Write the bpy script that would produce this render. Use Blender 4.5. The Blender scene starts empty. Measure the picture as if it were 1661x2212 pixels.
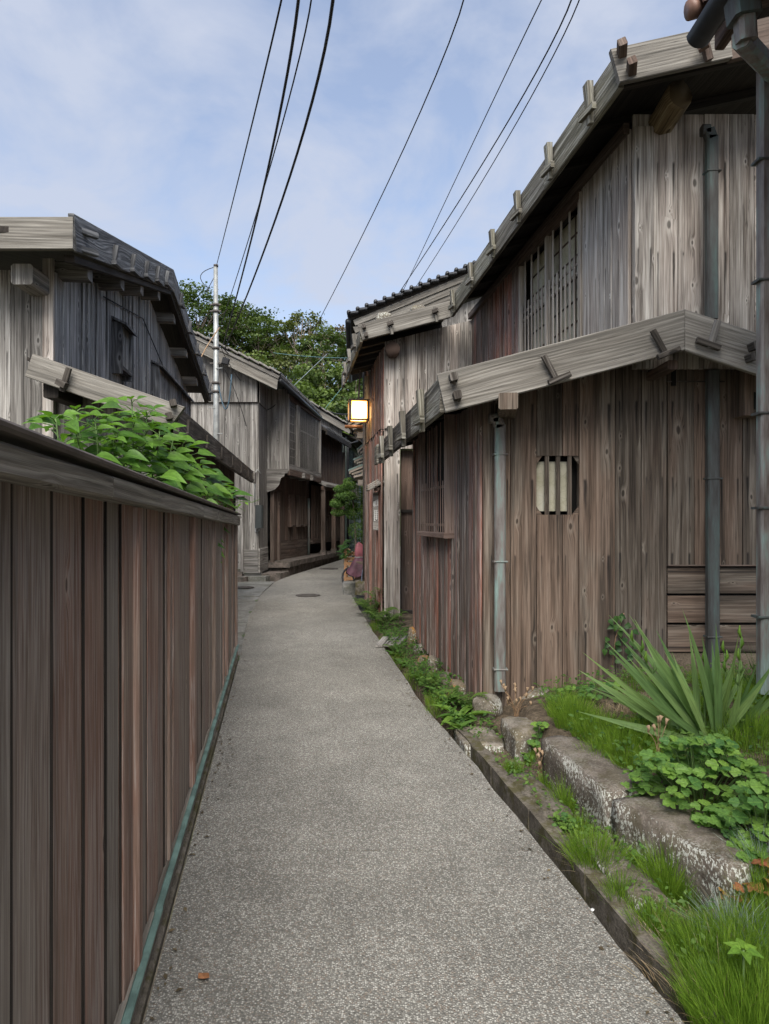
import bpy, math, random
import numpy as np
from mathutils import Vector, Matrix
R = random.Random(7)
NPR = np.random.RandomState(7)
scene = bpy.context.scene
COL = scene.collection

# ------------------------------------------------------------------ camera
CAM_H, FOC, PCX, PHZ = 1.6, 1500.0, 830.5, 1125.0     # focal length and horizon on a 1661 x 2212 frame
cam_d = bpy.data.cameras.new('camera')
cam_d.sensor_fit = 'VERTICAL'; cam_d.sensor_height = 36.0
cam_d.lens = 36.0 * FOC / 2212.0
cam_d.shift_y = (PHZ - 1106.0) / 2212.0
cam_d.clip_end = 600.0; cam_d.clip_start = 0.05
cam = bpy.data.objects.new('camera', cam_d); COL.objects.link(cam)
cam.location = (0, 0, CAM_H); cam.rotation_euler = (math.radians(90), 0, 0)
scene.camera = cam

# ------------------------------------------------------------------ sky, sun, exposure
SUN_EL, SUN_AZ = math.radians(50), math.radians(181)    # azimuth clockwise from +Y: behind the camera, a little left
world = bpy.data.worlds.new('World'); scene.world = world; world.use_nodes = True
def build_world():
    nt = world.node_tree; nt.nodes.clear()
    N, L = nt.nodes.new, nt.links.new
    out = N('ShaderNodeOutputWorld'); bg = N('ShaderNodeBackground'); L(bg.outputs[0], out.inputs[0])
    sky = N('ShaderNodeTexSky'); sky.sky_type = 'NISHITA'; sky.sun_disc = False
    sky.sun_elevation = SUN_EL; sky.sun_rotation = SUN_AZ
    sky.air_density = 1.0; sky.dust_density = 1.0; sky.ozone_density = 1.5
    tc = N('ShaderNodeTexCoord'); sep = N('ShaderNodeSeparateXYZ'); L(tc.outputs['Generated'], sep.inputs[0])
    zz = N('ShaderNodeMath'); zz.operation = 'ADD'; L(sep.outputs[2], zz.inputs[0]); zz.inputs[1].default_value = 0.28
    zm = N('ShaderNodeMath'); zm.operation = 'MAXIMUM'; L(zz.outputs[0], zm.inputs[0]); zm.inputs[1].default_value = 0.12
    cmb = N('ShaderNodeCombineXYZ')
    for i in (0, 1):
        d = N('ShaderNodeMath'); d.operation = 'DIVIDE'; L(sep.outputs[i], d.inputs[0]); L(zm.outputs[0], d.inputs[1]); L(d.outputs[0], cmb.inputs[i])
    nz = N('ShaderNodeTexNoise'); nz.inputs['Scale'].default_value = 3.0; nz.inputs['Detail'].default_value = 6.0
    nz.inputs['Roughness'].default_value = 0.56; nz.inputs['Distortion'].default_value = 0.35
    mp = N('ShaderNodeMapping'); mp.inputs['Location'].default_value = (3.7, 1.9, 0.4); mp.inputs['Scale'].default_value = (1.0, 1.0, 1.0)
    L(cmb.outputs[0], mp.inputs[0]); L(mp.outputs[0], nz.inputs['Vector'])
    rp = N('ShaderNodeValToRGB'); rp.color_ramp.elements[0].position = 0.41; rp.color_ramp.elements[1].position = 0.62
    rp.color_ramp.elements[0].color = (0.30, 0.30, 0.30, 1); rp.color_ramp.elements[1].color = (0.90, 0.90, 0.90, 1)
    L(nz.outputs[0], rp.inputs[0])
    sc = N('ShaderNodeVectorMath'); sc.operation = 'MULTIPLY'; L(sky.outputs[0], sc.inputs[0]); sc.inputs[1].default_value = SKY_GAIN
    mx = N('ShaderNodeMix'); mx.data_type = 'RGBA'; L(rp.outputs[0], mx.inputs['Factor']); L(sc.outputs[0], mx.inputs['A'])
    mx.inputs['B'].default_value = CLOUD
    L(mx.outputs['Result'], bg.inputs[0]); bg.inputs[1].default_value = 0.1
SKY_GAIN = (0.58, 0.54, 0.52)
CLOUD = (1.38, 1.51, 1.83, 1)
build_world()
sun_d = bpy.data.lights.new('sun', 'SUN'); sun_d.energy = 1.5; sun_d.angle = math.radians(50); sun_d.color = (1.0, 0.955, 0.88)
sun = bpy.data.objects.new('sun', sun_d); COL.objects.link(sun)
sdir = Vector((math.sin(SUN_AZ) * math.cos(SUN_EL), math.cos(SUN_AZ) * math.cos(SUN_EL), math.sin(SUN_EL)))
sun.rotation_euler = sdir.to_track_quat('Z', 'Y').to_euler(); sun.location = sdir * 40
vs = scene.view_settings
scene.display_settings.display_device = 'sRGB'
vs.view_transform = 'Standard'; vs.look = 'None'; vs.gamma = 1.0; vs.use_curve_mapping = False; vs.exposure = 2.15
scene.cycles.use_denoising = True
scene.cycles.max_bounces = 5; scene.cycles.diffuse_bounces = 2; scene.cycles.transmission_bounces = 3; scene.cycles.adaptive_threshold = 0.02

# ------------------------------------------------------------------ survey helpers
def P(x, y, Y):
    "point seen at frame position x, y (1661 x 2212) at distance Y"
    return Vector(((x - PCX) / FOC * Y, Y, CAM_H - (y - PHZ) / FOC * Y))
class Line:
    "a vertical plane over the plan line A-B"
    def __init__(s, A, B):
        s.A, s.B = Vector(A), Vector(B); d = s.B - s.A; s.L = d.length; s.d = d / s.L
    def at(s, t): return s.A + s.d * t
    def s_of(s, x):
        k = (x - PCX) / FOC           # X = k Y
        return (k * s.A.y - s.A.x) / (s.d.x - k * s.d.y)
    def hit(s, x, y):
        p = s.at(s.s_of(x)); return P(x, y, p.y)
def zg(Y): return 0.01 * min(max(Y, -5), 30)

# ------------------------------------------------------------------ objects
WO = {}
def root(name, loc, label, cat, group=None):
    o = bpy.data.objects.new(name, None); COL.objects.link(o)
    o.location = loc; o.empty_display_size = 0.1; WO[o.name] = Vector(loc)
    tag(o, label, cat, group); return o
def tag(o, label=None, cat=None, group=None, kind=None):
    if label: o['label'] = label
    if cat: o['category'] = cat
    if group: o['group'] = group
    if kind: o['kind'] = kind
    return o
def mesh_obj(name, V, F, mat, parent=None, uv=None, uv2=None, smooth=False, tint=None):
    V = np.asarray(V, dtype=np.float64)
    c = Vector((V.min(0) + V.max(0)) / 2)
    me = bpy.data.meshes.new(name)
    me.from_pydata((V - np.array(c)).tolist(), [], F)
    if uv is not None:
        l = me.uv_layers.new(name='grain'); l.data.foreach_set('uv', np.asarray(uv, dtype=np.float32).ravel())
    if uv2 is not None:
        l = me.uv_layers.new(name='nail'); l.data.foreach_set('uv', np.asarray(uv2, dtype=np.float32).ravel())
    if tint is not None:
        a = me.attributes.new('tint', 'FLOAT', 'FACE'); a.data.foreach_set('value', np.asarray(tint, dtype=np.float32))
    if smooth: me.polygons.foreach_set('use_smooth', [True] * len(me.polygons))
    me.materials.append(mat); me.update()
    o = bpy.data.objects.new(name, me); COL.objects.link(o)
    return place(o, c, parent)
def place(o, c, parent):
    WO[o.name] = Vector(c)
    if parent is not None:
        o.parent = parent; o.location = Vector(c) - WO[parent.name]
    else: o.location = c
    return o
def beam(name, p0, p1, w, t, wdir, mat, parent=None, ch=0.004, cut0=0.0, cut1=0.0, w1=None, t1=None, bow=0.0):
    "bevelled timber from p0 to p1; w along wdir, t across; cut = end skew per metre of width"
    p0, p1 = Vector(p0), Vector(p1); d = (p1 - p0); Ln = d.length; d /= Ln
    wd = Vector(wdir); wd = (wd - d * wd.dot(d)).normalized(); td = d.cross(wd)
    V = []
    rings = [0.0, 0.5, 1.0] if bow else [0.0, 1.0]
    for k in rings:
        ww = w if w1 is None else w + (w1 - w) * k
        tt = t if t1 is None else t + (t1 - t) * k
        c = min(ch, ww * 0.3, tt * 0.3); a, b = ww / 2, tt / 2
        prof = [(-a + c, -b), (a - c, -b), (a, -b + c), (a, b - c), (a - c, b), (-a + c, b), (-a, b - c), (-a, -b + c)]
        cut = cut0 if k == 0 else (cut1 if k == 1 else 0)
        for (q, r) in prof:
            V.append(p0 + d * (Ln * k + cut * q) + wd * q + td * (r + (bow if k == 0.5 else 0)))
    n = len(rings); F = []; uv = []; uv2 = []
    ou, ov = R.uniform(0, 40), R.uniform(0, 40)
    per = [0]
    for i in range(8):
        q0, q1 = prof[i], prof[(i + 1) % 8]; per.append(per[-1] + math.hypot(q1[0] - q0[0], q1[1] - q0[1]))
    for s in range(n - 1):
        for i in range(8):
            j = (i + 1) % 8; ids = [s * 8 + i, s * 8 + j, (s + 1) * 8 + j, (s + 1) * 8 + i]; F.append(ids)
            v0, v1 = ov + Ln * rings[s], ov + Ln * rings[s + 1]
            uv += [(ou + per[i], v0), (ou + per[i + 1], v0), (ou + per[i + 1], v1), (ou + per[i], v1)]
            for q in ids: uv2.append((((V[q] - p0).dot(wd)) / w + 0.5, V[q].z))
    e0, e1 = list(range(7, -1, -1)), [8 * (n - 1) + i for i in range(8)]
    for e in (e0, e1):
        F.append(e)
        for q in e:
            r = V[q] - p0; uv.append((ou + r.dot(wd), ov + r.dot(td))); uv2.append((0.5, V[q].z))
    return mesh_obj(name, V, F, mat, parent, uv, uv2)
def slab(name, quad, th, mat, parent=None, down=Vector((0, 0, -1))):
    "a sheet with four or more top corners, extruded"
    q = [Vector(p) for p in quad]; n = len(q); V = q + [p + Vector(down) * th for p in q]
    F = [list(range(n)), list(range(2 * n - 1, n - 1, -1))] + [[i, i + n, (i + 1) % n + n, (i + 1) % n] for i in range(n)]
    e = (q[1] - q[0]).normalized(); f = (q[-1] - q[0]); f = (f - e * f.dot(e)).normalized()
    uv = []; ou = R.uniform(0, 20)
    for fc in F:
        for i in fc:
            r = V[i] - q[0]; uv.append((r.dot(f) + ou + r.z * .3, r.dot(e)))
    return mesh_obj(name, V, F, mat, parent, uv, [(0.5, 0)] * len(uv))
def box(name, lo, hi, mat, parent=None, ch=0.006, rz=0.0):
    lo, hi = Vector(lo), Vector(hi); c = (lo + hi) / 2
    rot = Matrix.Rotation(rz, 3, 'Z')
    h = hi - lo
    return beam(name, c - Vector((0, 0, h.z / 2)), c + Vector((0, 0, h.z / 2)), h.x, h.y, rot @ Vector((1, 0, 0)), mat, parent, ch)
def tube(name, pts, r, mat, parent=None, seg=8, smooth=True, r1=None, cap=True, wob=0.0):
    pts = [Vector(p) for p in pts]; n = len(pts); V = []; F = []; uv = []
    prev = None; ln = 0; lens = []
    for i, p in enumerate(pts):
        d = (pts[min(i + 1, n - 1)] - pts[max(i - 1, 0)]).normalized()
        a = prev if prev is not None else (Vector((0, 0, 1)) if abs(d.z) < 0.9 else Vector((1, 0, 0)))
        s = d.cross(a).normalized(); u = s.cross(d).normalized(); prev = u
        rr = r if r1 is None else r + (r1 - r) * i / (n - 1)
        if callable(r): rr = r(i / (n - 1))
        if i: ln += (p - pts[i - 1]).length
        lens.append(ln)
        for k in range(seg):
            t = 2 * math.pi * k / seg
            q = rr * (1 + (wob * math.sin(i * 1.7 + k * 2.3 + pts[0].x * 9) if wob else 0))
            V.append(p + (s * math.cos(t) + u * math.sin(t)) * q)
    for i in range(n - 1):
        for k in range(seg):
            j = (k + 1) % seg; F.append([i * seg + k, i * seg + j, (i + 1) * seg + j, (i + 1) * seg + k])
            u0, u1 = k * 0.05, (k + 1) * 0.05
            uv += [(u0, lens[i]), (u1, lens[i]), (u1, lens[i + 1]), (u0, lens[i + 1])]
    if cap:
        F.append(list(range(seg - 1, -1, -1))); F.append([(n - 1) * seg + k for k in range(seg)])
        uv += [(0, 0)] * (2 * seg)
    return mesh_obj(name, V, F, mat, parent, uv, [(0.5, 0)] * len(uv), smooth)
def bez(a, b, c, n=8):
    a, b, c = Vector(a), Vector(b), Vector(c)
    return [a * (1 - t) ** 2 + b * 2 * t * (1 - t) + c * t * t for t in [i / n for i in range(n + 1)]]

# ------------------------------------------------------------------ node helper
class NT:
    def __init__(s, name):
        s.m = bpy.data.materials.new(name); s.m.use_nodes = True; s.t = s.m.node_tree; s.t.nodes.clear()
        s.out = s.t.nodes.new('ShaderNodeOutputMaterial'); s.b = s.t.nodes.new('ShaderNodeBsdfPrincipled')
        s.t.links.new(s.b.outputs[0], s.out.inputs[0]); s.b.inputs['Specular IOR Level'].default_value = 0.25
    def N(s, ty): return s.t.nodes.new(ty)
    def put(s, sock, v):
        if hasattr(v, 'is_output'): s.t.links.new(v, sock)
        elif v is not None:
            if isinstance(v, (tuple, list)) and len(v) == 3 and sock.type == 'RGBA': v = (*v, 1)
            sock.default_value = v
    def m_(s, op, a, b=None, c=None, clamp=False):
        n = s.N('ShaderNodeMath'); n.operation = op; n.use_clamp = clamp
        for i, v in enumerate((a, b, c)): s.put(n.inputs[i], v)
        return n.outputs[0]
    def vm(s, op, a, b=None):
        n = s.N('ShaderNodeVectorMath'); n.operation = op; s.put(n.inputs[0], a)
        if b is not None: s.put(n.inputs[1], b)
        return n.outputs[0]
    def sep(s, v):
        n = s.N('ShaderNodeSeparateXYZ'); s.put(n.inputs[0], v); return n.outputs
    def cmb(s, x=0.0, y=0.0, z=0.0):
        n = s.N('ShaderNodeCombineXYZ')
        for i, v in enumerate((x, y, z)): s.put(n.inputs[i], v)
        return n.outputs[0]
    def noise(s, vec, scale=1.0, detail=2.0, rough=0.5, dist=0.0):
        n = s.N('ShaderNodeTexNoise'); s.put(n.inputs['Vector'], vec); n.inputs['Scale'].default_value = scale
        n.inputs['Detail'].default_value = detail; n.inputs['Roughness'].default_value = rough; n.inputs['Distortion'].default_value = dist
        return n.outputs[0]
    def vor(s, vec, scale=1.0, feature='F1', dims='3D', rnd=1.0):
        n = s.N('ShaderNodeTexVoronoi'); n.feature = feature; n.voronoi_dimensions = dims
        s.put(n.inputs['Vector'], vec); n.inputs['Scale'].default_value = scale; n.inputs['Randomness'].default_value = rnd
        return n.outputs
    def mix(s, f, a, b, blend='MIX'):
        n = s.N('ShaderNodeMix'); n.data_type = 'RGBA'; n.blend_type = blend
        s.put(n.inputs['Factor'], f); s.put(n.inputs['A'], a); s.put(n.inputs['B'], b); return n.outputs['Result']
    def ramp(s, f, stops):
        n = s.N('ShaderNodeValToRGB'); s.put(n.inputs[0], f); e = n.color_ramp.elements
        while len(e) < len(stops): e.new(0.5)
        for i, (p, c) in enumerate(stops):
            e[i].position = p; e[i].color = (*c, 1) if isinstance(c, (tuple, list)) else (c, c, c, 1)
        return n.outputs[0]
    def mr(s, v, a, b, c=0.0, d=1.0):
        n = s.N('ShaderNodeMapRange'); n.interpolation_type = 'SMOOTHSTEP'
        s.put(n.inputs[0], v)
        for i, q in enumerate((a, b, c, d)): n.inputs[i + 1].default_value = q
        return n.outputs[0]
    def uv(s, name='grain'):
        n = s.N('ShaderNodeUVMap'); n.uv_map = name; return n.outputs[0]
    def obj(s): return s.N('ShaderNodeTexCoord').outputs['Object']
    def geo(s): return s.N('ShaderNodeNewGeometry').outputs['Position']
    def rnd(s): return s.N('ShaderNodeObjectInfo').outputs['Random']
    def bump(s, h, st=0.3, dist=0.01):
        n = s.N('ShaderNodeBump'); n.inputs['Strength'].default_value = st; n.inputs['Distance'].default_value = dist
        s.put(n.inputs['Height'], h); s.t.links.new(n.outputs[0], s.b.inputs['Normal'])
    def fin(s, col, rough=0.85, metal=0.0):
        s.put(s.b.inputs['Base Color'], col); s.put(s.b.inputs['Roughness'], rough); s.b.inputs['Metallic'].default_value = metal
        return s.m
def plain(name, col, rough=0.8, var=0.15, scale=14.0, metal=0.0):
    n = NT(name); f = n.noise(n.obj(), scale, 4, 0.6)
    lo = tuple(c * (1 - var) for c in col); hi = tuple(min(1, c * (1 + var)) for c in col)
    c = n.mix(n.mr(f, 0.3, 0.7), lo, hi); n.bump(f, 0.15, 0.004); return n.fin(c, rough, metal)

def wood(name, dark, mid, light, red=(0.16, 0.075, 0.055), red_amt=0.0, knots=0.35, nails=0.0, period=0.42, noff=0.0,
         vary=0.3, stain=0.3, rings=0.12, peel=0.0, peel_col=(0.3, 0.29, 0.28), rough=0.86, bump=0.35, cath=0.0, us=1.0, vs_=1.0, con=1.0):
    dark, mid, light = [tuple(a * b for a, b in zip(c, (0.98, 0.985, 0.96))) for c in (dark, mid, light)]
    n = NT(name); u, v, _ = n.sep(n.uv('grain')); rn = n.rnd()
    off = n.m_('MULTIPLY', rn, 37.0)
    warp = n.noise(n.cmb(n.m_('MULTIPLY', u, 6.0), n.m_('MULTIPLY', v, 0.8), off), 1, 1)
    # knots
    vo = n.vor(n.cmb(n.m_('MULTIPLY', u, 6.5), n.m_('MULTIPLY', v, 3.0), 0), 1.0, 'F1', '2D')
    kc, kz, _ = n.sep(vo['Color'])
    has = n.m_('GREATER_THAN', kc, 1 - knots)
    kr = n.m_('DIVIDE', vo['Distance'], n.m_('MULTIPLY_ADD', n.m_('POWER', kz, 2.0), 0.075, 0.03))
    core = n.m_('MULTIPLY', n.mr(kr, 0.6, 1.25, 1, 0), has)
    halo = n.m_('MULTIPLY', n.m_('SUBTRACT', n.mr(kr, 1.2, 3.2, 1, 0), n.mr(kr, 0.8, 1.3, 1, 0)), has)
    swirl = n.m_('MULTIPLY', n.mr(kr, 0.5, 5.5, 1, 0), has)
    uw = n.m_('ADD', u, n.m_('MULTIPLY', n.m_('ADD', n.m_('MULTIPLY', warp, 0.6 + cath), n.m_('MULTIPLY', swirl, 0.4)), 0.05))
    rg = n.m_('MULTIPLY_ADD', n.m_('SINE', n.m_('ADD', n.m_('MULTIPLY', uw, 260.0 - 90 * min(cath, 1)), n.m_('MULTIPLY', warp, 10.0 + 26 * cath))), 0.5, 0.5)
    fine = n.noise(n.cmb(n.m_('MULTIPLY', uw, 210.0 * us), n.m_('MULTIPLY', v, 4.0), off), 1, 2, 0.6)
    streak = n.noise(n.cmb(n.m_('MULTIPLY', uw, 62.0 * us), n.m_('MULTIPLY', v, 1.3 * vs_), off), 1, 5, 0.68)
    broad = n.noise(n.cmb(n.m_('MULTIPLY', uw, 15.0 * us), n.m_('MULTIPLY', v, 0.7), off), 1, 3, 0.6)
    patch = n.noise(n.cmb(n.m_('MULTIPLY', u, 3.5), n.m_('MULTIPLY', v, 0.9), off), 1, 3, 0.6)
    tone = n.m_('ADD', n.m_('MULTIPLY', streak, 0.55), n.m_('MULTIPLY', broad, 0.45))
    col = n.ramp(tone, [(0.5 - .145 / con, dark), (0.5, mid), (0.5 + .145 / con, light)])
    if red_amt:
        rf = n.m_('MULTIPLY', n.mr(n.m_('ADD', patch, n.m_('MULTIPLY_ADD', rn, 0.3, -0.15)), 0.40, 0.66), red_amt)
        col = n.mix(rf, col, n.mix(n.mr(tone, 0.36, 0.62), tuple(c * 0.5 for c in red), red))
    if peel:
        pm = n.m_('MULTIPLY', n.mr(n.m_('ADD', n.m_('ADD', n.m_('MULTIPLY', streak, 0.7), n.m_('MULTIPLY', fine, 0.3)), n.m_('MULTIPLY', patch, 0.4)), 0.70, 0.80), peel)
        col = n.mix(pm, col, peel_col)
    if stain:
        sf = n.noise(n.cmb(n.m_('MULTIPLY', u, 13.0), n.m_('MULTIPLY', v, 0.5), n.m_('ADD', off, 5.0)), 1, 4, 0.65)
        col = n.mix(n.m_('MULTIPLY', n.mr(sf, 0.50, 0.68), stain), col, tuple(c * 0.25 for c in mid))
    ck = n.noise(n.cmb(n.m_('MULTIPLY', uw, 34.0 * us), n.m_('MULTIPLY', v, 0.7), n.m_('ADD', off, 11.0)), 1, 2, 0.5)
    ckm = n.m_('MULTIPLY', n.mr(n.m_('ABSOLUTE', n.m_('SUBTRACT', ck, 0.46)), 0.0, 0.014, 0.75, 0), n.mr(patch, 0.40, 0.58))
    col = n.mix(ckm, col, tuple(c * 0.18 for c in mid))
    f3 = n.m_('MULTIPLY', n.m_('MULTIPLY_ADD', fine, 0.9, 0.55), n.m_('SUBTRACT', 1.0 + rings * .25, n.m_('MULTIPLY', rg, rings)))
    f4 = n.m_('MULTIPLY', f3, n.m_('MULTIPLY_ADD', rn, vary, 1.08 - vary / 2))
    col = n.mix(1.0, col, n.cmb(f4, f4, f4), 'MULTIPLY')
    col = n.mix(n.m_('MULTIPLY', halo, 0.26), col, tuple(min(1, c * 1.5) for c in light))
    col = n.mix(n.m_('MULTIPLY', core, 0.75), col, tuple(c * 0.22 for c in mid))
    if nails:
        a, z, _ = n.sep(n.uv('nail'))
        zz = n.m_('DIVIDE', n.m_('SUBTRACT', n.m_('ADD', z, n.m_('MULTIPLY', rn, 0.03)), noff), period)
        jit = n.m_('MULTIPLY', n.m_('SUBTRACT', n.noise(n.cmb(n.m_('MULTIPLY', a, 2.0), n.m_('MULTIPLY', z, 5.0), off), 1, 2), 0.5), 0.09)
        da = n.m_('ABSOLUTE', n.m_('ADD', n.m_('SUBTRACT', n.m_('ABSOLUTE', n.m_('SUBTRACT', a, 0.5)), 0.33), jit))
        fz = n.m_('FRACT', zz)                                                  # 1 just under a nail
        amt = n.noise(n.cmb(n.m_('MULTIPLY', n.m_('FLOOR', zz), 3.1), n.m_('MULTIPLY', n.m_('GREATER_THAN', a, 0.5), 2.7), off), 1.7, 1)
        sl = n.m_('MULTIPLY', n.mr(fz, 0.1, 1.05), n.mr(amt, 0.32, 0.66, 0.05, 1))
        st = n.m_('MULTIPLY', n.mr(n.m_('DIVIDE', da, n.m_('MULTIPLY_ADD', sl, 0.035, 0.022)), 0.0, 1.5, 1, 0), n.m_('MULTIPLY', n.mr(sl, 0.0, 0.85), n.mr(fz, 0.95, 1.0, 1, 0)))
        col = n.mix(n.m_('MULTIPLY', st, nails, clamp=True), col, (0.011, 0.010, 0.010))
    h = n.m_('ADD', n.m_('MULTIPLY', fine, 0.5), n.m_('ADD', n.m_('MULTIPLY', streak, 0.6), n.m_('MULTIPLY', rg, rings)))
    n.bump(h, bump, 0.008)
    return n.fin(col, rough)
# ------------------------------------------------------------------ materials
W_FRONT = wood('weathered_front_board', (0.044, 0.033, 0.026), (0.122, 0.098, 0.079), (0.24, 0.207, 0.175), knots=0.28, nails=0.9, period=0.62, noff=0.12, red_amt=0.55, red=(0.16, 0.10, 0.070), stain=0.75, vary=0.6, con=1.05)
W_RED = wood('reddish_side_board', (0.065, 0.046, 0.038), (0.17, 0.132, 0.114), (0.31, 0.272, 0.246), red=(0.28, 0.118, 0.082), red_amt=0.95, knots=0.25, peel=0.5, peel_col=(0.36, 0.335, 0.315), vary=0.5, con=1.25, stain=.5)
W_PALE = wood('pale_grey_board', (0.10, 0.083, 0.072), (0.315, 0.285, 0.262), (0.54, 0.51, 0.48), knots=0.42, nails=0.9, period=0.72, noff=0.2, red_amt=0.3, red=(0.27, 0.195, 0.155), vary=0.45, stain=0.55, con=1.2)
W_GREY = wood('grey_board', (0.08, 0.073, 0.068), (0.20, 0.186, 0.174), (0.34, 0.325, 0.31), knots=0.4, nails=0.7, period=0.8, vary=0.5, stain=0.6, con=1.2)
W_FASCIA = wood('fascia_timber', (0.085, 0.076, 0.066), (0.18, 0.166, 0.149), (0.28, 0.264, 0.242), knots=0.12, rings=0.25, cath=0.35, stain=0.5, vary=0.25, bump=0.5)
W_MOSSY = wood('mossy_fascia_timber', (0.065, 0.056, 0.046), (0.16, 0.145, 0.12), (0.31, 0.295, 0.262), knots=0.15, rings=0.3, cath=0.35, stain=0.7, red=(0.15, 0.165, 0.065), red_amt=0.22, vary=0.25, peel=0.5, peel_col=(0.37, 0.36, 0.335), bump=0.5)
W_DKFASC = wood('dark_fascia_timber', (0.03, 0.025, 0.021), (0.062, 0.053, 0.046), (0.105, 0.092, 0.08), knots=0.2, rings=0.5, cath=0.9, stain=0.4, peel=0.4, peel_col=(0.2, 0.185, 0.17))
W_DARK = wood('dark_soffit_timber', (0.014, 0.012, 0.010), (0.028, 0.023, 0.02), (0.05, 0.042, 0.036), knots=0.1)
W_BROWN = wood('brown_lower_board', (0.045, 0.033, 0.027), (0.105, 0.08, 0.067), (0.19, 0.152, 0.13), knots=0.3, red_amt=0.4, red=(0.15, 0.082, 0.06), stain=0.5)  # dark brown timber, mostly lower storeys and frames
W_BLUE = wood('slate_grey_board', (0.10, 0.099, 0.100), (0.255, 0.253, 0.256), (0.445, 0.443, 0.448), knots=0.25, stain=0.6, vary=0.6, nails=0.4, period=0.9, con=1.3)
W_BLUEF = wood('slate_grey_fascia', (0.055, 0.055, 0.058), (0.125, 0.126, 0.134), (0.26, 0.265, 0.277), knots=0.4, rings=0.5, cath=1.0, stain=0.4, bump=0.5)
W_FENCE = wood('fence_board', (0.125, 0.09, 0.071), (0.245, 0.188, 0.156), (0.375, 0.318, 0.278), red=(0.26, 0.14, 0.102), red_amt=0.8, knots=0.05, peel=0.55, peel_col=(0.32, 0.30, 0.28), stain=0.3, vary=0.35, us=2.4, vs_=2.4, con=.75)
W_FENCE2 = wood('grey_fence_board', (0.12, 0.098, 0.083), (0.25, 0.213, 0.187), (0.37, 0.33, 0.30), red=(0.23, 0.145, 0.112), red_amt=0.6, knots=0.05, peel=0.5, peel_col=(0.34, 0.325, 0.305), stain=0.35, vary=0.35, us=2.4, vs_=2.2, con=.75)
W_BEAM = wood('fence_beam', (0.10, 0.087, 0.074), (0.21, 0.188, 0.165), (0.31, 0.29, 0.265), knots=0.06, rings=0.3, cath=.3, us=1.6, red_amt=0.2, red=(0.14, 0.145, 0.08), stain=0.4)
W_TAN = wood('fresh_planter_wood', (0.2, 0.10, 0.05), (0.34, 0.19, 0.10), (0.45, 0.28, 0.17), knots=0.1, stain=0.1)
W_LATT = wood('lattice_bar', (0.18, 0.155, 0.13), (0.34, 0.30, 0.262), (0.46, 0.415, 0.37), knots=0.0, stain=0.2, vary=0.3)
W_REDLATT = wood('red_lattice_bar', (0.12, 0.083, 0.068), (0.23, 0.17, 0.142), (0.33, 0.265, 0.23), knots=0.0, stain=0.25, vary=0.3, red_amt=0.3, red=(0.24, 0.13, 0.1))
W_GREEN = wood('green_clapboard', (0.028, 0.045, 0.042), (0.06, 0.09, 0.083), (0.095, 0.13, 0.12), knots=0.0, peel=0.6, peel_col=(0.24, 0.245, 0.23), stain=0.3)
W_LOG = wood('log_end', (0.07, 0.05, 0.028), (0.17, 0.125, 0.072), (0.34, 0.27, 0.17), knots=0.5, stain=0.5, vary=0.1, bump=0.8)
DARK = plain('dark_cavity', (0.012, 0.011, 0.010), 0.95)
BLACK = plain('black_rubber', (0.018, 0.018, 0.02), 0.55)
CAPM = plain('fence_cap_board', (0.075, 0.062, 0.053), 0.6, 0.3, 9)
STEEL = plain('galvanised_steel', (0.30, 0.31, 0.30), 0.45, 0.2, 7, 0.35)
IRON = plain('cast_iron', (0.095, 0.085, 0.078), 0.6, 0.3, 30, 0.3)
METER = plain('meter_box_plastic', (0.035, 0.04, 0.04), 0.5, 0.08)
GUTTER = plain('dark_gutter', (0.025, 0.027, 0.03), 0.4, 0.2, 10)
TILE = plain('dark_glazed_tile', (0.045, 0.047, 0.052), 0.32, 0.25, 8)
TILEB = plain('brown_roof_tile', (0.17, 0.10, 0.075), 0.45, 0.2, 8)
TILEG = plain('grey_roof_tile', (0.17, 0.16, 0.145), 0.6, 0.2, 8)
METALROOF = plain('green_metal_roof', (0.16, 0.23, 0.22), 0.4, 0.2, 6, 0.3)
CLOTH = plain('maroon_rain_cover', (0.07, 0.028, 0.042), 0.6, 0.45, 5)
CLOTHP = plain('pink_rain_cover', (0.22, 0.075, 0.09), 0.6, 0.3, 5)
def m_copper():
    n = NT('patinated_copper'); g = n.geo(); x, y, z = n.sep(g)
    f = n.noise(n.cmb(n.m_('MULTIPLY', x, 14.0), n.m_('MULTIPLY', y, 14.0), n.m_('MULTIPLY', z, 2.2)), 1, 5, 0.65)
    c = n.ramp(f, [(0.36, (0.12, 0.098, 0.088)), (0.50, (0.20, 0.185, 0.172)), (0.58, (0.20, 0.25, 0.23)), (0.72, (0.27, 0.38, 0.345))])
    n.bump(f, 0.1, 0.003); return n.fin(c, n.mr(f, 0.3, 0.7, 0.38, 0.7), 0.25)
COPPER = m_copper()
def m_copperdark():
    n = NT('aged_copper_pipe'); g = n.geo(); x, y, z = n.sep(g)
    f = n.noise(n.cmb(n.m_('MULTIPLY', x, 14.0), n.m_('MULTIPLY', y, 14.0), n.m_('MULTIPLY', z, 1.8)), 1, 5, 0.65)
    c = n.ramp(f, [(0.33, (0.045, 0.04, 0.037)), (0.5, (0.075, 0.078, 0.075)), (0.68, (0.09, 0.13, 0.122))])
    return n.fin(c, 0.6, 0.15)
COPPERD = m_copperdark()
TEAL = plain('verdigris_strip', (0.115, 0.185, 0.165), 0.6, 0.35, 7)
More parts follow.
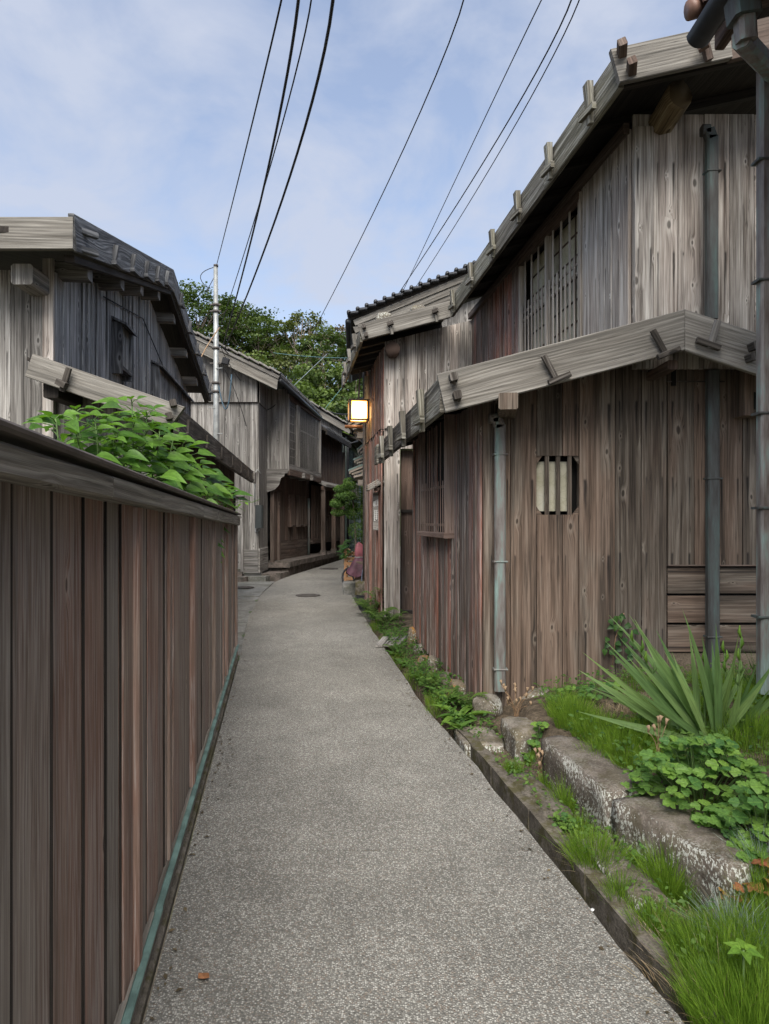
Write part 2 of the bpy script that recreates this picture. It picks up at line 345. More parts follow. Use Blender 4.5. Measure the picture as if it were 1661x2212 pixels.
def m_paper():
    n = NT('shoji_paper'); f = n.noise(n.obj(), 5, 4, 0.6)
    c = n.ramp(f, [(0.3, (0.36, 0.335, 0.225)), (0.55, (0.50, 0.475, 0.37)), (0.75, (0.56, 0.545, 0.47))])
    cr = n.vor(n.obj(), 14, 'DISTANCE_TO_EDGE')['Distance']
    c = n.mix(n.mr(cr, 0.0, 0.03, 0.35, 0), c, (0.2, 0.17, 0.1)); n.bump(f, 0.2, 0.004)
    return n.fin(c, 0.9)
PAPER = m_paper()
def m_path():
    n = NT('exposed_aggregate_path'); g = n.geo()
    gv = n.vm('MULTIPLY', g, (1, 1, 0.2))
    v = n.vor(gv, 142.0); r, g2, b = n.sep(v['Color'])
    c = n.ramp(r, [(0.0, (0.115, 0.111, 0.102)), (0.28, (0.205, 0.198, 0.181)), (0.52, (0.295, 0.287, 0.263)), (0.76, (0.38, 0.371, 0.344)), (0.97, (0.48, 0.47, 0.44))])
    c = n.mix(n.m_('MULTIPLY', n.m_('GREATER_THAN', g2, 0.82), 0.55), c, (0.19, 0.135, 0.10))
    c = n.mix(n.mr(v['Distance'], 0.35, 0.62, 0, 0.85), c, (0.135, 0.13, 0.12))
    big = n.noise(g, 0.75, 5, 0.6); mid = n.noise(g, 4.0, 4, 0.6)
    k = n.m_('MULTIPLY', n.mr(big, 0.3, 0.7, 0.84, 1.10), n.mr(mid, 0.3, 0.7, 0.9, 1.06))
    c = n.mix(1.0, c, n.cmb(k, k, n.m_('MULTIPLY', k, 0.97)), 'MULTIPLY')
    h = n.m_('SUBTRACT', 1.0, v['Distance']); n.bump(h, 0.75, 0.006)
    return n.fin(c, 0.75)
PATH = m_path()
def m_conc(name, lo, hi, moss=0.0, lichen=0.0, scale=9.0, mosscol=(0.06, 0.055, 0.018)):
    n = NT(name); g = n.geo(); f = n.noise(g, scale, 6, 0.65); f2 = n.noise(g, scale * 9, 3, 0.6)
    c = n.mix(n.mr(f, 0.3, 0.7), lo, hi); k = n.mr(f2, 0.25, 0.75, 0.7, 1.25); c = n.mix(1.0, c, n.cmb(k, k, k), 'MULTIPLY')
    if moss:
        mf = n.noise(g, scale * 0.8, 5, 0.7); c = n.mix(n.m_('MULTIPLY', n.mr(mf, 0.46, 0.6), moss), c, mosscol)
    if lichen:
        lf = n.noise(n.vm('MULTIPLY', g, (1, 1, 0.6)), 75, 3, 0.7); lg = n.noise(g, 4.0, 3)
        nz_ = n.sep(n.N('ShaderNodeNewGeometry').outputs['Normal'])[2]
        c = n.mix(n.m_('MULTIPLY', n.mr(n.m_('ADD', lf, n.m_('MULTIPLY', lg, 0.55)), 0.86 - lichen * 0.06, 0.93 - lichen * 0.06), n.mr(nz_, 0.5, 0.85, 0.9, 0.12)), c, (0.50, 0.51, 0.46))
    n.bump(n.m_('ADD', f, n.m_('MULTIPLY', f2, 0.5)), 0.6, 0.015); return n.fin(c, 0.92)
KERB = m_conc('mossy_kerb_concrete', (0.075, 0.065, 0.05), (0.17, 0.15, 0.125), 0.8)
BLOCK = m_conc('lichen_stone', (0.085, 0.07, 0.056), (0.175, 0.15, 0.125), 0.35, 1.0)
STONE = m_conc('field_stone', (0.09, 0.078, 0.06), (0.24, 0.21, 0.175), 0.4, 0.6, mosscol=(0.11, 0.09, 0.03))
ORANGE = m_conc('orange_lichen_stone', (0.10, 0.08, 0.055), (0.19, 0.155, 0.11), 1.0, 0.2, 7, (0.36, 0.165, 0.02))
CONC = m_conc('old_concrete', (0.13, 0.13, 0.12), (0.24, 0.235, 0.22), 0.4, 0.0, 3.0, (0.085, 0.085, 0.055))
PLINTH = m_conc('plinth_stone', (0.085, 0.075, 0.066), (0.20, 0.165, 0.145), 0.6, 0.0, 5.0, (0.05, 0.047, 0.035))
def m_soil():
    n = NT('garden_soil'); g = n.geo(); f = n.noise(g, 9, 6, 0.7); f2 = n.noise(g, 60, 3, 0.7)
    c = n.ramp(f, [(0.3, (0.05, 0.04, 0.026)), (0.5, (0.12, 0.092, 0.062)), (0.62, (0.19, 0.15, 0.105)), (0.75, (0.06, 0.075, 0.025))])
    k = n.mr(f2, 0.25, 0.75, 0.6, 1.35); c = n.mix(1.0, c, n.cmb(k, k, k), 'MULTIPLY')
    n.bump(n.m_('ADD', f, f2), 0.9, 0.03); return n.fin(c, 0.95)
SOIL = m_soil()
GROUND = m_conc('bare_ground', (0.07, 0.06, 0.045), (0.14, 0.12, 0.09), 0.5, 0.0, 2.0, (0.045, 0.06, 0.02))
def leafmat(name, a, b, c, trans=0.35, rough=0.5):
    n = NT(name); at = n.N('ShaderNodeAttribute'); at.attribute_name = 'tint'
    oi = n.rnd(); f = n.m_('ADD', n.m_('MULTIPLY', at.outputs['Fac'], 0.75), n.m_('MULTIPLY', oi, 0.25))
    col = n.ramp(f, [(0.08, a), (0.5, b), (0.92, c)])
    nz = n.noise(n.obj(), 30, 2); k = n.mr(nz, 0.3, 0.7, 0.85, 1.15); col = n.mix(1.0, col, n.cmb(k, k, k), 'MULTIPLY')
    n.fin(col, rough)
    tr = n.N('ShaderNodeBsdfTranslucent'); n.put(tr.inputs[0], n.mix(1.0, col, (1.15, 1.25, 0.6), 'MULTIPLY'))
    ms = n.N('ShaderNodeMixShader'); ms.inputs[0].default_value = trans
    n.t.links.new(n.b.outputs[0], ms.inputs[1]); n.t.links.new(tr.outputs[0], ms.inputs[2]); n.t.links.new(ms.outputs[0], n.out.inputs[0])
    return n.m
def leafobj(name, a, b, trans=0.35, rough=0.45, vein=0.0):
    "for leaves that are objects: colour by object random"
    n = NT(name); f = n.rnd(); col = n.mix(f, a, b)
    u, v, _ = n.sep(n.uv('grain'))
    side = n.m_('ABSOLUTE', n.m_('SUBTRACT', u, 0.5))
    if vein:
        mid = n.mr(side, 0.0, 0.035, 1, 0)
        lat = n.m_('SINE', n.m_('MULTIPLY', n.m_('SUBTRACT', v, side), 48.0)); lat = n.mr(lat, 0.86, 1.0, 0, 0.6)
        col = n.mix(n.m_('MULTIPLY', n.m_('MAXIMUM', mid, lat), vein), col, tuple(min(1, c * 2.0) for c in b))
    nz = n.noise(n.cmb(n.m_('MULTIPLY', u, 6.0), n.m_('MULTIPLY', v, 6.0), n.m_('MULTIPLY', f, 40.0)), 1, 3); k = n.mr(nz, 0.3, 0.7, 0.8, 1.2)
    col = n.mix(1.0, col, n.cmb(k, k, k), 'MULTIPLY'); n.fin(col, rough)
    tr = n.N('ShaderNodeBsdfTranslucent'); n.put(tr.inputs[0], n.mix(1.0, col, (1.2, 1.3, 0.5), 'MULTIPLY'))
    ms = n.N('ShaderNodeMixShader'); ms.inputs[0].default_value = trans
    n.t.links.new(n.b.outputs[0], ms.inputs[1]); n.t.links.new(tr.outputs[0], ms.inputs[2]); n.t.links.new(ms.outputs[0], n.out.inputs[0])
    return n.m
L_SHRUB = leafobj('shrub_leaf', (0.04, 0.105, 0.017), (0.12, 0.235, 0.034), 0.4, 0.4, 0.4)
L_IRIS = leafobj('sword_leaf', (0.09, 0.175, 0.065), (0.24, 0.35, 0.125), 0.4, 0.4)
L_COLUMB = leafobj('columbine_leaf', (0.06, 0.15, 0.045), (0.19, 0.32, 0.06), 0.4, 0.5, 0.3)
L_RUSSET = leafobj('russet_leaf', (0.25, 0.085, 0.05), (0.34, 0.22, 0.06), 0.3, 0.6, 0.2)
L_DOCK = leafobj('dock_leaf', (0.05, 0.11, 0.022), (0.12, 0.21, 0.035), 0.3, 0.4, 0.4)
L_HYDR = leafobj('hydrangea_leaf', (0.022, 0.065, 0.018), (0.06, 0.125, 0.028), 0.3, 0.4, 0.3)
L_BRIGHT = leafobj('young_leaf', (0.10, 0.20, 0.03), (0.16, 0.28, 0.04), 0.35, 0.4, 0.3)
L_FERN = leafmat('fern_frond', (0.04, 0.085, 0.018), (0.085, 0.155, 0.03), (0.15, 0.21, 0.045))
L_GRASS = leafmat('fine_grass', (0.07, 0.14, 0.018), (0.145, 0.26, 0.028), (0.25, 0.37, 0.05), 0.45)
L_BLUE = leafmat('blue_grass', (0.13, 0.18, 0.15), (0.21, 0.27, 0.24), (0.33, 0.40, 0.36), 0.2)
L_STRAW = leafmat('dry_straw', (0.20, 0.14, 0.08), (0.30, 0.23, 0.14), (0.42, 0.34, 0.22), 0.2)
L_WEED = leafmat('weed_leaf', (0.035, 0.085, 0.018), (0.075, 0.15, 0.028), (0.13, 0.22, 0.045))
L_TREE = leafmat('evergreen_leaf', (0.026, 0.047, 0.014), (0.066, 0.105, 0.027), (0.145, 0.185, 0.045), 0.3)
L_TREE2 = leafmat('olive_leaf', (0.045, 0.055, 0.02), (0.095, 0.115, 0.035), (0.165, 0.18, 0.058), 0.3)
L_TREE3 = leafmat('light_green_leaf', (0.045, 0.075, 0.016), (0.10, 0.15, 0.03), (0.175, 0.23, 0.05), 0.3)
L_CLIP = leafmat('clipped_leaf', (0.045, 0.095, 0.022), (0.09, 0.17, 0.038), (0.16, 0.25, 0.06), 0.3)
L_DEAD = leafmat('brown_leaf', (0.07, 0.055, 0.035), (0.13, 0.10, 0.06), (0.19, 0.15, 0.09), 0.2)
BARK = plain('grey_bark', (0.27, 0.225, 0.18), 0.9, 0.45, 5)
BARKD = plain('dark_bark', (0.13, 0.108, 0.088), 0.9, 0.4, 6)
STEM = plain('green_stem', (0.09, 0.15, 0.045), 0.6, 0.2, 20)
STEMD = plain('dry_stem', (0.26, 0.17, 0.10), 0.8, 0.3, 30)
SEED = plain('dry_seed_pod', (0.34, 0.24, 0.15), 0.8, 0.25, 40)
FLOWER = plain('white_petal', (0.62, 0.66, 0.60), 0.6, 0.1)
WHITE = plain('white_paint', (0.62, 0.62, 0.60), 0.7, 0.1, 40)
LEAFDRY = plain('dead_leaf', (0.24, 0.11, 0.05), 0.8, 0.3, 30)
HILLM = m_conc('hill_undergrowth', (0.028, 0.04, 0.014), (0.065, 0.085, 0.025), 0.3, 0.0, 0.8, (0.04, 0.03, 0.015))

# ------------------------------------------------------------------ setting: ground, path, pavement
def grid(name, xs, ys, zf, mat, kind='structure', smooth=True, parent=None):
    V = [(x, y, zf(x, y)) for y in ys for x in xs]; w = len(xs)
    F = [[j * w + i, j * w + i + 1, (j + 1) * w + i + 1, (j + 1) * w + i] for j in range(len(ys) - 1) for i in range(w - 1)]
    o = mesh_obj(name, V, F, mat, parent, smooth=smooth)
    if kind: o['kind'] = kind
    return o
def interp(tab, y):
    if y <= tab[0][0]: return tab[0][1] + (y - tab[0][0]) * (tab[1][1] - tab[0][1]) / (tab[1][0] - tab[0][0])
    for (a, b), (c, d) in zip(tab, tab[1:]):
        if y <= c: return b + (d - b) * (y - a) / (c - a)
    return tab[-1][1]
LEFT = [(-6, 0.51), (2.18, -0.756), (7.74, -1.618), (10.9, -2.13), (13.7, -2.45), (16.4, -2.58), (18.2, -2.42), (21.0, -1.98), (24.3, -1.5), (30, -0.9), (40, 0.6)]
RIGHT = [(-6, 2.16), (2.18, 0.932), (3.38, 0.745), (4.98, 0.483), (5.73, 0.335), (9.8, -0.20), (13.3, -0.61), (15.8, -0.86), (20, -0.86), (24, -0.6), (30, 0.4), (40, 2.2)]
def nzf(x, y, s=1.0): return math.sin(x * 3.1 * s + 1.3) * math.sin(y * 2.7 * s + .4) + 0.5 * math.sin(x * 7.7 * s + y * 5.3 * s)
_ys = [-60, -20, -6, 0, 5, 10, 15, 20, 25, 30, 36, 60, 120, 260]
grid('ground', [-260, -80, -30, -12, -6, -3, 0, 3, 6, 12, 30, 80, 260], _ys, lambda x, y: zg(y) - 0.32, GROUND)
def strip(name, la, lb, ys, ztop, depth, mat, nx=6, joint=None):
    "a paved strip between two plan curves, with sides"
    V = []; F = []; w = nx + 1
    for y in ys:
        a, b = la(y), lb(y)
        for i in range(w): x = a + (b - a) * i / nx; V.append((x, y, ztop(x, y)))
    n = len(V); V += [(x, y, z - depth) for x, y, z in V]
    for j in range(len(ys) - 1):
        for i in range(nx): F.append([j * w + i, j * w + i + 1, (j + 1) * w + i + 1, (j + 1) * w + i])
        for i in (0, nx):
            q = [j * w + i, (j + 1) * w + i, (j + 1) * w + i + n, j * w + i + n]; F.append(q if i == 0 else q[::-1])
    for j in (0, len(ys) - 1):
        for i in range(nx):
            q = [j * w + i, j * w + i + n, j * w + i + 1 + n, j * w + i + 1]; F.append(q if j == 0 else q[::-1])
    return mesh_obj(name, V, F, mat)
def rough_edge(y): return 0.006 * math.sin(y * 9.1) + 0.004 * math.sin(y * 23.0 + 1)
LE = lambda y: interp(LEFT, y)
RE = lambda y: interp(RIGHT, y) + rough_edge(y)
# path slabs, each cast between two joints
joints = [-4.0, 0.4, 3.30, 7.6, 12.4, 17.0, 22.0, 36.0]
for a, b in zip(joints, joints[1:]):
    n = max(4, int((b - a) / 0.35)); ys = [a + 0.003 + (b - a - 0.006) * i / n for i in range(n + 1)]
    tag(strip('path', LE, RE, ys, lambda x, y: zg(y) + 0.003 * nzf(x, y, 0.7), 0.3, PATH), kind='structure')
# cracked concrete pavement between the fence end and the far left house
PAVL = [(7.9, -1.8), (9.0, -3.0), (17.6, -4.2)]
tag(strip('pavement', lambda y: -4.6, lambda y: LE(y) - 0.008, [7.95, 8.8, 9.7, 10.35], lambda x, y: zg(y) - 0.025 + 0.006 * nzf(x, y), 0.25, CONC), kind='structure')
tag(strip('pavement', lambda y: -4.6, lambda y: LE(y) - 0.008, [10.37, 11.4, 12.5, 13.4], lambda x, y: zg(y) - 0.012 + 0.006 * nzf(x, y), 0.25, CONC), kind='structure')
tag(strip('pavement', lambda y: -4.6, lambda y: LE(y) - 0.008, [13.42, 14.5, 15.5, 16.35], lambda x, y: zg(y) + 0.01 + 0.006 * nzf(x, y), 0.25, CONC), kind='structure')

def disc(name, c, r, th, mat, label, cat, group=None, seg=24):
    V = [(c[0] + r * math.cos(2 * math.pi * k / seg), c[1] + r * math.sin(2 * math.pi * k / seg), c[2] + z) for z in (th, 0) for k in range(seg)]
    V += [(c[0] + r * .86 * math.cos(2 * math.pi * k / seg), c[1] + r * .86 * math.sin(2 * math.pi * k / seg), c[2] + th - .003) for k in range(seg)]
    F = [[k, (k + 1) % seg, (k + 1) % seg + 2 * seg, k + 2 * seg][::-1] for k in range(seg)] + [list(range(2 * seg, 3 * seg))]
    F += [[k, k + seg, (k + 1) % seg + seg, (k + 1) % seg] for k in range(seg)]
    o = mesh_obj(name, V, F, mat); tag(o, label, cat, group)
    for k in range(3): 
        y = c[1] + (k - 1) * r * .4
        beam('rib', (c[0] - r * .6, y, c[2] + th), (c[0] + r * .6, y, c[2] + th), .02, .006, (0, 1, 0), mat, o)
    return o
MH = 'manhole covers'
disc('manhole_cover', (-1.50, 13.6, zg(13.6) + 0.002), 0.24, 0.012, IRON, 'round iron manhole cover in the path near the stone bed under the wooden sign', 'manhole')
disc('manhole_cover', (-1.62, 20.2, zg(20.2) + 0.002), 0.27, 0.012, IRON, 'round iron cover farthest up the path beside the long plinth', 'manhole')
disc('manhole_cover', (-3.02, 14.9, zg(14.9) + 0.022), 0.22, 0.012, IRON, 'round iron cover in the cracked concrete apron past the fence', 'manhole')
# ------------------------------------------------------------------ building helpers
UP = Vector((0, 0, 1))
def v3(p, z): return Vector((p[0], p[1], z))
def fz(f, s): return f(s) if callable(f) else f
def wall(parent, A, B, zb, zt, mat, out, wmin=0.16, wmax=0.22, bounds=None, t=0.022, openings=(), gap=0.0055, battens=None, core=0.06,
         name='wall_board', coremat=None, jit=0.003, off=0.0, bw=0.045, pad=0.0):
    "vertical boards along the plan line A-B, facing out"
    A, B, out = Vector(A), Vector(B), Vector((out[0], out[1])).normalized(); d = B - A; L = d.length; d /= L
    if bounds is None:
        bounds = [0.0]
        while bounds[-1] < L - wmax * 0.6: bounds.append(bounds[-1] + R.uniform(wmin, wmax))
        k = L / bounds[-1]; bounds = [b * k for b in bounds]
    o3 = Vector((out.x, out.y, 0)); d3 = Vector((d.x, d.y, 0))
    for a, b in zip(bounds, bounds[1:]):
        c = (a + b) / 2; p = A + d * c; w = (b - a) - gap
        z0, z1 = fz(zb, c), fz(zt, c); sl = (fz(zt, b) - fz(zt, a)) / (b - a)
        sl0 = (fz(zb, b) - fz(zb, a)) / (b - a)
        segs = [(z0, z1, sl0, sl)]
        for (s0, s1, q0, q1) in openings:
            if s0 <= c <= s1:
                new = []
                for (x0, x1, c0, c1) in segs:
                    if q1 <= x0 or q0 >= x1: new.append((x0, x1, c0, c1)); continue
                    if q0 > x0: new.append((x0, q0, c0, 0))
                    if q1 < x1: new.append((q1, x1, 0, c1))
                segs = new
        base = Vector((p.x, p.y, 0)) + o3 * (off + t / 2 + R.uniform(-jit, jit))
        for (x0, x1, c0, c1) in segs:
            if x1 - x0 < 0.03: continue
            tl = R.uniform(-.002, .002)
            beam(name, base + UP * x0, base + UP * x1 + o3 * tl, w, t, d3, mat, parent, 0.003, c0, c1)
        if battens and R.random() < battens and b < L - .02:
            q = A + d * b; s = [(fz(zb, b), fz(zt, b))]
            if not any(s0 - .02 <= b <= s1 + .02 for (s0, s1, _, _) in openings):
                bb = Vector((q.x, q.y, 0)) + o3 * (off + t + 0.008)
                beam('cover_batten', bb + UP * s[0][0], bb + UP * s[0][1], bw * R.uniform(.7, 1.2), 0.018, d3, mat, parent, 0.003, 0, sl)
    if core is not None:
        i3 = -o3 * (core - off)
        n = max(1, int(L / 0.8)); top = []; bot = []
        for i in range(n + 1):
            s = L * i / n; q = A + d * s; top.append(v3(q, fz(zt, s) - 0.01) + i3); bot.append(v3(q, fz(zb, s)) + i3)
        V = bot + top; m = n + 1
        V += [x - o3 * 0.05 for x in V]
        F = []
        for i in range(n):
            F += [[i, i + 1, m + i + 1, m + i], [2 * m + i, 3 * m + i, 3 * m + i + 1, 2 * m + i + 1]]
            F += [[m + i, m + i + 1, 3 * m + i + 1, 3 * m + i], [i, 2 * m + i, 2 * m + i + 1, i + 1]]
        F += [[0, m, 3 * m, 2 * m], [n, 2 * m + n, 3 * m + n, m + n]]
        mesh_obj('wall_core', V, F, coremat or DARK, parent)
def cleat(parent, p, out, along, h=0.30, mat=W_FASCIA, s=1.0, lean=0.05):
    "a roof-edge batten hooked over the fascia and the key driven through its foot; p = fascia top outer edge"
    out, along, p = Vector(out).normalized(), Vector(along).normalized(), Vector(p)
    top = p + UP * 0.005 * s + out * (0.03 + lean * 0.35) * s; bot = p - UP * (h + 0.06 * s) + out * 0.03 * s
    b = beam('roof_batten', bot, top, 0.05 * s, 0.035 * s, along, mat, parent, 0.004, w1=0.085 * s, t1=0.05 * s)
    q = p - UP * (h - 0.02 * s) + out * 0.05 * s
    beam('wedge_key', q - along * 0.10 * s - out * .005, q + along * 0.085 * s + out * 0.02, 0.05 * s, 0.035 * s, UP, mat, b, 0.004)
    return b
def peg(parent, p, out, mat=W_DKFASC, s=1.0, w=0.045):
    beam('peg', Vector(p) - Vector(out) * 0.02, Vector(p) + Vector(out) * 0.075 * s, w * s, w * s, (1, 0, .25), mat, parent, 0.005)
def lattice(parent, A, B, z0, z1, n, out, mat, w=0.03, t=0.03, name='lattice_bar', off=0.0, zt=None):
    A, B, o = Vector(A), Vector(B), Vector((out[0], out[1])).normalized(); d = (B - A)
    for i in range(n):
        p = A + d * ((i + 0.5) / n) + o * off; tp = zt[i % len(zt)] if zt else z1
        beam(name, v3(p, z0), v3(p, tp), w, t, (d.x, d.y, 0), mat, parent, 0.003)
def rail(parent, A, B, za, zb_, w, t, out, mat, off=0.0, name='rail', ch=0.004, cut0=0, cut1=0):
    A, B = Vector(A), Vector(B); o = Vector((out[0], out[1], 0)).normalized() * off
    return beam(name, v3(A, za) + o, v3(B, zb_) + o, w, t, UP, mat, parent, ch, cut0, cut1)
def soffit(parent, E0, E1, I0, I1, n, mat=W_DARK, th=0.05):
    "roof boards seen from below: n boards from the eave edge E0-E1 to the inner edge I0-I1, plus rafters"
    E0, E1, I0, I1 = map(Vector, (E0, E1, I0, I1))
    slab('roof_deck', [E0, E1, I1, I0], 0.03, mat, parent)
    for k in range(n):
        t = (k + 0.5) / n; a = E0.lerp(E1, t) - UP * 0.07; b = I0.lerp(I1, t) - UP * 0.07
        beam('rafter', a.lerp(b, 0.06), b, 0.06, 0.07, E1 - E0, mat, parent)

# ------------------------------------------------------------------ right house: two storeys, lattice bay, low lean-to roof
RH = root('wooden_house', (1.6, 7.5, 0.1), 'weathered two storey plank house with barred octagonal opening and copper downpipes beside the garden', 'house')
YA = 5.70                                        # plane of the front wall
def XA(x): return (x - PCX) / FOC * YA
fx = [1064, 1101, 1158, 1213.5, 1271, 1327, 1383, 1438]
bnd = [XA(x) - XA(1064) for x in fx]
fA = Line((XA(1064), YA), (XA(1438), YA))
def ZA(y): return CAM_H - (y - PHZ) / FOC * YA
def rooft(X): return 2.63 + (X - 0.40) * 0.262 if X < 2.21 else 3.105 - (X - 2.21) * 0.33   # underside line of the gable board
zbase = lambda s: 0.05 + 0.25 * (s / 1.45)
o_w = (fA.s_of(1158), fA.s_of(1249), ZA(1112), ZA(985))
bx = sorted(bnd + [fA.s_of(1249)])
bx = [b for b in bx if abs(b - fA.s_of(1271)) > 1e-6]
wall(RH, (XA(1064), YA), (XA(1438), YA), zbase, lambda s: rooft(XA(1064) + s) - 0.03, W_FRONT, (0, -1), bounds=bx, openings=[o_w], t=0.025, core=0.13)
# barred opening with clipped corners
win = slab('paper_screen', [v3((XA(1150), YA + 0.055), ZA(1104)), v3((XA(1238), YA + 0.055), ZA(1104)), v3((XA(1238), YA + 0.055), ZA(996)), v3((XA(1150), YA + 0.055), ZA(996))], 0.012, PAPER, RH, (0, 1, 0))
for x in (1181, 1205, 1230):
    beam('window_bar', v3((XA(x), YA + 0.0), ZA(1114)), v3((XA(x), YA + 0.0), ZA(984)), 0.033, 0.03, (1, 0, 0), W_FRONT, win)
for sx, xx in ((1, 1158), (-1, 1249)):
    for sy, yy in ((-1, 1112), (1, 985)):
        a = v3((XA(xx), YA - 0.012), ZA(yy)); c = 0.048
        slab('corner_block', [a, a + Vector((sx * c, 0, 0)), a + Vector((0, 0, -sy * c * 1.4))], 0.03, W_FRONT, win, (0, 1, 0))
for (a, b, q0, q1) in ((1150, 1158, 975, 1122), (1249, 1262, 975, 1122)):
    beam('window_jamb', v3((XA((a + b) / 2), YA + 0.05), ZA(q1)), v3((XA((a + b) / 2), YA + 0.05), ZA(q0)), 0.03, 0.07, (1, 0, 0), W_FRONT, win)
for q in (1120, 977): beam('window_jamb', v3((XA(1156), YA + 0.05), ZA(q)), v3((XA(1251), YA + 0.05), ZA(q)), 0.04, 0.07, UP, W_DKFASC, win)
# right part of the front: tall boards over three level boards
wall(RH, (XA(1439), YA), (XA(1760), YA), ZA(1222), lambda s: rooft(XA(1439) + s) - 0.03, W_FRONT, (0, -1), bounds=[0, XA(1496) - XA(1439), XA(1545) - XA(1439), XA(1600) - XA(1439), XA(1660) - XA(1439), XA(1760) - XA(1439)], t=0.03, core=0.13)
for k, (q0, q1) in enumerate(((1224, 1283), (1285, 1346), (1348, 1409))):
    for (xa, xb) in ((1439, 1524), (1526, 1760)):
        zc = (ZA(q0) + ZA(q1)) / 2
        beam('base_board', (XA(xa) + .003, YA - 0.008, zc), (XA(xb) - .003, YA - 0.008, zc), ZA(q0) - ZA(q1) - 0.012, 0.035, UP, W_FRONT, RH)
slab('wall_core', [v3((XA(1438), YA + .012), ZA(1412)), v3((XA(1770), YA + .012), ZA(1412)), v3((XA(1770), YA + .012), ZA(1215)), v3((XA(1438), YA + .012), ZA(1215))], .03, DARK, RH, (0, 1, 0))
beam('sill_board', (XA(1438), YA - 0.03, ZA(1221)), (XA(1760), YA - 0.03, ZA(1221)), 0.012, 0.05, UP, W_BROWN, RH)
slab('foundation', [v3((XA(1438), YA - 0.01), ZA(1410)), v3((XA(1800), YA - 0.01), ZA(1410)), v3((XA(1800), YA + 0.2), ZA(1410)), v3((XA(1438), YA + 0.2), ZA(1410))], 0.6, m_conc('mud_foundation', (0.11, 0.085, 0.06), (0.2, 0.16, 0.12)), RH)
beam('head_board', (XA(1436), YA - 0.035, ZA(826)), (XA(1560), YA - 0.035, ZA(826)), 0.01, 0.02, UP, W_DKFASC, RH)
# corner posts
beam('corner_post', (XA(1053), YA - 0.012, 0.04), (XA(1053), YA - 0.012, 2.62), 0.082, 0.05, (1, 0, 0), W_FRONT, RH, 0.006)
# slatted vent box on the right
vb = box('vent_box', (XA(1580), YA - 0.20, ZA(905)), (XA(1720), YA - 0.03, ZA(805)), W_FRONT, RH)
for k in range(5):
    x = 1608 + k * 9
    beam('vent_slat', v3((XA(x), YA - 0.214), ZA(892)), v3((XA(x), YA - 0.214), ZA(858)), 0.017, 0.02, (1, 0, 0), W_FRONT, vb)
slab('vent_opening', [v3((XA(1600), YA - 0.204), ZA(893)), v3((XA(1655), YA - 0.204), ZA(893)), v3((XA(1655), YA - 0.204), ZA(857)), v3((XA(1600), YA - 0.204), ZA(857))], 0.002, DARK, vb, (0, 1, 0))
# alley side wall of the lower storey
S0, S1 = Vector((0.80, 5.69)), Vector((0.375, 8.62)); sd = (S1 - S0).normalized(); so = Vector((-sd.y, sd.x)); so = so if so.x < 0 else -so
sL = Line(S0, S1)
bay0, bay1 = sL.s_of(987), sL.s_of(925)
wall(RH, S0, S1, lambda s: 0.07 + 0.03 * s, 2.58, W_RED, so, 0.10, 0.17, battens=0.55, core=0.09, jit=0.006, bw=0.05)
bw0, bw1 = sL.at(bay0 + .03), sL.at(bay1); pj = so * 0.115
zb0 = 1.47
bay = beam('lattice_bay', v3(bw0 + pj * .5, zb0), v3(bw0 + pj * .5, 2.6), 0.115, 0.03, v3(so, 0), W_REDLATT, RH)
beam('bay_side', v3(bw1 + pj * .5, zb0), v3(bw1 + pj * .5, 2.6), 0.115, 0.03, v3(so, 0), W_REDLATT, bay)
beam('bay_sill', v3(bw0 + pj * .5 - sd * .02, zb0 - .01), v3(bw1 + pj * .5 + sd * .02, zb0 - .01), 0.05, 0.135, UP, W_REDLATT, bay)
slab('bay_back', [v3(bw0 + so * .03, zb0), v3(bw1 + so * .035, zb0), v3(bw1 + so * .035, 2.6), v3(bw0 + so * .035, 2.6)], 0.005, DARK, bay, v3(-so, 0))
nb = 13
for i in range(nb):
    p = bw0.lerp(bw1, (i + .6) / nb) + pj
    beam('bay_bar', v3(p, zb0), v3(p, 2.55 if i % 2 else 1.98 + .002 * i), 0.022, 0.006, v3(sd, 0), W_REDLATT, bay, 0.002)
for z in (1.56, 1.93): beam('bay_rail', v3(bw0 + pj * .8, z), v3(bw1 + pj * .8, z), 0.025, 0.012, UP, W_REDLATT, bay)
# the lean-to roof
YB = 5.15
def Pb(x, y): return P(x, y, YB)
beam('barge_board', ((0.415 + .005), YB, 2.542), (2.215, YB, 3.010), 0.292, 0.05, UP, W_FASCIA, RH, 0.006, cut0=0.03, cut1=0.262)
beam('barge_board', (2.219, YB, 3.010), (3.30, YB, 2.655), 0.292, 0.05, UP, W_FASCIA, RH, 0.006, cut0=-0.33, cut1=0)
eN, eF = Vector((0.435, 5.18, 2.545)), Vector((-0.065, 9.85, 2.545)); ed = (eF - eN).normalized(); eo = Vector((-1, -0.1, 0)).normalized()
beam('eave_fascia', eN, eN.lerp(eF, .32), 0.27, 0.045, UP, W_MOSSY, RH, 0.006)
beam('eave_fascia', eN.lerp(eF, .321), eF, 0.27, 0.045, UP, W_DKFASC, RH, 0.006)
beam('fascia_end_board', eF - ed * .04 + eo * .03, eF + ed * 0.3 + eo * .03, 0.27, 0.04, UP, W_MOSSY, RH, 0.006)
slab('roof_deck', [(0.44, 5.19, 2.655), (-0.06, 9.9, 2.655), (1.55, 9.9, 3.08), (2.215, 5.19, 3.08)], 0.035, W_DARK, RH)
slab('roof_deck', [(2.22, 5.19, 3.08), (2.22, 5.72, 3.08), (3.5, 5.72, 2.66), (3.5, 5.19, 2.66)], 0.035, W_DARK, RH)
for k in range(7):
    t = (k + .5) / 7; a = Vector((0.47, 5.3, 2.58)).lerp(Vector((-0.03, 9.8, 2.58)), t)
    beam('rafter', a, a + Vector((1.2, 0, 0.315)), 0.06, 0.07, (0, 1, 0), W_DARK, RH)
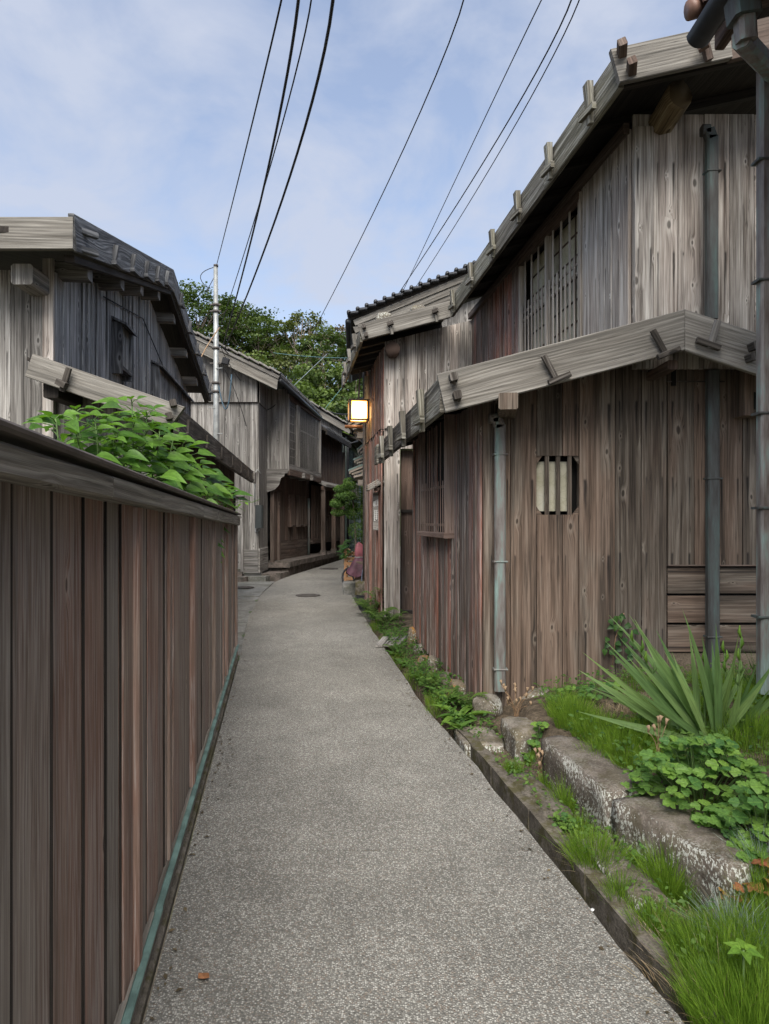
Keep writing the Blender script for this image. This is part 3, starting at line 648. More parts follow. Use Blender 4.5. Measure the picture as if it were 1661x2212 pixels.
for (x, y) in ((1183, 770), (1419, 715)):
    p = Pb(x, y) ; b = beam('roof_batten', P(x + 21, y + 54, YB - .045), P(x - 9, y - 2, YB - .07), 0.042, 0.035, (1, 0, 0), W_DKFASC, RH, 0.005)
    q = P(x + 24, y + 48, YB - .06); beam('wedge_key', q - Vector((.075, 0, .03)), q + Vector((.085, 0, .035)), 0.04, 0.04, UP, W_DKFASC, b, 0.006)
b = beam('roof_batten', P(1533, 752, YB - .05), P(1551, 692, YB - .09), 0.042, 0.035, (1, 0, 0), W_GREY, RH, 0.005)
q = P(1530, 740, YB - .06); beam('wedge_key', q - Vector((.085, 0, -.02)), q + Vector((.085, 0, -.04)), 0.045, 0.04, UP, W_DKFASC, b, 0.006)
for (x, y) in ((978, 818), (986, 857), (1622, 751), (1616, 775)): peg(RH, P(x, y, YB - .02), (0, -1, 0), s=1.3)
for k in range(4):
    p = eN.lerp(eF, [0.13, 0.37, 0.60, 0.80][k]) + UP * 0.135 + eo * 0.022
    cleat(RH, p, eo, ed, 0.27, W_MOSSY, 1.15)
beam('purlin_end', P(1098, 866, 5.05), (XA(1098), YA + .1, 2.50), 0.14, 0.12, (1, 0, 0), W_FRONT, RH, 0.01)
beam('purlin_end', (2.18, 5.25, 2.78), (2.18, 5.75, 2.78), 0.08, 0.07, (1, 0, 0), W_BROWN, RH, 0.01)
# upper storey
YU = 5.60
U0, U1 = Vector((1.995, YU)), Vector((1.345, 10.62)); ud = (U1 - U0).normalized(); uo = Vector((-ud.y, ud.x)); uo = uo if uo.x < 0 else -uo
uL = Line(U0, U1)
l0, l1 = uL.s_of(1262), uL.s_of(1130)
roofz = lambda s: 2.66 + 0.26 * 1.25
wall(RH, U0, uL.at(l0), 2.95, 4.76, W_PALE, uo, bounds=[0, .155, .30, .43, .555, l0] if l0 > .6 else None, wmin=.11, wmax=.16, core=0.09, t=0.03)
wall(RH, uL.at(l1), U1, 2.9, 4.72, W_RED, uo, 0.10, 0.17, core=0.09, battens=0.4, jit=0.006)
wl0, wl1 = uL.at(l0), uL.at(l1)
lat = beam('lattice_window', v3(wl0 + uo * .02, 2.95), v3(wl0 + uo * .02, 4.68), 0.05, 0.06, v3(ud, 0), W_LATT, RH)
beam('window_post', v3(wl1 + uo * .02, 2.95), v3(wl1 + uo * .02, 4.68), 0.06, 0.06, v3(ud, 0), W_LATT, lat)
beam('window_post', v3(wl0.lerp(wl1, .50) + uo * .02, 2.95), v3(wl0.lerp(wl1, .50) + uo * .02, 4.68), 0.06, 0.06, v3(ud, 0), W_LATT, lat)
nbar = 16
for i in range(nbar):
    p = wl0.lerp(wl1, (i + .5) / nbar) + uo * .03; tall = i % 2 == 0
    beam('lattice_bar', v3(p, 2.95), v3(p, 4.66 if tall else 4.14), 0.042 if tall else .036, 0.010, v3(ud, 0), W_LATT, lat, 0.003)
for z in (3.97, 4.06): beam('lattice_rail', v3(wl0 + uo * .012, z), v3(wl1 + uo * .012, z), 0.03, 0.015, UP, W_LATT, lat)
beam('lattice_rail', v3(wl0 + uo * .03, 4.66), v3(wl1 + uo * .03, 4.66), 0.08, 0.06, UP, W_BROWN, lat)
sh0, sh1 = wl0 - uo * .10, wl0.lerp(wl1, .97) - uo * .10
slab('shoji_screen', [v3(sh0, 2.95), v3(sh1, 2.95), v3(sh1, 4.66), v3(sh0, 4.66)], 0.008, PAPER, lat, v3(-uo, 0))
for k in range(7): beam('shoji_bar', v3(sh0 + uo * .005, 3.15 + k * .22), v3(sh1 + uo * .005, 3.15 + k * .22), 0.018, 0.015, UP, W_BROWN, lat)
for k in range(5):
    p = sh0.lerp(sh1, k / 4) + uo * .005; beam('shoji_bar', v3(p, 2.95), v3(p, 4.66), 0.022, 0.015, v3(ud, 0), W_BROWN, lat)
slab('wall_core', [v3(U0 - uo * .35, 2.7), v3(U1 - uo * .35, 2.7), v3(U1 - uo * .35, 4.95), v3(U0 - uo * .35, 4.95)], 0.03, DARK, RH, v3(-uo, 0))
rail(RH, U0, U1, 4.76, 4.72, 0.09, 0.05, uo, W_BROWN, 0.045, 'wall_plate')
XU = lambda x: (x - PCX) / FOC * YU
zU = lambda y: CAM_H - (y - PHZ) / FOC * YU
wall(RH, (XU(1364), YU), (XU(1800), YU), 2.82, 4.86, W_PALE, (0, -1), bounds=[XU(x) - XU(1364) for x in (1364, 1408, 1461, 1517, 1572, 1626, 1680, 1740, 1800)], core=0.1, t=0.03)
beam('corner_board', (XU(1386), YU - 0.045, 3.10), (XU(1386), YU - 0.045, 4.75), XU(1407) - XU(1366), 0.03, (1, 0, 0), W_PALE, RH)
# upper roof
g0, g1 = Vector((1.675, 4.92, 4.80)), Vector((0.985, 10.08, 4.695)); gd = (g1 - g0).normalized(); go = Vector((-1, -0.13, 0)).normalized()
for k, (a, b) in enumerate(((0, .28), (.2805, .62), (.6205, 1.0))):
    beam('eave_fascia', g0.lerp(g1, a), g0.lerp(g1, b), 0.275, 0.045, UP, W_MOSSY, RH, 0.006)
bb0 = Vector((1.615, 4.88, 4.785)); bb1 = Vector((3.3, 4.88, 5.16))
beam('barge_board', bb0, Vector((2.42, 4.88, 4.785 + .805 * .222)), 0.245, 0.05, UP, W_FASCIA, RH, 0.006, cut0=-0.05, cut1=.1)
beam('barge_board', Vector((2.40, 4.90, 4.775 + .805 * .222)), bb1, 0.245, 0.05, UP, W_BROWN, RH, 0.006)
soffit(RH, (1.66, 4.9, 4.90), (0.98, 10.1, 4.80), (4.2, 4.9, 5.46), (3.6, 10.1, 5.36), 9)
for (x, y) in ((1343, 116), (1364, 155)): peg(RH, P(x, y, 4.855), (-.3, -1, 0.2), W_BROWN, 1.3)
b = beam('roof_batten', P(1532, 130, 4.84), P(1520, 82, 4.82), 0.05, 0.04, (1, 0, 0), W_BROWN, RH)
beam('wedge_key', P(1508, 106, 4.8), P(1530, 92, 4.76), 0.05, 0.04, UP, W_BROWN, b)
for k in range(6):
    p = g0.lerp(g1, [0.075, .235, .40, .57, .755, .945][k]) + UP * 0.137 + go * 0.022
    cleat(RH, p, go, gd, 0.24, W_MOSSY, 1.05)
lg = tube('log_purlin', [P(1470, 203, 5.22), P(1470, 203, 5.22) + Vector((-.01, .03, 0)), P(1470, 203, 5.22) + Vector((0, .3, -.01)), P(1470, 203, 5.22) + Vector((0, .8, -.01))], 0.105, W_LOG, RH, 14, True, wob=.06)
# downpipes
def downpipe(parent, x, y0, y1, Yp, w, elbow, mat, brackets, yend=None, top=True):
    X = (x - PCX) / FOC * Yp; z0, z1 = CAM_H - (y1 - PHZ) / FOC * Yp, CAM_H - (y0 - PHZ) / FOC * Yp
    pp = beam('downpipe', (X, Yp, z0), (X, Yp, z1), w, w * .8, (1, 0, 0), mat, parent, 0.012)
    if elbow:
        beam('pipe_elbow', (X, Yp, z1 - .02), (X + elbow * .55, Yp, z1 + .055), w * .98, w * .8, (1, 0, .3), mat, pp, 0.012)
        beam('pipe_elbow', (X + elbow * .35, Yp, z1 + .05), (X + elbow * 1.6, Yp, z1 + .05), w * .9, w * .8, UP, mat, pp, 0.012)
    for y in brackets:
        z = CAM_H - (y - PHZ) / FOC * Yp
        beam('bracket', (X - w * .62, Yp, z), (X + w * .68, Yp, z), 0.014, w * .95, UP, mat, pp)
    return pp
downpipe(RH, 1079.5, 918, 1492, 5.60, 0.088, -0.055, COPPER, (982, 1213, 1445))
downpipe(RH, 1539, 800, 1442, 5.58, 0.092, 0, COPPERD, (1034, 1375))
downpipe(RH, 1537, 296, 690, 5.48, 0.088, -0.05, COPPERD, (372,))
# stones that weigh down the roof
def stone(name, c, r, mat, parent=None, seed=0, sub=2, flat=1.0):
    import bmesh
    bm = bmesh.new(); bmesh.ops.create_icosphere(bm, subdivisions=sub, radius=1.0); rr = random.Random(seed)
    ph = [rr.uniform(0, 6.28) for _ in range(6)]; V = []
    for v in bm.verts:
        p = v.co; q = 1 + 0.16 * math.sin(p.x * 2.7 + ph[0]) * math.sin(p.y * 2.9 + ph[1]) + 0.12 * math.sin(p.z * 3.3 + ph[2] + p.x * 2) + 0.05 * math.sin(p.x * 7 + ph[3]) * math.sin(p.y * 6 + ph[4] + p.z * 5)
        e = Vector((math.copysign(abs(p.x) ** .8, p.x), math.copysign(abs(p.y) ** .8, p.y), math.copysign(abs(p.z) ** .8, p.z)))
        V.append((c[0] + e.x * r[0] * q, c[1] + e.y * r[1] * q, c[2] + e.z * r[2] * q * flat))
    F = [[v.index for v in f.verts] for f in bm.faces]; bm.free()
    return mesh_obj(name, V, F, mat, parent, smooth=True)
tag(stone('roof_stone', (1.05, 6.5, 2.92), (.14, .16, .06), STONE, None, 3), 'rounded weight stone showing above the long lean-to gable board of the right house', 'stone')
tag(stone('roof_stone', (-0.02, 10.55, 4.66), (.13, .15, .09), STONE, None, 5), 'weight stone at the left end of the narrow upper roof under the tiled verge', 'stone')
tag(stone('roof_stone', (0.52, 10.6, 4.80), (.13, .15, .09), STONE, None, 6), 'weight stone at the middle of the narrow upper roof under the tiled verge', 'stone')

# ------------------------------------------------------------------ narrow house with the lantern
CH = root('wooden_house', (0.4, 11.8, 0.15), 'narrow plank house with the lit lantern and wooden sign on its alley side', 'house')
YC = 10.62
wall(CH, (0.0, YC), (1.34, YC), 2.7, lambda s: 4.33 + s * .25, W_PALE, (0, -1), 0.14, 0.2, core=0.08, t=.028)
beam('corner_board', (0.115, YC - .035, 0.14), (0.115, YC - .035, 4.25), 0.245, 0.03, (1, 0, 0), W_PALE, CH, .006)
wall(CH, (0.25, YC + .18), (1.5, YC + .18), 0.22, 2.7, W_BROWN, (0, -1), 0.16, 0.22, core=0.08)
beam('door_rail', (0.25, YC + .15, 1.75), (1.4, YC + .15, 1.75), 0.05, 0.04, UP, W_DARK, CH)
beam('threshold', (0.2, YC + .1, 0.19), (1.4, YC + .1, 0.19), 0.06, 0.12, UP, W_DARK, CH)
C0, C1 = Vector((0.0, YC)), Vector((-0.31, 12.95)); cd = (C1 - C0).normalized(); co = Vector((-cd.y, cd.x)); co = co if co.x < 0 else -co
wall(CH, C0, C1, 2.98, 4.25, W_RED, co, .09, .14, battens=.6, core=.08)
wall(CH, C0, C1, 0.12, 3.0, W_RED, co, .09, .14, battens=.6, core=.08, off=0.03)
beam('drip_board', v3(C0 + co * .04, 3.0), v3(C1 + co * .04, 3.0), 0.012, 0.06, UP, W_DARK, CH)
beam('drip_board', (0.0, YC - .06, 3.0), (.26, YC - .06, 3.0), 0.012, 0.05, UP, W_DARK, CH)
cb0, cb1 = P(778, 719, 10.1), P(972, 668.5, 10.1)
beam('barge_board', cb0, cb1, 0.235, 0.05, UP, W_FASCIA, CH, .006, cut0=-.08, cut1=.2)
ce0, ce1 = Vector((-0.335, 10.13, 4.31)), Vector((-0.745, 13.2, 4.31)); ceo = Vector((-1, -.13, 0)).normalized(); ced = (ce1 - ce0).normalized()
beam('eave_fascia', ce0, ce1, 0.2, 0.045, UP, W_MOSSY, CH, .006)
beam('fascia_end_board', ce1 + ceo * .03 - ced * .05, ce1 + ceo * .03 + ced * .3, 0.26, 0.04, UP, W_GREY, CH, .006)
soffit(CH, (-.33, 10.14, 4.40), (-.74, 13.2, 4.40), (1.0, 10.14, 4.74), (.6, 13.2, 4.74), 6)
for k in range(3): cleat(CH, ce0.lerp(ce1, [.12, .42, .72][k]) + UP * .1 + ceo * .022, ceo, ced, 0.2, W_FASCIA, 1.15, 0.07)
for (x, y) in ((786, 707), (791, 725)): peg(CH, P(x, y, 10.07), (0, -1, 0), s=1.2)
for (x, y) in ((840, 692), (937, 665)):
    b = beam('roof_batten', P(x + 7, y + 30, 10.06), P(x + 2, y - 2, 10.04), .04, .035, (1, 0, 0), W_FASCIA, CH)
    beam('wedge_key', P(x - 3, y + 9, 10.03), P(x + 9, y + 4, 10.0), .06, .05, UP, W_DKFASC, b)
tube('log_purlin', [(.12, 10.3, 4.16), (.12, 10.5, 4.17), (.12, 10.8, 4.18)], .105, W_BROWN, CH, 12, wob=.12)
box('eave_box', (-.36, 12.55, 3.78), (-.20, 12.85, 4.22), W_GREY, CH)
beam('bamboo_pole', P(841, 706, 10.4), P(800, 770, 12.7), .03, .03, UP, W_TAN, CH)
# lantern
LN = root('wall_lantern', (-0.43, 12.15, 3.37), 'glowing square paper lantern with wooden frame under the narrow eave', 'lantern')
EM = NT('lit_paper'); em = EM.N('ShaderNodeEmission')
_o = EM.obj(); _d = EM.vm('LENGTH', _o); 
_x = EM.N('ShaderNodeVectorMath'); _x.operation = 'LENGTH'; EM.put(_x.inputs[0], _o)
EM.put(em.inputs[0], EM.ramp(_x.outputs['Value'], [(0.0, (1.0, 0.80, 0.42)), (0.09, (1.0, 0.70, 0.28)), (0.165, (1.0, 0.40, 0.06))])); em.inputs[1].default_value = 3.4
EM.t.links.new(em.outputs[0], EM.out.inputs[0]); LIT = EM.m
Lc = Vector((-0.455, 12.15, 3.52)); la = math.radians(7.5); fx_ = Vector((math.cos(la), math.sin(la), 0)); fn = Vector((math.sin(la), -math.cos(la), 0))
h = .155; dp = .14
for s in (-1, 1):
    for t in (-1, 1): beam('frame_post', Lc + fx_ * s * h + fn * t * dp - UP * h, Lc + fx_ * s * h + fn * t * dp + UP * h, .045, .04, fx_, W_BROWN, LN)
    for t in (-1, 1):
        beam('frame_rail', Lc + fx_ * (-h - .017) + fn * t * dp + UP * s * (h + .012), Lc + fx_ * (h + .017) + fn * t * dp + UP * s * (h + .012), .03, .034, UP, W_BROWN, LN)
        beam('frame_rail', Lc + fx_ * t * h - fn * (dp - .02) + UP * s * (h + .012), Lc + fx_ * t * h + fn * (dp - .02) + UP * s * (h + .012), .028, .032, UP, W_BROWN, LN)
def pane(c, a, b, nm): 
    slab('paper_pane', [c - a - b, c + a - b, c + a + b, c - a + b], .004, LIT, LN, nm)
pane(Lc + fn * (dp - .004), fx_ * (h - .016), UP * h, -fn); pane(Lc - fn * (dp - .004), fx_ * (h - .016), UP * h, fn)
pane(Lc - fx_ * (h - .004), fn * (dp - .016), UP * h, fx_); pane(Lc + fx_ * (h - .004), fn * (dp - .016), UP * h, -fx_)
pane(Lc - UP * (h - .002), fx_ * (h - .016), fn * (dp - .016), UP)
slab('lantern_top', [Lc + fx_ * s * .18 + fn * t * .165 + UP * .185 for s, t in ((-1, -1), (1, -1), (1, 1), (-1, 1))], .014, W_BROWN, LN)
beam('hanger', Lc + UP * .185, Lc + UP * .72 + fx_ * .03, .03, .03, fx_, W_BROWN, LN)
beam('wall_arm', Lc + fx_ * .165 + UP * .1, Lc + fx_ * .27 + UP * .1, .04, .04, UP, W_BROWN, LN)
# sign
cL = Line(C0 + co * .062, C1 + co * .062)
sg = cL.at(cL.s_of(818)); SN = root('wall_sign', v3(sg, 1.45), 'small wooden sign with white painted characters and slatted roof on the narrow house', 'sign')
n3 = Vector((.10, -1, 0)).normalized(); a3 = Vector((1, .10, 0)).normalized()
sc_ = Vector((-.105, sg.y - .02, 1.60))
def SP(u, v, o=0): return P(806 + (821 - 806) * u, 1063 + (1145 - 1063) * v, sg.y) + n3 * o
p00, p10, p01, p11 = SP(0, .03), SP(1, -.02), SP(0, 1), SP(1, 1.01)
slab('sign_board', [p01, p11, p10, p00], .06, W_GREY, SN, -n3)
slab('sign_back', [SP(.2, 1.0) - n3 * .062, SP(1.45, 1.01) - n3 * .062, SP(1.45, 0.0) - n3 * .062, SP(.2, .0) - n3 * .062], .10, W_BROWN, SN, -n3)
def marks():
    V = []; F = []
    def stroke(u0, v0, u1, v1, w):
        a, b = SP(u0, v0, .0015), SP(u1, v1, .0015); d = (b - a).normalized(); s = n3.cross(d).normalized() * w; k = len(V)
        V.extend([a - s * .7, a + s * .7, (a + b) / 2 + s * 1.1, b + s * .8, b - s * .8, (a + b) / 2 - s * 1.1]); F.append([k, k + 5, k + 4, k + 3, k + 2, k + 1])
    W = .0052
    for q in ((.08, .25, .08, .375), (.05, .255, .52, .225), (.05, .30, .42, .272), (.2, .235, .2, .3), (.1, .345, .38, .30), (.22, .30, .18, .385), (.38, .24, .42, .30), (.4, .33, .5, .375), (.3, .33, .33, .38),
              (.6, .20, .6, .37), (.6, .215, .92, .19), (.6, .255, .9, .235), (.6, .29, .9, .275), (.75, .20, .75, .36), (.9, .2, .88, .37), (.62, .335, .86, .325), (.7, .37, .84, .35)): stroke(*q, W)
    for u in (.22, .48, .76):
        for v in (.48, .525, .575, .625, .675, .725)[: 6 if u != .48 else 5]:
            stroke(u - .09 * ((v * 37) % 1.6 - .3), v, u + .07, v + .028, W * 1.7)
        stroke(u, .475, u, .735, W * .9)
    stroke(.62, .545, .95, .53, W)
    return mesh_obj('painted_characters', V, F, WHITE, SN)
marks()
ra, rb = P(793, 1060, sg.y - .13), P(831, 1040, sg.y - .02)
for k in range(3): 
    o = (fn * .0) + Vector((0, .09 * k - .10, .035 * k))
    beam('roof_slat', ra + o, rb + o + Vector((0, 0, .005 * k)), .03, .085, UP, W_FASCIA, SN)
for t in (.1, .5, .92):
    c = ra.lerp(rb, t); beam('slat_tie', c + Vector((0, -.15, -.02)), c + Vector((0, .1, .085)), .03, .025, (1, 0, 0), W_BROWN, SN)
beam('roof_bracket', ra.lerp(rb, .5) + Vector((0, -.1, -.06)), ra.lerp(rb, .88) + Vector((.02, .06, -.01)), .05, .07, UP, W_BROWN, SN)
# ------------------------------------------------------------------ fence on the left
FE = root('wooden_fence', (-1.2, 4.2, 0.02), 'long brown vertical board fence with dark cap and green copper strip along the path', 'fence')
def FX(y): return -0.815 - 0.155 * (y - 2.18)
fd = Vector((-0.155, 1, 0)).normalized(); fo = Vector((1, 0.155, 0)).normalized()
def FP(y, z, o=0.0): return Vector((FX(y), y, z)) + fo * o
ftop = lambda y: 1.755 - (y - 1.05) * 0.0105
fy = [0.35]
for b in (0.58, 0.80, 1.0, 1.22, 1.44, 1.68, 1.90, 2.08): fy.append(b)
while fy[-1] < 7.5: fy.append(fy[-1] + R.uniform(.17, .235))
fy[-1] = 7.66
for a, b in zip(fy, fy[1:]):
    c = (a + b) / 2; z0, z1 = zg(c) + 0.13, ftop(c) - .035 - .044 - c * .0075 + .012
    j = R.uniform(-.007, .007)
    beam('fence_board', FP(c, z0, j), FP(c, z1 + .01, j + R.uniform(-.004, .004)), b - a - .006, 0.022, fd, [W_FENCE, W_FENCE2, W_FENCE2][R.randint(0, 2)] if c < 2.6 else [W_FENCE, W_FENCE, W_FENCE2][R.randint(0, 2)], FE, .006)
    beam('gap_shade_strip', FP(b, z0, .008), FP(b, z1 + .005, .008), .009, .006, fd, W_DARK, FE, .001)  # dark strip near the board face paints in the shade of the narrow gap
    if R.random() < .16:
        w = R.uniform(.02, .05); y = b if R.random() < .6 else c + R.uniform(-.04, .04)
        beam('cover_batten', FP(y, z0, .018), FP(y, z1, .018), w, .014, fd, W_FENCE, FE, .003)
for y in (2.25, 3.75, 5.0, 6.3): beam('fence_post', FP(y, 0.14, .018), FP(y, ftop(y) - .1, .018), .06, .035, fd, W_FENCE, FE, .004)
beam('fence_post', FP(7.69, 0.0, 0), FP(7.69, ftop(7.69) - .03, 0), .06, .08, fd, W_FENCE, FE, .004)
for (a, b) in ((.3, 1.735), (1.74, 3.9), (3.905, 5.9), (5.905, 7.74)):
    wa, wb = .044 + a * .0075, .044 + b * .0075; beam('top_beam', FP(a, ftop(a) - .035 - wa / 2, .03), FP(b, ftop(b) - .035 - wb / 2, .03), wa, .07, UP, W_BEAM, FE, .005, w1=wb)
beam('fence_cap', FP(.25, ftop(.25) - .012, .0), FP(7.78, ftop(7.78) - .013, .0), .018, .15, UP, CAPM, FE, .008)
slab('fence_back', [FP(.3, .05, -.03), FP(7.7, .1, -.03), FP(7.7, ftop(7.7) - .05, -.03), FP(.3, ftop(.3) - .05, -.03)], .02, W_DARK, FE, -fo)
for a, b in ((.3, 2.55), (2.552, 4.6), (4.602, 6.2), (6.202, 7.72)):
    beam('base_board', FP(a, zg(a) + .085, .02), FP(b, zg(b) + .085, .02), .10, .03, UP, W_BEAM, FE, .004)
    beam('copper_strip', FP(a - .01, zg(a) + .140, .040), FP(b + .01, zg(b) + .140, .043), .016, .026, UP, TEAL, FE, .005)
beam('footing', FP(.3, zg(.3) + .005, .02), FP(7.74, zg(7.74) + .005, .02), .05, .06, UP, KERB, FE, .008)

# ------------------------------------------------------------------ left house with the gable over the alley
LH = root('wooden_house', (-3.3, 10.0, 0.1), 'dark grey plank house with gable to the alley behind the board fence', 'house')
YL = 6.40
G0, G1 = Vector((-3.05, YL)), Vector((-3.95, 13.95)); gdd = (G1 - G0).normalized(); gout = Vector((gdd.y, -gdd.x)); gout = gout if gout.x > 0 else -gout
gL = Line(G0, G1)
ridge_s = 3.9
def gable_z(s):      # underside of the gable roof over the wall
    return 3.92 + 0.262 * (s + 0.5) if s < ridge_s else 3.92 + 0.262 * (ridge_s + .5) - 0.215 * (s - ridge_s) 
g3 = v3(gout, 0); gd3 = v3(gdd, 0)
win1 = (gL.s_of(238), gL.s_of(260), 3.44, 3.98)
win2 = (gL.s_of(324), gL.s_of(396), 2.9, 3.96)
wall(LH, G0, G1, 2.3, lambda s: gable_z(s) - .16, W_BLUE, gout, .13, .22, battens=.35, core=.09, openings=[win1, win2], jit=.006)
# front wall towards the camera
wall(LH, (-5.6, YL), (-3.05, YL), 0.3, 3.90, W_GREY, (0, -1), .16, .22, core=.08, t=.028)
beam('corner_board', (-3.08, YL - .035, .3), (-3.08, YL - .035, 4.0), .10, .03, (1, 0, 0), W_PALE, LH)
# small boxed windows on the gable
def hood(parent, s0, s1, z1, z0, pr=.14):
    a, b = gL.at(s0), gL.at(s1)
    fr = beam('window_box', v3(a + gout * .06, z0 - .08), v3(a + gout * .06, z1), .16, .035, g3, W_BLUEF, parent)
    beam('window_side', v3(b + gout * .06, z0 - .08), v3(b + gout * .06, z1), .16, .035, g3, W_BLUEF, fr)
    beam('window_sill', v3(a + gout * .06, z0), v3(b + gout * .06, z0), .05, .17, UP, W_BLUEF, fr)
    slab('hood_board', [v3(a - gdd * .05, z1 + .07), v3(b + gdd * .05, z1 + .07), v3(b + gdd * .05 + gout * .2, z1 - .02), v3(a - gdd * .05 + gout * .2, z1 - .02)], .03, W_BLUEF, fr)
    slab('window_dark', [v3(a, z0), v3(b, z0), v3(b, z1), v3(a, z1)], .01, DARK, fr, -g3)
    n = max(3, int((s1 - s0) / .085))
    for i in range(n):
        p = a.lerp(b, (i + .5) / n) + gout * .09; beam('window_bar', v3(p, z0), v3(p, z1), .03, .03, gd3, W_BLUE, fr, .003)
hood(LH, win1[0], win1[1], win1[3], win1[2])
hood(LH, win2[0], win2[0] + (win2[1] - win2[0]) * .62, win2[3], win2[2])
hood(LH, win2[0] + (win2[1] - win2[0]) * .66, win2[1], win2[3] - .02, win2[2])
# roof of the gable: verge boards along the alley side
def GP(s, z, o): return v3(gL.at(s) + gout * o, z)
ov = .36
vz = lambda s: gable_z(s) + .02
nb = 1
beam('verge_board', GP(-.62, vz(-.5) + .08, ov), GP(ridge_s - .02, vz(ridge_s) + .08, ov), .30, .05, UP, W_BLUEF, LH, .006, cut0=.0, cut1=.3)
beam('verge_board', GP(ridge_s + .02, vz(ridge_s) + .08, ov), GP(8.2, vz(8.2) + .08, ov), .30, .05, UP, W_BLUEF, LH, .006, cut0=-.3)
beam('eave_fascia', GP(-.64, vz(-.5) + .06, ov + .02), v3((-6.2, 5.82), vz(-.5) + .06), .27, .05, UP, W_FASCIA, LH, .006)
beam('soffit_board', GP(-.5, vz(-.5) - .10, ov - .06), GP(ridge_s, vz(ridge_s) - .10, ov - .06), .06, .08, UP, W_DARK, LH)
beam('soffit_board', GP(ridge_s, vz(ridge_s) - .10, ov - .06), GP(8.1, vz(8.1) - .10, ov - .06), .06, .08, UP, W_DARK, LH)
slab('roof_deck', [GP(-.6, vz(-.6) + .14, ov - .02), GP(ridge_s, vz(ridge_s) + .14, ov - .02), GP(ridge_s, vz(ridge_s) + .14, -2.8), GP(-.6, vz(-.6) + .14, -2.8)], .05, W_DARK, LH)
slab('roof_deck', [GP(ridge_s, vz(ridge_s) + .14, ov - .02), GP(8.15, vz(8.15) + .14, ov - .02), GP(8.15, vz(8.15) + .14, -2.8), GP(ridge_s, vz(ridge_s) + .14, -2.8)], .05, W_DARK, LH)
for s in (.15, 1.35, 2.3, 3.35, 4.55, 5.75, 6.95): 
    z = gable_z(s) - .14; beam('purlin_end', GP(s, z, -.1), GP(s, z, ov - .08), .16, .15, gd3, W_GREY, LH, .012)
beam('purlin_end', (-3.16, 6.45, 3.75), (-3.16, 6.05, 3.75), .19, .18, (1, 0, 0), W_GREY, LH, .02)
for s in (.55, 1.30, 1.98, 2.62, 3.25, 4.4, 5.25, 6.05, 6.9, 7.8):
    p = GP(s, vz(s) + .155, ov + .03)
    b = beam('roof_batten', p - UP * .17, p + UP * .0 + g3 * .03, .045, .05, gd3, W_BLUEF, LH)
    beam('wedge_key', p - UP * .185 - gd3 * .06 + g3 * .02, p - UP * .185 + gd3 * .12 + g3 * .04, .04, .05, UP, W_BLUEF, b)
for z in (.10, -.06): beam('peg', GP(-.45, vz(-.5) + .07 + z, ov), GP(-.28, vz(-.5) + .09 + z, ov + .1), .05, .05, UP, W_BLUEF, LH)
tube('wall_cable', [GP(1.45, gable_z(1.45) - .3, .05), GP(3.4, 4.45, .05), GP(6.2, 3.75, .05)], .008, BLACK, LH, 5)
# lean-to towards the alley
beam('barge_board', (-3.0, 5.88, 2.915), (-1.75, 5.88, 2.475), .205, .05, UP, W_FASCIA, LH, .006, cut1=.3)
lE0, lE1 = Vector((-1.77, 5.90, 2.455)), Vector((-2.585, 13.55, 2.455)); led = (lE1 - lE0).normalized(); leo = Vector((1, .107, 0)).normalized()
beam('eave_fascia', lE0, lE0.lerp(lE1, .45), .23, .05, UP, W_DKFASC, LH, .006)
beam('eave_fascia', lE0.lerp(lE1, .4505), lE1, .23, .05, UP, W_DKFASC, LH, .006)
beam('fascia_end_board', lE1 + leo * .03, lE1 + leo * .03 + led * .35, .23, .04, UP, W_GREY, LH, .006)
for t in (.05, .2, .36, .52, .68, .84, .965):
    p = lE0.lerp(lE1, t) + UP * .06 + leo * .028
    b = beam('roof_batten', p - UP * .12, p + UP * .0, .04, .035, led, W_DKFASC, LH); beam('wedge_key', p - UP * .13 - led * .07, p - UP * .13 + led * .12, .035, .04, UP, W_DKFASC, b)
slab('roof_deck', [(-1.8, 5.92, 2.56), (-2.6, 13.6, 2.56), (-3.9, 13.6, 3.0), (-3.05, 5.92, 3.0)], .03, W_DARK, LH)
for k in range(12):
    a = Vector((-1.82, 6.0, 2.49)).lerp(Vector((-2.6, 13.4, 2.49)), (k + .5) / 12); beam('rafter', a, a + Vector((-1.2, 0, .41)), .06, .07, (0, 1, 0), W_DARK, LH)
b = beam('roof_batten', P(134, 845, 5.83), P(149, 795, 5.80), .045, .035, (1, 0, 0), W_DKFASC, LH); beam('wedge_key', P(124, 824, 5.8), P(143, 834, 5.78), .05, .05, UP, W_DKFASC, b)
for (x, y) in ((374, 873), (365, 901)): peg(LH, P(x, y, 5.85), (.3, -1, 0), s=1.2)
beam('purlin_end', (-2.86, 6.5, 2.72), (-2.86, 5.95, 2.72), .13, .13, (1, 0, 0), W_DARK, LH, .01)
wall(LH, (-3.05, YL + .05), (-2.15, YL + .05), .2, lambda s: 2.88 - s * .35, W_GREY, (0, -1), .15, .21, core=.08)
k0, k1 = Vector((-2.14, YL + .05)), Vector((-2.85, 13.1)); kout = Vector((1, .1))
wall(LH, k0, k1, .2, 2.52, W_BROWN, kout, .16, .22, core=.08)
slab('window_lattice_back', [v3(k1 + Vector((.04, -1.2)), 1.2), v3(k1 + Vector((.04, 0)), 1.2), v3(k1 + Vector((.04, 0)), 2.2), v3(k1 + Vector((.04, -1.2)), 2.2)], .02, DARK, LH, (-1, 0, 0))

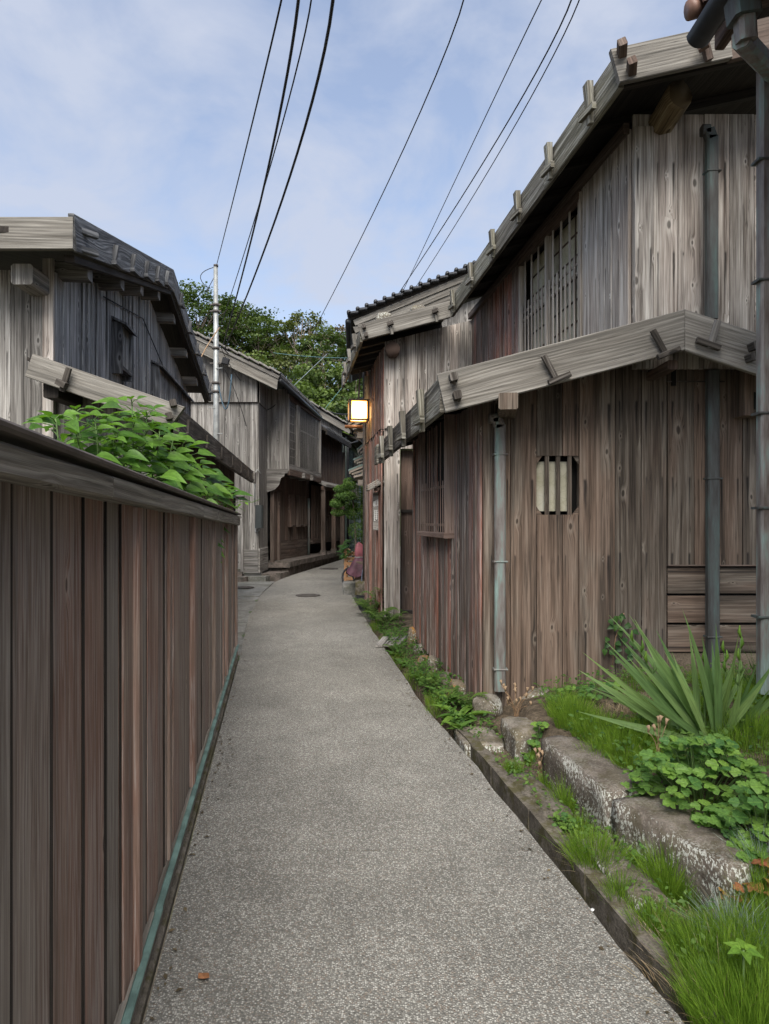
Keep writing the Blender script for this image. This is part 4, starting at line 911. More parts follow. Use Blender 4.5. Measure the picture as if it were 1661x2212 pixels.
# ------------------------------------------------------------------ tiles
def tile_mesh():
    V = []; F = []; n = 6
    for y in (0, 1):
        for r in (1.0, .72):
            for i in range(n + 1):
                a = math.pi * i / n; V.append((math.cos(a) * r * .5, y, math.sin(a) * r * .5))
    m = n + 1
    for i in range(n):
        F.append([i, i + 1, 2 * m + i + 1, 2 * m + i]); F.append([m + i + 1, m + i, 3 * m + i, 3 * m + i + 1])
        F.append([i + 1, i, m + i, m + i + 1])
    me = bpy.data.meshes.new('tile'); me.from_pydata(V, [], F); return me
TM = {}
def tiles(parent, A, B, n, down, w, ln, mat, name='eave_tile'):
    "round tile ends along the edge A-B, each running up the slope against down"
    key = mat.name
    if key not in TM: TM[key] = tile_mesh(); TM[key].materials.append(mat)
    A, B, dn = Vector(A), Vector(B), Vector(down).normalized(); al = (B - A).normalized(); up = al.cross(-dn).normalized()
    if up.z < 0: up = -up
    for i in range(n):
        p = A.lerp(B, (i + .5) / n); o = bpy.data.objects.new(name, TM[key]); COL.objects.link(o)
        M = Matrix((al * w, -dn * ln, up * w)).transposed().to_4x4(); o.parent = parent
        M.translation = p - WO[parent.name]; o.matrix_local = M; WO[o.name] = p

# ------------------------------------------------------------------ far left house with the balcony
BH = root('wooden_house', (-3.9, 19.5, 0.3), 'grey plank house with projecting latticed upper balcony at the bend of the alley', 'house')
YF = 17.0
FXx = lambda x: (x - PCX) / FOC * YF
FZ = lambda y: CAM_H - (y - PHZ) / FOC * YF
verge = lambda X: 6.19 - (X + 4.82) * 0.478
wall(BH, (-6.0, YF), (-3.1, YF), FZ(870), lambda s: verge(-6.0 + s) - .30, W_GREY, (0, -1), .17, .24, core=.08, off=.03)
wall(BH, (-6.0, YF), (-3.1, YF), .75, FZ(868), W_GREY, (0, -1), .17, .26, core=.08, t=.025)
beam('drip_board', (-6.0, YF - .05, FZ(870)), (-3.08, YF - .05, FZ(870)), .014, .07, UP, W_DARK, BH)
for k in range(3): beam('base_board', (-3.48, YF - .02, .42 + k * .19), (-3.09, YF - .02, .42 + k * .19), .185, .04, UP, W_GREY, BH)
wall(BH, (-3.1, YF), (-3.1, 18.3), .7, FZ(870), W_GREY, (1, 0), .18, .24, core=.08)
wall(BH, (-3.1, YF), (-3.1, 18.3), FZ(870), 5.05, W_GREY, (1, 0), .18, .24, core=.08, off=.03)
for k in range(3): beam('base_board', (-3.07, YF, .42 + k * .2), (-3.07, 18.2, .42 + k * .2), .195, .04, UP, W_GREY, BH)
# door on the front, left
dr = beam('door', (-3.72, YF - .03, .68), (-3.72, YF - .03, 2.15), .42, .03, (1, 0, 0), W_GREY, BH)
for s in (-1, 1): beam('door_frame', (-3.72 + s * .245, YF - .05, .3), (-3.72 + s * .245, YF - .05, 2.22), .07, .06, (1, 0, 0), W_GREY, dr)
beam('door_frame', (-4.0, YF - .06, 2.22), (-3.42, YF - .06, 2.22), .07, .09, UP, W_GREY, dr)
beam('door_panel', (-3.72, YF - .04, .42), (-3.72, YF - .04, .80), .42, .03, (1, 0, 0), W_GREY, dr)
disc_v = [( -3.78 + .035 * math.cos(a * .524), YF - .058, .60 + .035 * math.sin(a * .524)) for a in range(12)]
mesh_obj('door_hole', disc_v, [list(range(12))], BLACK, dr)
box('door_step', (-4.1, YF - .2, .05), (-3.45, YF + .05, .36), PLINTH, BH)
# meter box with conduit
mt = box('meter_box', (-3.13, YF - .23, 1.42), (-2.95, YF - .04, 1.98), METER, BH, .03)
tube('conduit', [(-3.16, YF - .08, 2.0), (-3.16, YF - .08, 2.75), (-3.1, YF - .08, 2.85), (-3.02, YF - .05, 2.75)], .016, STEEL, mt, 6)
tube('conduit', [(-3.15, YF - .08, 1.45), (-3.13, YF - .1, 1.33), (-3.05, YF - .1, 1.36), (-3.05, YF - .1, 1.43)], .016, STEEL, mt, 6)
# roof verge
beam('verge_board', (-6.2, YF - .35, verge(-6.2) - .20), (-2.56, YF - .35, verge(-2.56) - .20), .33, .06, UP, W_FASCIA, BH, .01, cut1=-.3)
beam('verge_trim', (-6.2, YF - .39, verge(-6.2) - .06), (-2.52, YF - .39, verge(-2.52) - .06), .08, .06, UP, W_GREY, BH, .006)
e0, e1 = Vector((-2.50, YF - .42, verge(-2.5) + .02)), Vector((-2.02, 22.0, 4.98))
slab('roof_deck', [(-6.2, YF - .4, verge(-6.2)), (-2.5, YF - .4, verge(-2.5)), (-1.98, 22.0, 4.92), (-5.9, 22.0, 6.7)], .06, W_DARK, BH)
n = 15
for i in range(n):
    a = Vector((-6.2, YF - .36, verge(-6.2) + .045)).lerp(Vector((-2.5, YF - .36, verge(-2.5) + .045)), i / n); b_ = Vector((-6.2, YF - .36, verge(-6.2) + .045)).lerp(Vector((-2.5, YF - .36, verge(-2.5) + .045)), (i + 1.04) / n)
    beam('verge_tile', a + UP * .02, b_ - UP * .012, .05, .24, UP, TILEG, BH, .012)
tiles(BH, e0 + Vector((0, .1, .03)), e1 + UP * .02, 44, (1, 0, -.45), .085, .5, TILE)
beam('eave_fascia', e0 + Vector((-.05, .05, -.10)), e1 + Vector((-.05, 0, -.10)), .10, .05, UP, W_DARK, BH)
tube('eave_gutter', [e0 + Vector((.0, .05, -.14)), e1 + Vector((.03, 0, -.16))], .05, GUTTER, BH, 8)
# balcony
Bn, Bf = Vector((-2.54, 18.2)), Vector((-2.04, 21.8)); bd = (Bf - Bn).normalized(); bo = Vector((bd.y, -bd.x))
wall(BH, (-3.1, 18.2), (-2.54, 18.2), 2.95, 5.05, W_GREY, (0, -1), bounds=[0, .13, .29, .56], core=.08, t=.025)
beam('balcony_beam', (-3.12, 18.16, 2.90), (-2.52, 18.16, 2.90), .12, .08, UP, W_GREY, BH)
beam('balcony_beam', v3(Bn + bo * .02, 2.88), v3(Bf + bo * .02, 2.88), .16, .08, UP, W_BROWN, BH)
for t in (.36, .62): p = Bn.lerp(Bf, t); beam('joist_end', v3(p - bo * .3, 2.86), v3(p + bo * .14, 2.86), .14, .12, UP, W_GREY, BH)
slab('balcony_floor', [v3(Bn, 2.9), v3(Bf, 2.9), v3(Bf + Vector((-.6, 0)), 2.9), v3(Bn + Vector((-.6, 0)), 2.9)], .05, W_DARK, BH)
slab('wall_core', [v3(Bn - bo * .1, 2.9), v3(Bf - bo * .1, 2.9), v3(Bf - bo * .1, 4.95), v3(Bn - bo * .1, 4.95)], .04, DARK, BH, v3(-bo, 0))
p1, p2 = Bn.lerp(Bf, .24), Bn.lerp(Bf, .30)
lattice(BH, Bn, p1, 2.98, 4.8, 8, bo, W_GREY, .04, .005)
for k in range(8): rail(BH, Bn, p1, 3.1 + k * .22, 3.1 + k * .22, .025, .02, bo, W_GREY, -.02, 'lattice_rail')
lattice(BH, p2, Bf, 2.98, 4.78, 22, bo, W_GREY, .05, .005)
for s, q in ((Bn, .1), (p1, .08), (p2, .08), (Bf, .1)): beam('balcony_post', v3(s, 2.9), v3(s, 4.92), q, .1, v3(bd, 0), W_GREY, BH)
rail(BH, Bn, Bf, 3.02, 3.02, .12, .05, bo, W_GREY, .03, 'balcony_rail'); rail(BH, p2, Bf, 4.15, 4.15, .05, .03, bo, W_GREY, -.03, 'balcony_rail'); rail(BH, Bn, Bf, 4.86, 4.80, .14, .06, bo, W_BROWN, .02, 'balcony_rail')
# scrolled bracket under the balcony
prof = [(0, 0), (.48, 0), (.46, -.08), (.38, -.12), (.36, -.2), (.33, -.3), (.22, -.42), (.08, -.47), (0, -.5)]
V = [(-3.08 + a, 18.12, 2.84 + b) for a, b in prof]; slab('scroll_bracket', [Vector(v) for v in V], .06, W_GREY, BH, (0, 1, 0))
# lower storey along the alley
Dn, Df = Vector((-3.02, 18.35)), Vector((-2.42, 22.0)); dd = (Df - Dn).normalized(); do = Vector((dd.y, -dd.x))
wall(BH, Dn, Df, 1.05, 2.9, W_BROWN, do, .16, .24, core=.08)
for k in range(2): rail(BH, Dn + dd * .6, Df, .66 + k * .26, .66 + k * .26, .25, .04, do, W_BROWN, .02, 'base_board')
beam('door', v3(Dn + dd * .26 + do * .03, .55), v3(Dn + dd * .26 + do * .03, 2.35), .4, .03, v3(dd, 0), W_BROWN, BH)
beam('door_post', v3(Dn + dd * .52 + do * .06, .5), v3(Dn + dd * .52 + do * .06, 2.45), .1, .1, v3(dd, 0), W_BROWN, BH)
beam('door_post', v3(Dn + do * .06, .5), v3(Dn + do * .06, 2.45), .08, .1, v3(dd, 0), W_BROWN, BH)
beam('door_head', v3(Dn - dd * .05 + do * .08, 2.42), v3(Dn + dd * .62 + do * .08, 2.42), .08, .1, UP, W_BROWN, BH)
for t in (.40, .62, .76):
    p = Dn.lerp(Df, t); w_ = beam('boxed_window', v3(p + do * .07, 1.42), v3(p + do * .07, 2.35), .12, .04, v3(do, 0), W_BROWN, BH)
    q = p + dd * .34; beam('window_side', v3(q + do * .07, 1.42), v3(q + do * .07, 2.35), .12, .04, v3(do, 0), W_BROWN, w_); beam('window_sill', v3(p + do * .1, 1.46), v3(q + do * .1, 1.46), .05, .12, UP, W_BROWN, w_)
    slab('window_dark', [v3(p + do * .03, 1.5), v3(q + do * .03, 1.5), v3(q + do * .03, 2.35), v3(p + do * .03, 2.35)], .01, DARK, w_, v3(-do, 0))
    for k in range(3): z = p.lerp(q, (k + .6) / 3.4) + do * .12; beam('window_bar', v3(z, 1.48), v3(z, 2.35), .035, .03, v3(dd, 0), W_BROWN, w_)
tube('downpipe', [v3(Df + do * .12 - dd * .35, .52), v3(Df + do * .12 - dd * .35, 2.3)], .04, COPPER, BH, 8)
slab('wall_core', [v3((-3.22, 18.6), .1), v3((-2.62, 22.2), .1), v3((-2.62, 22.2), 5.0), v3((-3.22, 18.6), 5.0)], .05, DARK, BH, (-1, 0, 0))
# stone plinth in long blocks
PL = root('stone_plinth', (-2.3, 20.5, 0.2), 'long low stone ledge with worn capstones in front of the balcony house', 'plinth')
q0, q1, q2 = Vector((-2.47, 18.25)), Vector((-1.93, 21.6)), Vector((-1.45, 24.9))
def pl_seg(a, b, k):
    dz = (b - a).normalized(); o = Vector((dz.y, -dz.x))
    for i in range(k):
        s, e = a.lerp(b, i / k + .002), a.lerp(b, (i + 1) / k - .002)
        slab('cap_stone', [v3(s, .53), v3(e, .53), v3(e - o * .75, .53), v3(s - o * .75, .53)], .14 + R.uniform(-.01, .01), PLINTH, PL)
        slab('base_stone', [v3(s - o * .06, .385), v3(e - o * .06, .385), v3(e - o * .75, .385), v3(s - o * .75, .385)], .35, PLINTH, PL)
pl_seg(q0, q1, 4); pl_seg(q1, q2, 4)
slab('cap_stone', [v3((-3.15, 18.2), .50), v3((-2.48, 18.2), .50), v3((-2.48, 18.6), .50), v3((-3.15, 18.6), .50)], .13, PLINTH, PL)
tag(slab('step_stone', [(-3.0, 16.9, .31), (-2.56, 17.1, .31), (-2.44, 17.75, .31), (-2.95, 17.7, .31)], .3, PLINTH), 'worn stone step at the corner of the balcony house', 'step')
tag(slab('step_stone', [(-4.3, 16.2, .27), (-3.32, 16.25, .27), (-3.25, 16.55, .27), (-4.3, 16.6, .27)], .3, PLINTH), 'flat stone slab lying before the door past the fence end', 'step')
tag(slab('step_stone', [(-3.6, 16.62, .255), (-2.85, 16.65, .265), (-2.8, 16.95, .265), (-3.6, 16.95, .255)], .25, CONC), 'pale concrete slab between the door slab and the corner step', 'step')

# ------------------------------------------------------------------ porch house farther along on the left
PH = root('wooden_house', (-2.2, 24.5, 0.3), 'dark brown house with a pillared porch and latticed screens past the balcony', 'house')
H0, H1 = Vector((-2.38, 22.05)), Vector((-1.62, 26.3)); hd = (H1 - H0).normalized(); ho = Vector((hd.y, -hd.x))
wall(PH, H0, H1, 2.95, 4.6, W_BROWN, ho, .2, .3, core=.1, battens=.8, bw=.06)
wall(PH, H0 - ho * .0, H1, 1.0, 2.75, W_BROWN, ho, .25, .35, core=.1, battens=.9, bw=.05, off=.05)
lattice(PH, H0 + hd * .9, H1 - hd * .6, 1.75, 2.6, 40, ho, W_BROWN, .03, .02, off=.09)
rail(PH, H0, H1, .95, .95, .16, .08, ho, W_BROWN, .06)
slab('porch_roof', [v3(H0 + ho * .55, 2.72), v3(H1 + ho * .5 - hd * .8, 2.72), v3(H1 - hd * .8, 2.95), v3(H0, 2.95)], .04, W_GREY, PH)
tiles(PH, v3(H0 + ho * .56, 2.73), v3(H1 + ho * .5 - hd * .8, 2.73), 26, (1, -.1, -.35), .1, .5, TILEG, 'porch_tile')
for t in (.03, .34, .62): 
    p = H0.lerp(H1, t) + ho * .42; c = beam('porch_post', v3(p, .52), v3(p, 2.72), .13, .13, v3(hd, 0), W_BROWN, PH); beam('post_base', v3(p, .5), v3(p, .66), .18, .18, v3(hd, 0), PLINTH, c)
rail(PH, H0 + ho * .42, H1 + ho * .42 - hd * .8, 2.64, 2.64, .12, .09, ho, W_BROWN, 0)
he0, he1 = v3(H0 + ho * .55, 4.5), v3(H1 + ho * .35, 4.5)
slab('roof_deck', [he0, he1, v3(H1 - ho * 2.5, 5.75), v3(H0 - ho * 2.5, 5.75)], .07, W_DARK, PH)
tiles(PH, he0 + UP * .03, he1 + UP * .03, 36, (1, -.15, -.45), .09, .5, TILE)
beam('eave_fascia', he0 - UP * .1, he1 - UP * .1, .14, .05, UP, W_DARK, PH)
wall(PH, (-2.1, 26.35), (-1.5, 26.35), .35, 4.2, W_BROWN, (0, -1), .2, .28, core=.08)
wall(PH, (-3.6, 26.6), (-1.62, 26.6), 4.3, lambda s: 6.35 - s * .6, W_GREY, (0, -1), .2, .3, core=.08)
beam('verge_board', (-3.7, 26.3, 6.42), (-1.28, 26.3, 5.0), .26, .06, UP, W_FASCIA, PH, .01)
slab('roof_deck', [(-3.7, 26.25, 6.6), (-1.25, 26.25, 5.16), (-.9, 31, 5.16), (-3.4, 31, 6.6)], .06, W_DARK, PH)
for i in range(8):
    a = Vector((-3.7, 26.3, 6.63)).lerp(Vector((-1.25, 26.3, 5.19)), i / 8); b_ = Vector((-3.7, 26.3, 6.63)).lerp(Vector((-1.25, 26.3, 5.19)), (i + 1.04) / 8); beam('verge_tile', a + UP * .02, b_ - UP * .015, .05, .3, UP, TILEG, PH, .012)

slab('wall_core', [v3((-2.6, 22.0), .1), v3((-1.85, 26.3), .1), v3((-1.85, 26.3), 4.6), v3((-2.6, 22.0), 4.6)], .05, DARK, PH, (-1, 0, 0))
# ------------------------------------------------------------------ green clapboard house at the end
KH = root('clapboard_house', (-1.3, 29.0, 0.3), 'house with peeling dark green clapboards and a tall window at the alley end', 'house')
K0, K1 = Vector((-1.52, 26.9)), Vector((-1.15, 33.0)); kd = (K1 - K0).normalized(); ko = Vector((kd.y, -kd.x))
for i in range(22):
    z = .42 + i * .2
    beam('clapboard', v3(K0 + ko * .02, z) , v3(K1 + ko * .02, z), .22, .03, UP + v3(ko, 0) * -.16, W_GREEN, KH, .004)
slab('wall_core', [v3(K0 - ko * .04, .2), v3(K1 - ko * .04, .2), v3(K1 - ko * .04, 4.9), v3(K0 - ko * .04, 4.9)], .1, DARK, KH, v3(-ko, 0))
wall(KH, (-1.56, 26.88), (-2.4, 26.88), .3, 4.8, W_GREEN, (0, -1), .2, .3, core=.08)
beam('corner_board', v3(K0 + ko * .03, .3), v3(K0 + ko * .03, 4.85), .14, .06, v3(kd, 0), W_GREEN, KH)
kw0, kw1 = K0.lerp(K1, .42) + ko * .06, K0.lerp(K1, .72) + ko * .06
wn = slab('window', [v3(kw0, 2.6), v3(kw1, 2.6), v3(kw1, 4.4), v3(kw0, 4.4)], .02, plain('window_glass', (.05, .07, .075), .12), KH, v3(-ko, 0))
for q in (kw0, kw0.lerp(kw1, .5), kw1): beam('window_frame', v3(q + ko * .02, 2.55), v3(q + ko * .02, 4.45), .09, .06, v3(kd, 0), W_GREY, wn)
for z in (2.55, 3.2, 3.8, 4.45): beam('window_frame', v3(kw0 + ko * .02, z), v3(kw1 + ko * .02, z), .07, .05, UP, W_GREY, wn)
w2 = slab('window', [v3(K0 + kd * .5 + ko * .07, 1.3), v3(K0 + kd * .9 + ko * .07, 1.3), v3(K0 + kd * .9 + ko * .07, 2.4), v3(K0 + kd * .5 + ko * .07, 2.4)], .03, W_GREY, KH, v3(-ko, 0))
slab('eave', [v3(K0 + ko * .6, 4.75), v3(K1 + ko * .6, 4.75), v3(K1 - ko * 1.5, 5.6), v3(K0 - ko * 1.5, 5.6)], .08, W_DARK, KH)
tube('downpipe', [v3(K0 + ko * .12 - kd * .1, .3), v3(K0 + ko * .12 - kd * .1, 4.55), v3(K0 + ko * .5 - kd * .05, 4.68)], .045, GUTTER, KH, 8)

# ------------------------------------------------------------------ tiled house behind the narrow one, on the right
DH = root('tiled_house', (0.6, 15.5, 0.2), 'tall house with dark tiled verge rising behind the narrow house', 'house')
t0, t1 = Vector((-.69, 13.55, 5.60)), Vector((2.6, 13.55, 6.90))
for i in range(19):
    a, b_ = t0.lerp(t1, i / 19), t0.lerp(t1, (i + 1.05) / 19); beam('verge_tile', a + UP * .015, b_ - UP * .03, .055, .3, UP, TILE, DH, .014)
    tube('tile_roll', [a + Vector((0, -.15, .03)), a + Vector((0, .2, .03))], .042, TILE, DH, 8)
dn_ = Vector((0, 0, -1))
for k, (dy, w_) in enumerate(((.14, .12), (.27, .13), (.40, .13))): beam('verge_board', t0 + Vector((.10, .02 + .03 * k, -dy)), t1 + Vector((0, .02 + .03 * k, -dy)), w_, .05, UP, W_FASCIA, DH, .006)
slab('roof_deck', [t0 + Vector((0, 0, -.03)), t1 + Vector((0, 0, -.03)), t1 + Vector((-.3, 6, -.03)), t0 + Vector((-.3, 6, -.03))], .08, W_DARK, DH)
tube('eave_gutter', [t0 + Vector((-.02, -.05, -.12)), t0 + Vector((-.25, 5.5, -.16))], .055, GUTTER, DH, 8)
wall(DH, (-.3, 13.9), (2.6, 13.9), 3.5, lambda s: 5.2 + s * .39, W_GREY, (0, -1), .2, .3, core=.1)
wall(DH, (-.32, 13.2), (-.45, 20), .25, 5.2, W_RED, (-1, 0), .18, .28, core=.1)
def pent(z, y, dep, wid, mat, rise=.18, bm=True):
    "small pent roof on the alley wall"
    x1 = -.36; x0 = x1 - dep
    pr = slab('pent_roof', [(x0, y, z), (x0, y + wid, z), (x1, y + wid, z + rise), (x1, y, z + rise)], .035, mat, DH)
    for k in range(3): beam('pent_fascia', (x0 + .03 + .04 * k, y + .02 + .02 * k, z - .05 - .05 * k), (x1, y + .02 + .02 * k, z + rise * (1 - .25 * k) - .06 - .05 * k), .045, .03, UP, W_LATT, pr)
    beam('pent_fascia', (x0 + .03, y + .02, z - .06), (x0 + .03, y + wid, z - .06), .06, .03, UP, W_LATT, pr)
    if bm:
        for q in (.25, .75): beam('pent_bracket', (x0 + .12, y + wid * q, z - .16), (x1, y + wid * q, z - .16), .12, .07, UP, W_LATT, pr)
        beam('pent_bracket', (x0 + .2, y + .05, z - .28), (x1, y + .05, z - .28), .12, .07, UP, W_LATT, pr)
    return pr
pent(3.62, 14.1, .40, 1.2, TILE, .22)
tiles(DH, (-.77, 14.1, 3.64), (-.77, 15.3, 3.64), 6, (-1, 0, -.4), .16, .4, TILE)
tiles(DH, (-.70, 14.06, 3.66), (-.36, 14.06, 3.84), 2, (0, -1, -.05), .15, .3, TILE)
tube('copper_gutter', [(-.80, 14.0, 3.50), (-.36, 14.02, 3.50)], .035, plain('orange_copper', (.4, .17, .07), .4, .2, 9, .5), DH, 8)
pent(3.22, 15.6, .26, .9, METALROOF, .22, False)
box('eave_box', (-.58, 15.9, 2.85), (-.36, 16.4, 3.15), W_LATT, DH)
pent(2.98, 15.4, .33, .9, METALROOF, .12)
pent(2.68, 14.6, .40, 1.2, METALROOF, .16)
tube('downpipe', [(-.38, 13.25, .3), (-.38, 13.25, 4.6)], .035, IRON, DH, 8)
slab('high_roof', [(-.75, 19.5, 4.9), (-.75, 23, 4.9), (1.5, 23, 6.0), (1.5, 19.5, 6.0)], .08, TILE, DH)
tiles(DH, (-.76, 19.5, 4.93), (-.76, 23, 4.93), 10, (-1, 0, -.45), .2, .5, TILE)
wall(DH, (-.4, 20), (.3, 30), .25, 4.8, W_BROWN, (-1, 0), .3, .4, core=.1)

# ------------------------------------------------------------------ nearest eave on the right edge
EH = root('near_house_eave', (2.4, 3.6, 0.4), 'tiled eave corner with thick patinated gutter and downpipe at the right frame edge', 'house')
ga, gb = Vector((1.90, 4.20, 4.53)), Vector((1.92, 2.2, 4.56))
def halfpipe(name, a, b, r, mat, parent):
    d = (b - a).normalized(); s = d.cross(UP).normalized(); V = []; F = []; n = 10
    for p in (a, b):
        for rr in (r, r * .92):
            for i in range(n + 1):
                t = math.pi + math.pi * i / n; V.append(p + s * math.cos(t) * rr + UP * math.sin(t) * rr)
    m = n + 1
    for i in range(n):
        F += [[i, i + 1, 2 * m + i + 1, 2 * m + i], [m + i + 1, m + i, 3 * m + i, 3 * m + i + 1], [i + 1, i, m + i, m + i + 1]]
    F.append(list(range(n + 1)))
    return mesh_obj(name, V, F, mat, parent, smooth=True)
halfpipe('eave_gutter', ga, gb, .075, GUTTER, EH)
hp = beam('gutter_hopper', (1.95, 3.82, 4.56), (1.98, 3.82, 4.36), .15, .14, (1, 0, 0), COPPERD, EH, .02)
beam('pipe_elbow', (1.98, 3.82, 4.40), (2.0, 3.84, 4.25), .10, .10, (1, 0, 0), COPPER, hp, .02)
beam('pipe_elbow', (1.97, 3.84, 4.27), (2.40, 4.28, 4.36), .10, .095, UP, COPPER, hp, .02)
dp_ = beam('downpipe', (2.385, 4.35, .52), (2.385, 4.35, 4.42), .086, .08, (1, 0, 0), COPPER, EH, .014)
for z in (3.85, 3.1, 2.27, 1.68, 1.0): beam('bracket', (2.32, 4.35, z), (2.46, 4.35, z), .016, .098, UP, COPPERD, dp_)
slab('roof_deck', [(1.95, 4.3, 4.66), (1.95, -2.4, 4.66), (4.4, -2.4, 5.3), (4.4, 4.3, 5.3)], .05, W_DARK, EH)
beam('eave_fascia', (2.05, 4.25, 4.56), (2.05, 2.0, 4.56), .16, .06, UP, W_BROWN, EH, .006)
for k in range(4): beam('rafter', (2.1, 4.0 - k * .5, 4.60), (3.9, 4.0 - k * .5, 5.05), .09, .08, UP, W_BROWN, EH)
tiles(EH, (1.90, 4.32, 4.69), (1.90, 2.2, 4.69), 8, (-1, 0, -.26), .13, .5, TILEB)
wall(EH, (2.78, 4.25), (2.95, -2.0), .3, 4.75, W_BROWN, (-1, 0), .18, .24, core=.08)
tube('tile_cap', [(1.845, 4.22, 4.70), (1.90, 4.22, 4.715)], .055, TILEB, EH, 12)

# ------------------------------------------------------------------ utility pole and cables
UPO = root('utility_pole', (-3.88, 16.0, 0.16), 'slim pale steel utility pole standing behind the dark left house', 'utility pole')
tube('pole', [(-3.86, 16, .1), (-3.875, 16, 4), (-3.89, 16, 7.5)], .085, STEEL, UPO, 14, r1=.048)
for z, r in ((7.45, .055), (6.55, .08), (6.4, .08), (5.55, .085), (4.75, .09), (4.55, .09)):
    tube('clamp_band', [(-3.885, 16, z), (-3.885, 16, z + .05)], r, IRON, UPO, 12); 
for z in (6.55, 6.4, 5.2, 4.75): beam('clamp_bolt', (-4.02, 15.98, z + .025), (-3.76, 15.98, z + .025), .03, .03, UP, IRON, UPO)
for k, z in enumerate((5.9, 5.1, 4.2, 3.6, 3.0)): s = 1 if k % 2 else -1; beam('climbing_step', (-3.87, 15.95, z), (-3.87 + s * .16, 15.9, z), .02, .02, UP, STEEL, UPO)
jb = beam('junction_box', (-3.72, 15.95, 5.28), (-3.58, 15.95, 5.24), .16, .12, UP, BLACK, UPO, .02)
tube('pole_loop', bez((-3.9, 16, 7.45), (-4.5, 16, 7.3), (-4.05, 16, 6.95)), .009, BLACK, UPO, 5)
tube('pole_loop', bez((-4.05, 16, 6.95), (-4.2, 16, 6.7), (-3.93, 16, 7.2)), .009, BLACK, UPO, 5)
tube('pole_loop', bez((-3.85, 16, 4.9), (-3.6, 15.9, 3.4), (-3.5, 15.9, 4.95), 12), .016, plain('blue_cable', (.05, .09, .12), .5), UPO, 6)
CG = 'overhead cables'
def cable(pts, r, label, mat=BLACK):
    p = [P(*q) for q in pts]; out = []
    if len(p) == 3: out = bez(p[0], p[1] * 2 - (p[0] + p[2]) / 2, p[2], 18)
    else: out = p
    o = tube('overhead_cable', out, r, mat, None, 6); tag(o, label, 'cable', CG); return o
cable([(616, -40, 5.0), (534, 310, 7.8), (468, 572, 16)], .008, 'thin wire from the upper frame edge to the pole tip')
cable([(648, -40, 5.0), (565, 425, 8.6), (482, 745, 15.9)], .013, 'thick left cable sagging down to the box on the pole')
cable([(672, -40, 5.2), (588, 345, 7.8), (478, 700, 15.9)], .007, 'fine wire running between the two thick cables')
cable([(722, -40, 5.0), (610, 430, 8.6), (486, 752, 15.9)], .014, 'thick right cable sagging down to the box on the pole')
cable([(985, -40, 5.5), (840, 390, 8.0), (612, 835, 18.3)], .0065, 'single twisted wire crossing the middle of the sky to the balcony house')
cable([(612, 835, 18.3), (598, 870, 18.2), (574, 886, 18.1)], .012, 'short wire end dropping to the balcony house corner')
cable([(1190, -40, 5.5), (1040, 270, 8.0), (858, 655, 14.5)], .006, 'leftmost of three wires running behind the tiled roof')
cable([(1240, -40, 5.5), (1075, 300, 8.0), (840, 665, 14.5)], .0075, 'twisted middle wire of the three behind the tiled roof')
cable([(1262, -40, 5.5), (1090, 310, 8.0), (885, 640, 14.5)], .006, 'rightmost of three wires running behind the tiled roof')
cable([(480, 748, 15.9), (545, 800, 19), (640, 836, 24)], .013, 'black bundled cable running from the pole over the balcony house roof')
cable([(478, 752, 15.9), (540, 850, 17.5), (640, 960, 20.5)], .008, 'thin wire from the pole down across the balcony front')
cable([(480, 790, 15.9), (520, 880, 16.6), (552, 1008, 17.9)], .008, 'thin guy wire from the pole to the balcony corner beam')
cable([(430, 780, 14.8), (452, 740, 15.2), (474, 708, 15.9)], .012, 'pale stay strap between the dark gable and the pole', STEMD)
cable([(590, 762, 30), (680, 771, 30), (765, 773, 30)], .010, 'bluish cable strung level before the wooded hill', plain('teal_cable', (.10, .2, .22), .5))
cable([(622, 845, 26), (664, 805, 27), (706, 765, 28)], .010, 'straight bluish service wire rising from the balcony roof', plain('grey_cable', (.22, .26, .28), .5))
cable([(700, 885, 30), (735, 842, 30), (770, 800, 30)], .010, 'slanting teal wire left of the lantern', plain('teal_wire', (.12, .25, .26), .5))
cable([(690, 878, 26), (725, 893, 26), (765, 893, 22)], .022, 'sagging dark wire behind the lantern')
# ------------------------------------------------------------------ garden, gutter, kerb, stones
GUT = 0.095
def gh(x, y):
    "height of the garden ground"
    e = interp(RIGHT, y) + GUT; d = x - e
    base = zg(y) - 0.05
    if y < 5.9:
        bl = max(0.0, min(1.0, (y - 2.55) / .35))             # blocks hold the bed from here on
        wallx = interp([(2.5, 1.42), (3.0, 1.30), (3.4, 1.13), (4.3, 1.0), (4.9, .92), (5.3, 1.0), (5.9, 1.0)], y)
        t = max(0.0, min(1.0, (x - wallx) / 0.10)); r = max(0.0, min(1.0, (x - wallx - .1) / 1.0))
        z = base + bl * (0.22 * t + 0.20 * r) + (1 - bl) * .16 * max(0, min(1, d / 1.2))
        if y > 5.0: z = z * (1 - (y - 5.0) / .9) + (base + .07 + .24 * max(0, min(1, (x - .75) / 1.2))) * ((y - 5.0) / .9)
        z += 0.012 * nzf(x * 3, y * 3)
    else:
        z = base + 0.10 * max(0, min(1, d / .5)) + 0.015 * nzf(x * 3, y * 3)
    return z
def garden():
    ys = [1.0 + .07 * i for i in range(int(9.9 / .07))]; V = []; F = []; nx = 46
    for y in ys:
        e = interp(RIGHT, y) + GUT
        for i in range(nx + 1):
            t = i / nx; x = e + (3.6 - e) * (t ** 1.7); V.append((x, y, gh(x, y) if i else gh(x + .01, y) - .22))
    w = nx + 1
    for j in range(len(ys) - 1):
        for i in range(nx): F.append([j * w + i, j * w + i + 1, (j + 1) * w + i + 1, (j + 1) * w + i])
    tag(mesh_obj('garden_bed', V, F, SOIL, smooth=True), kind='structure')
garden()
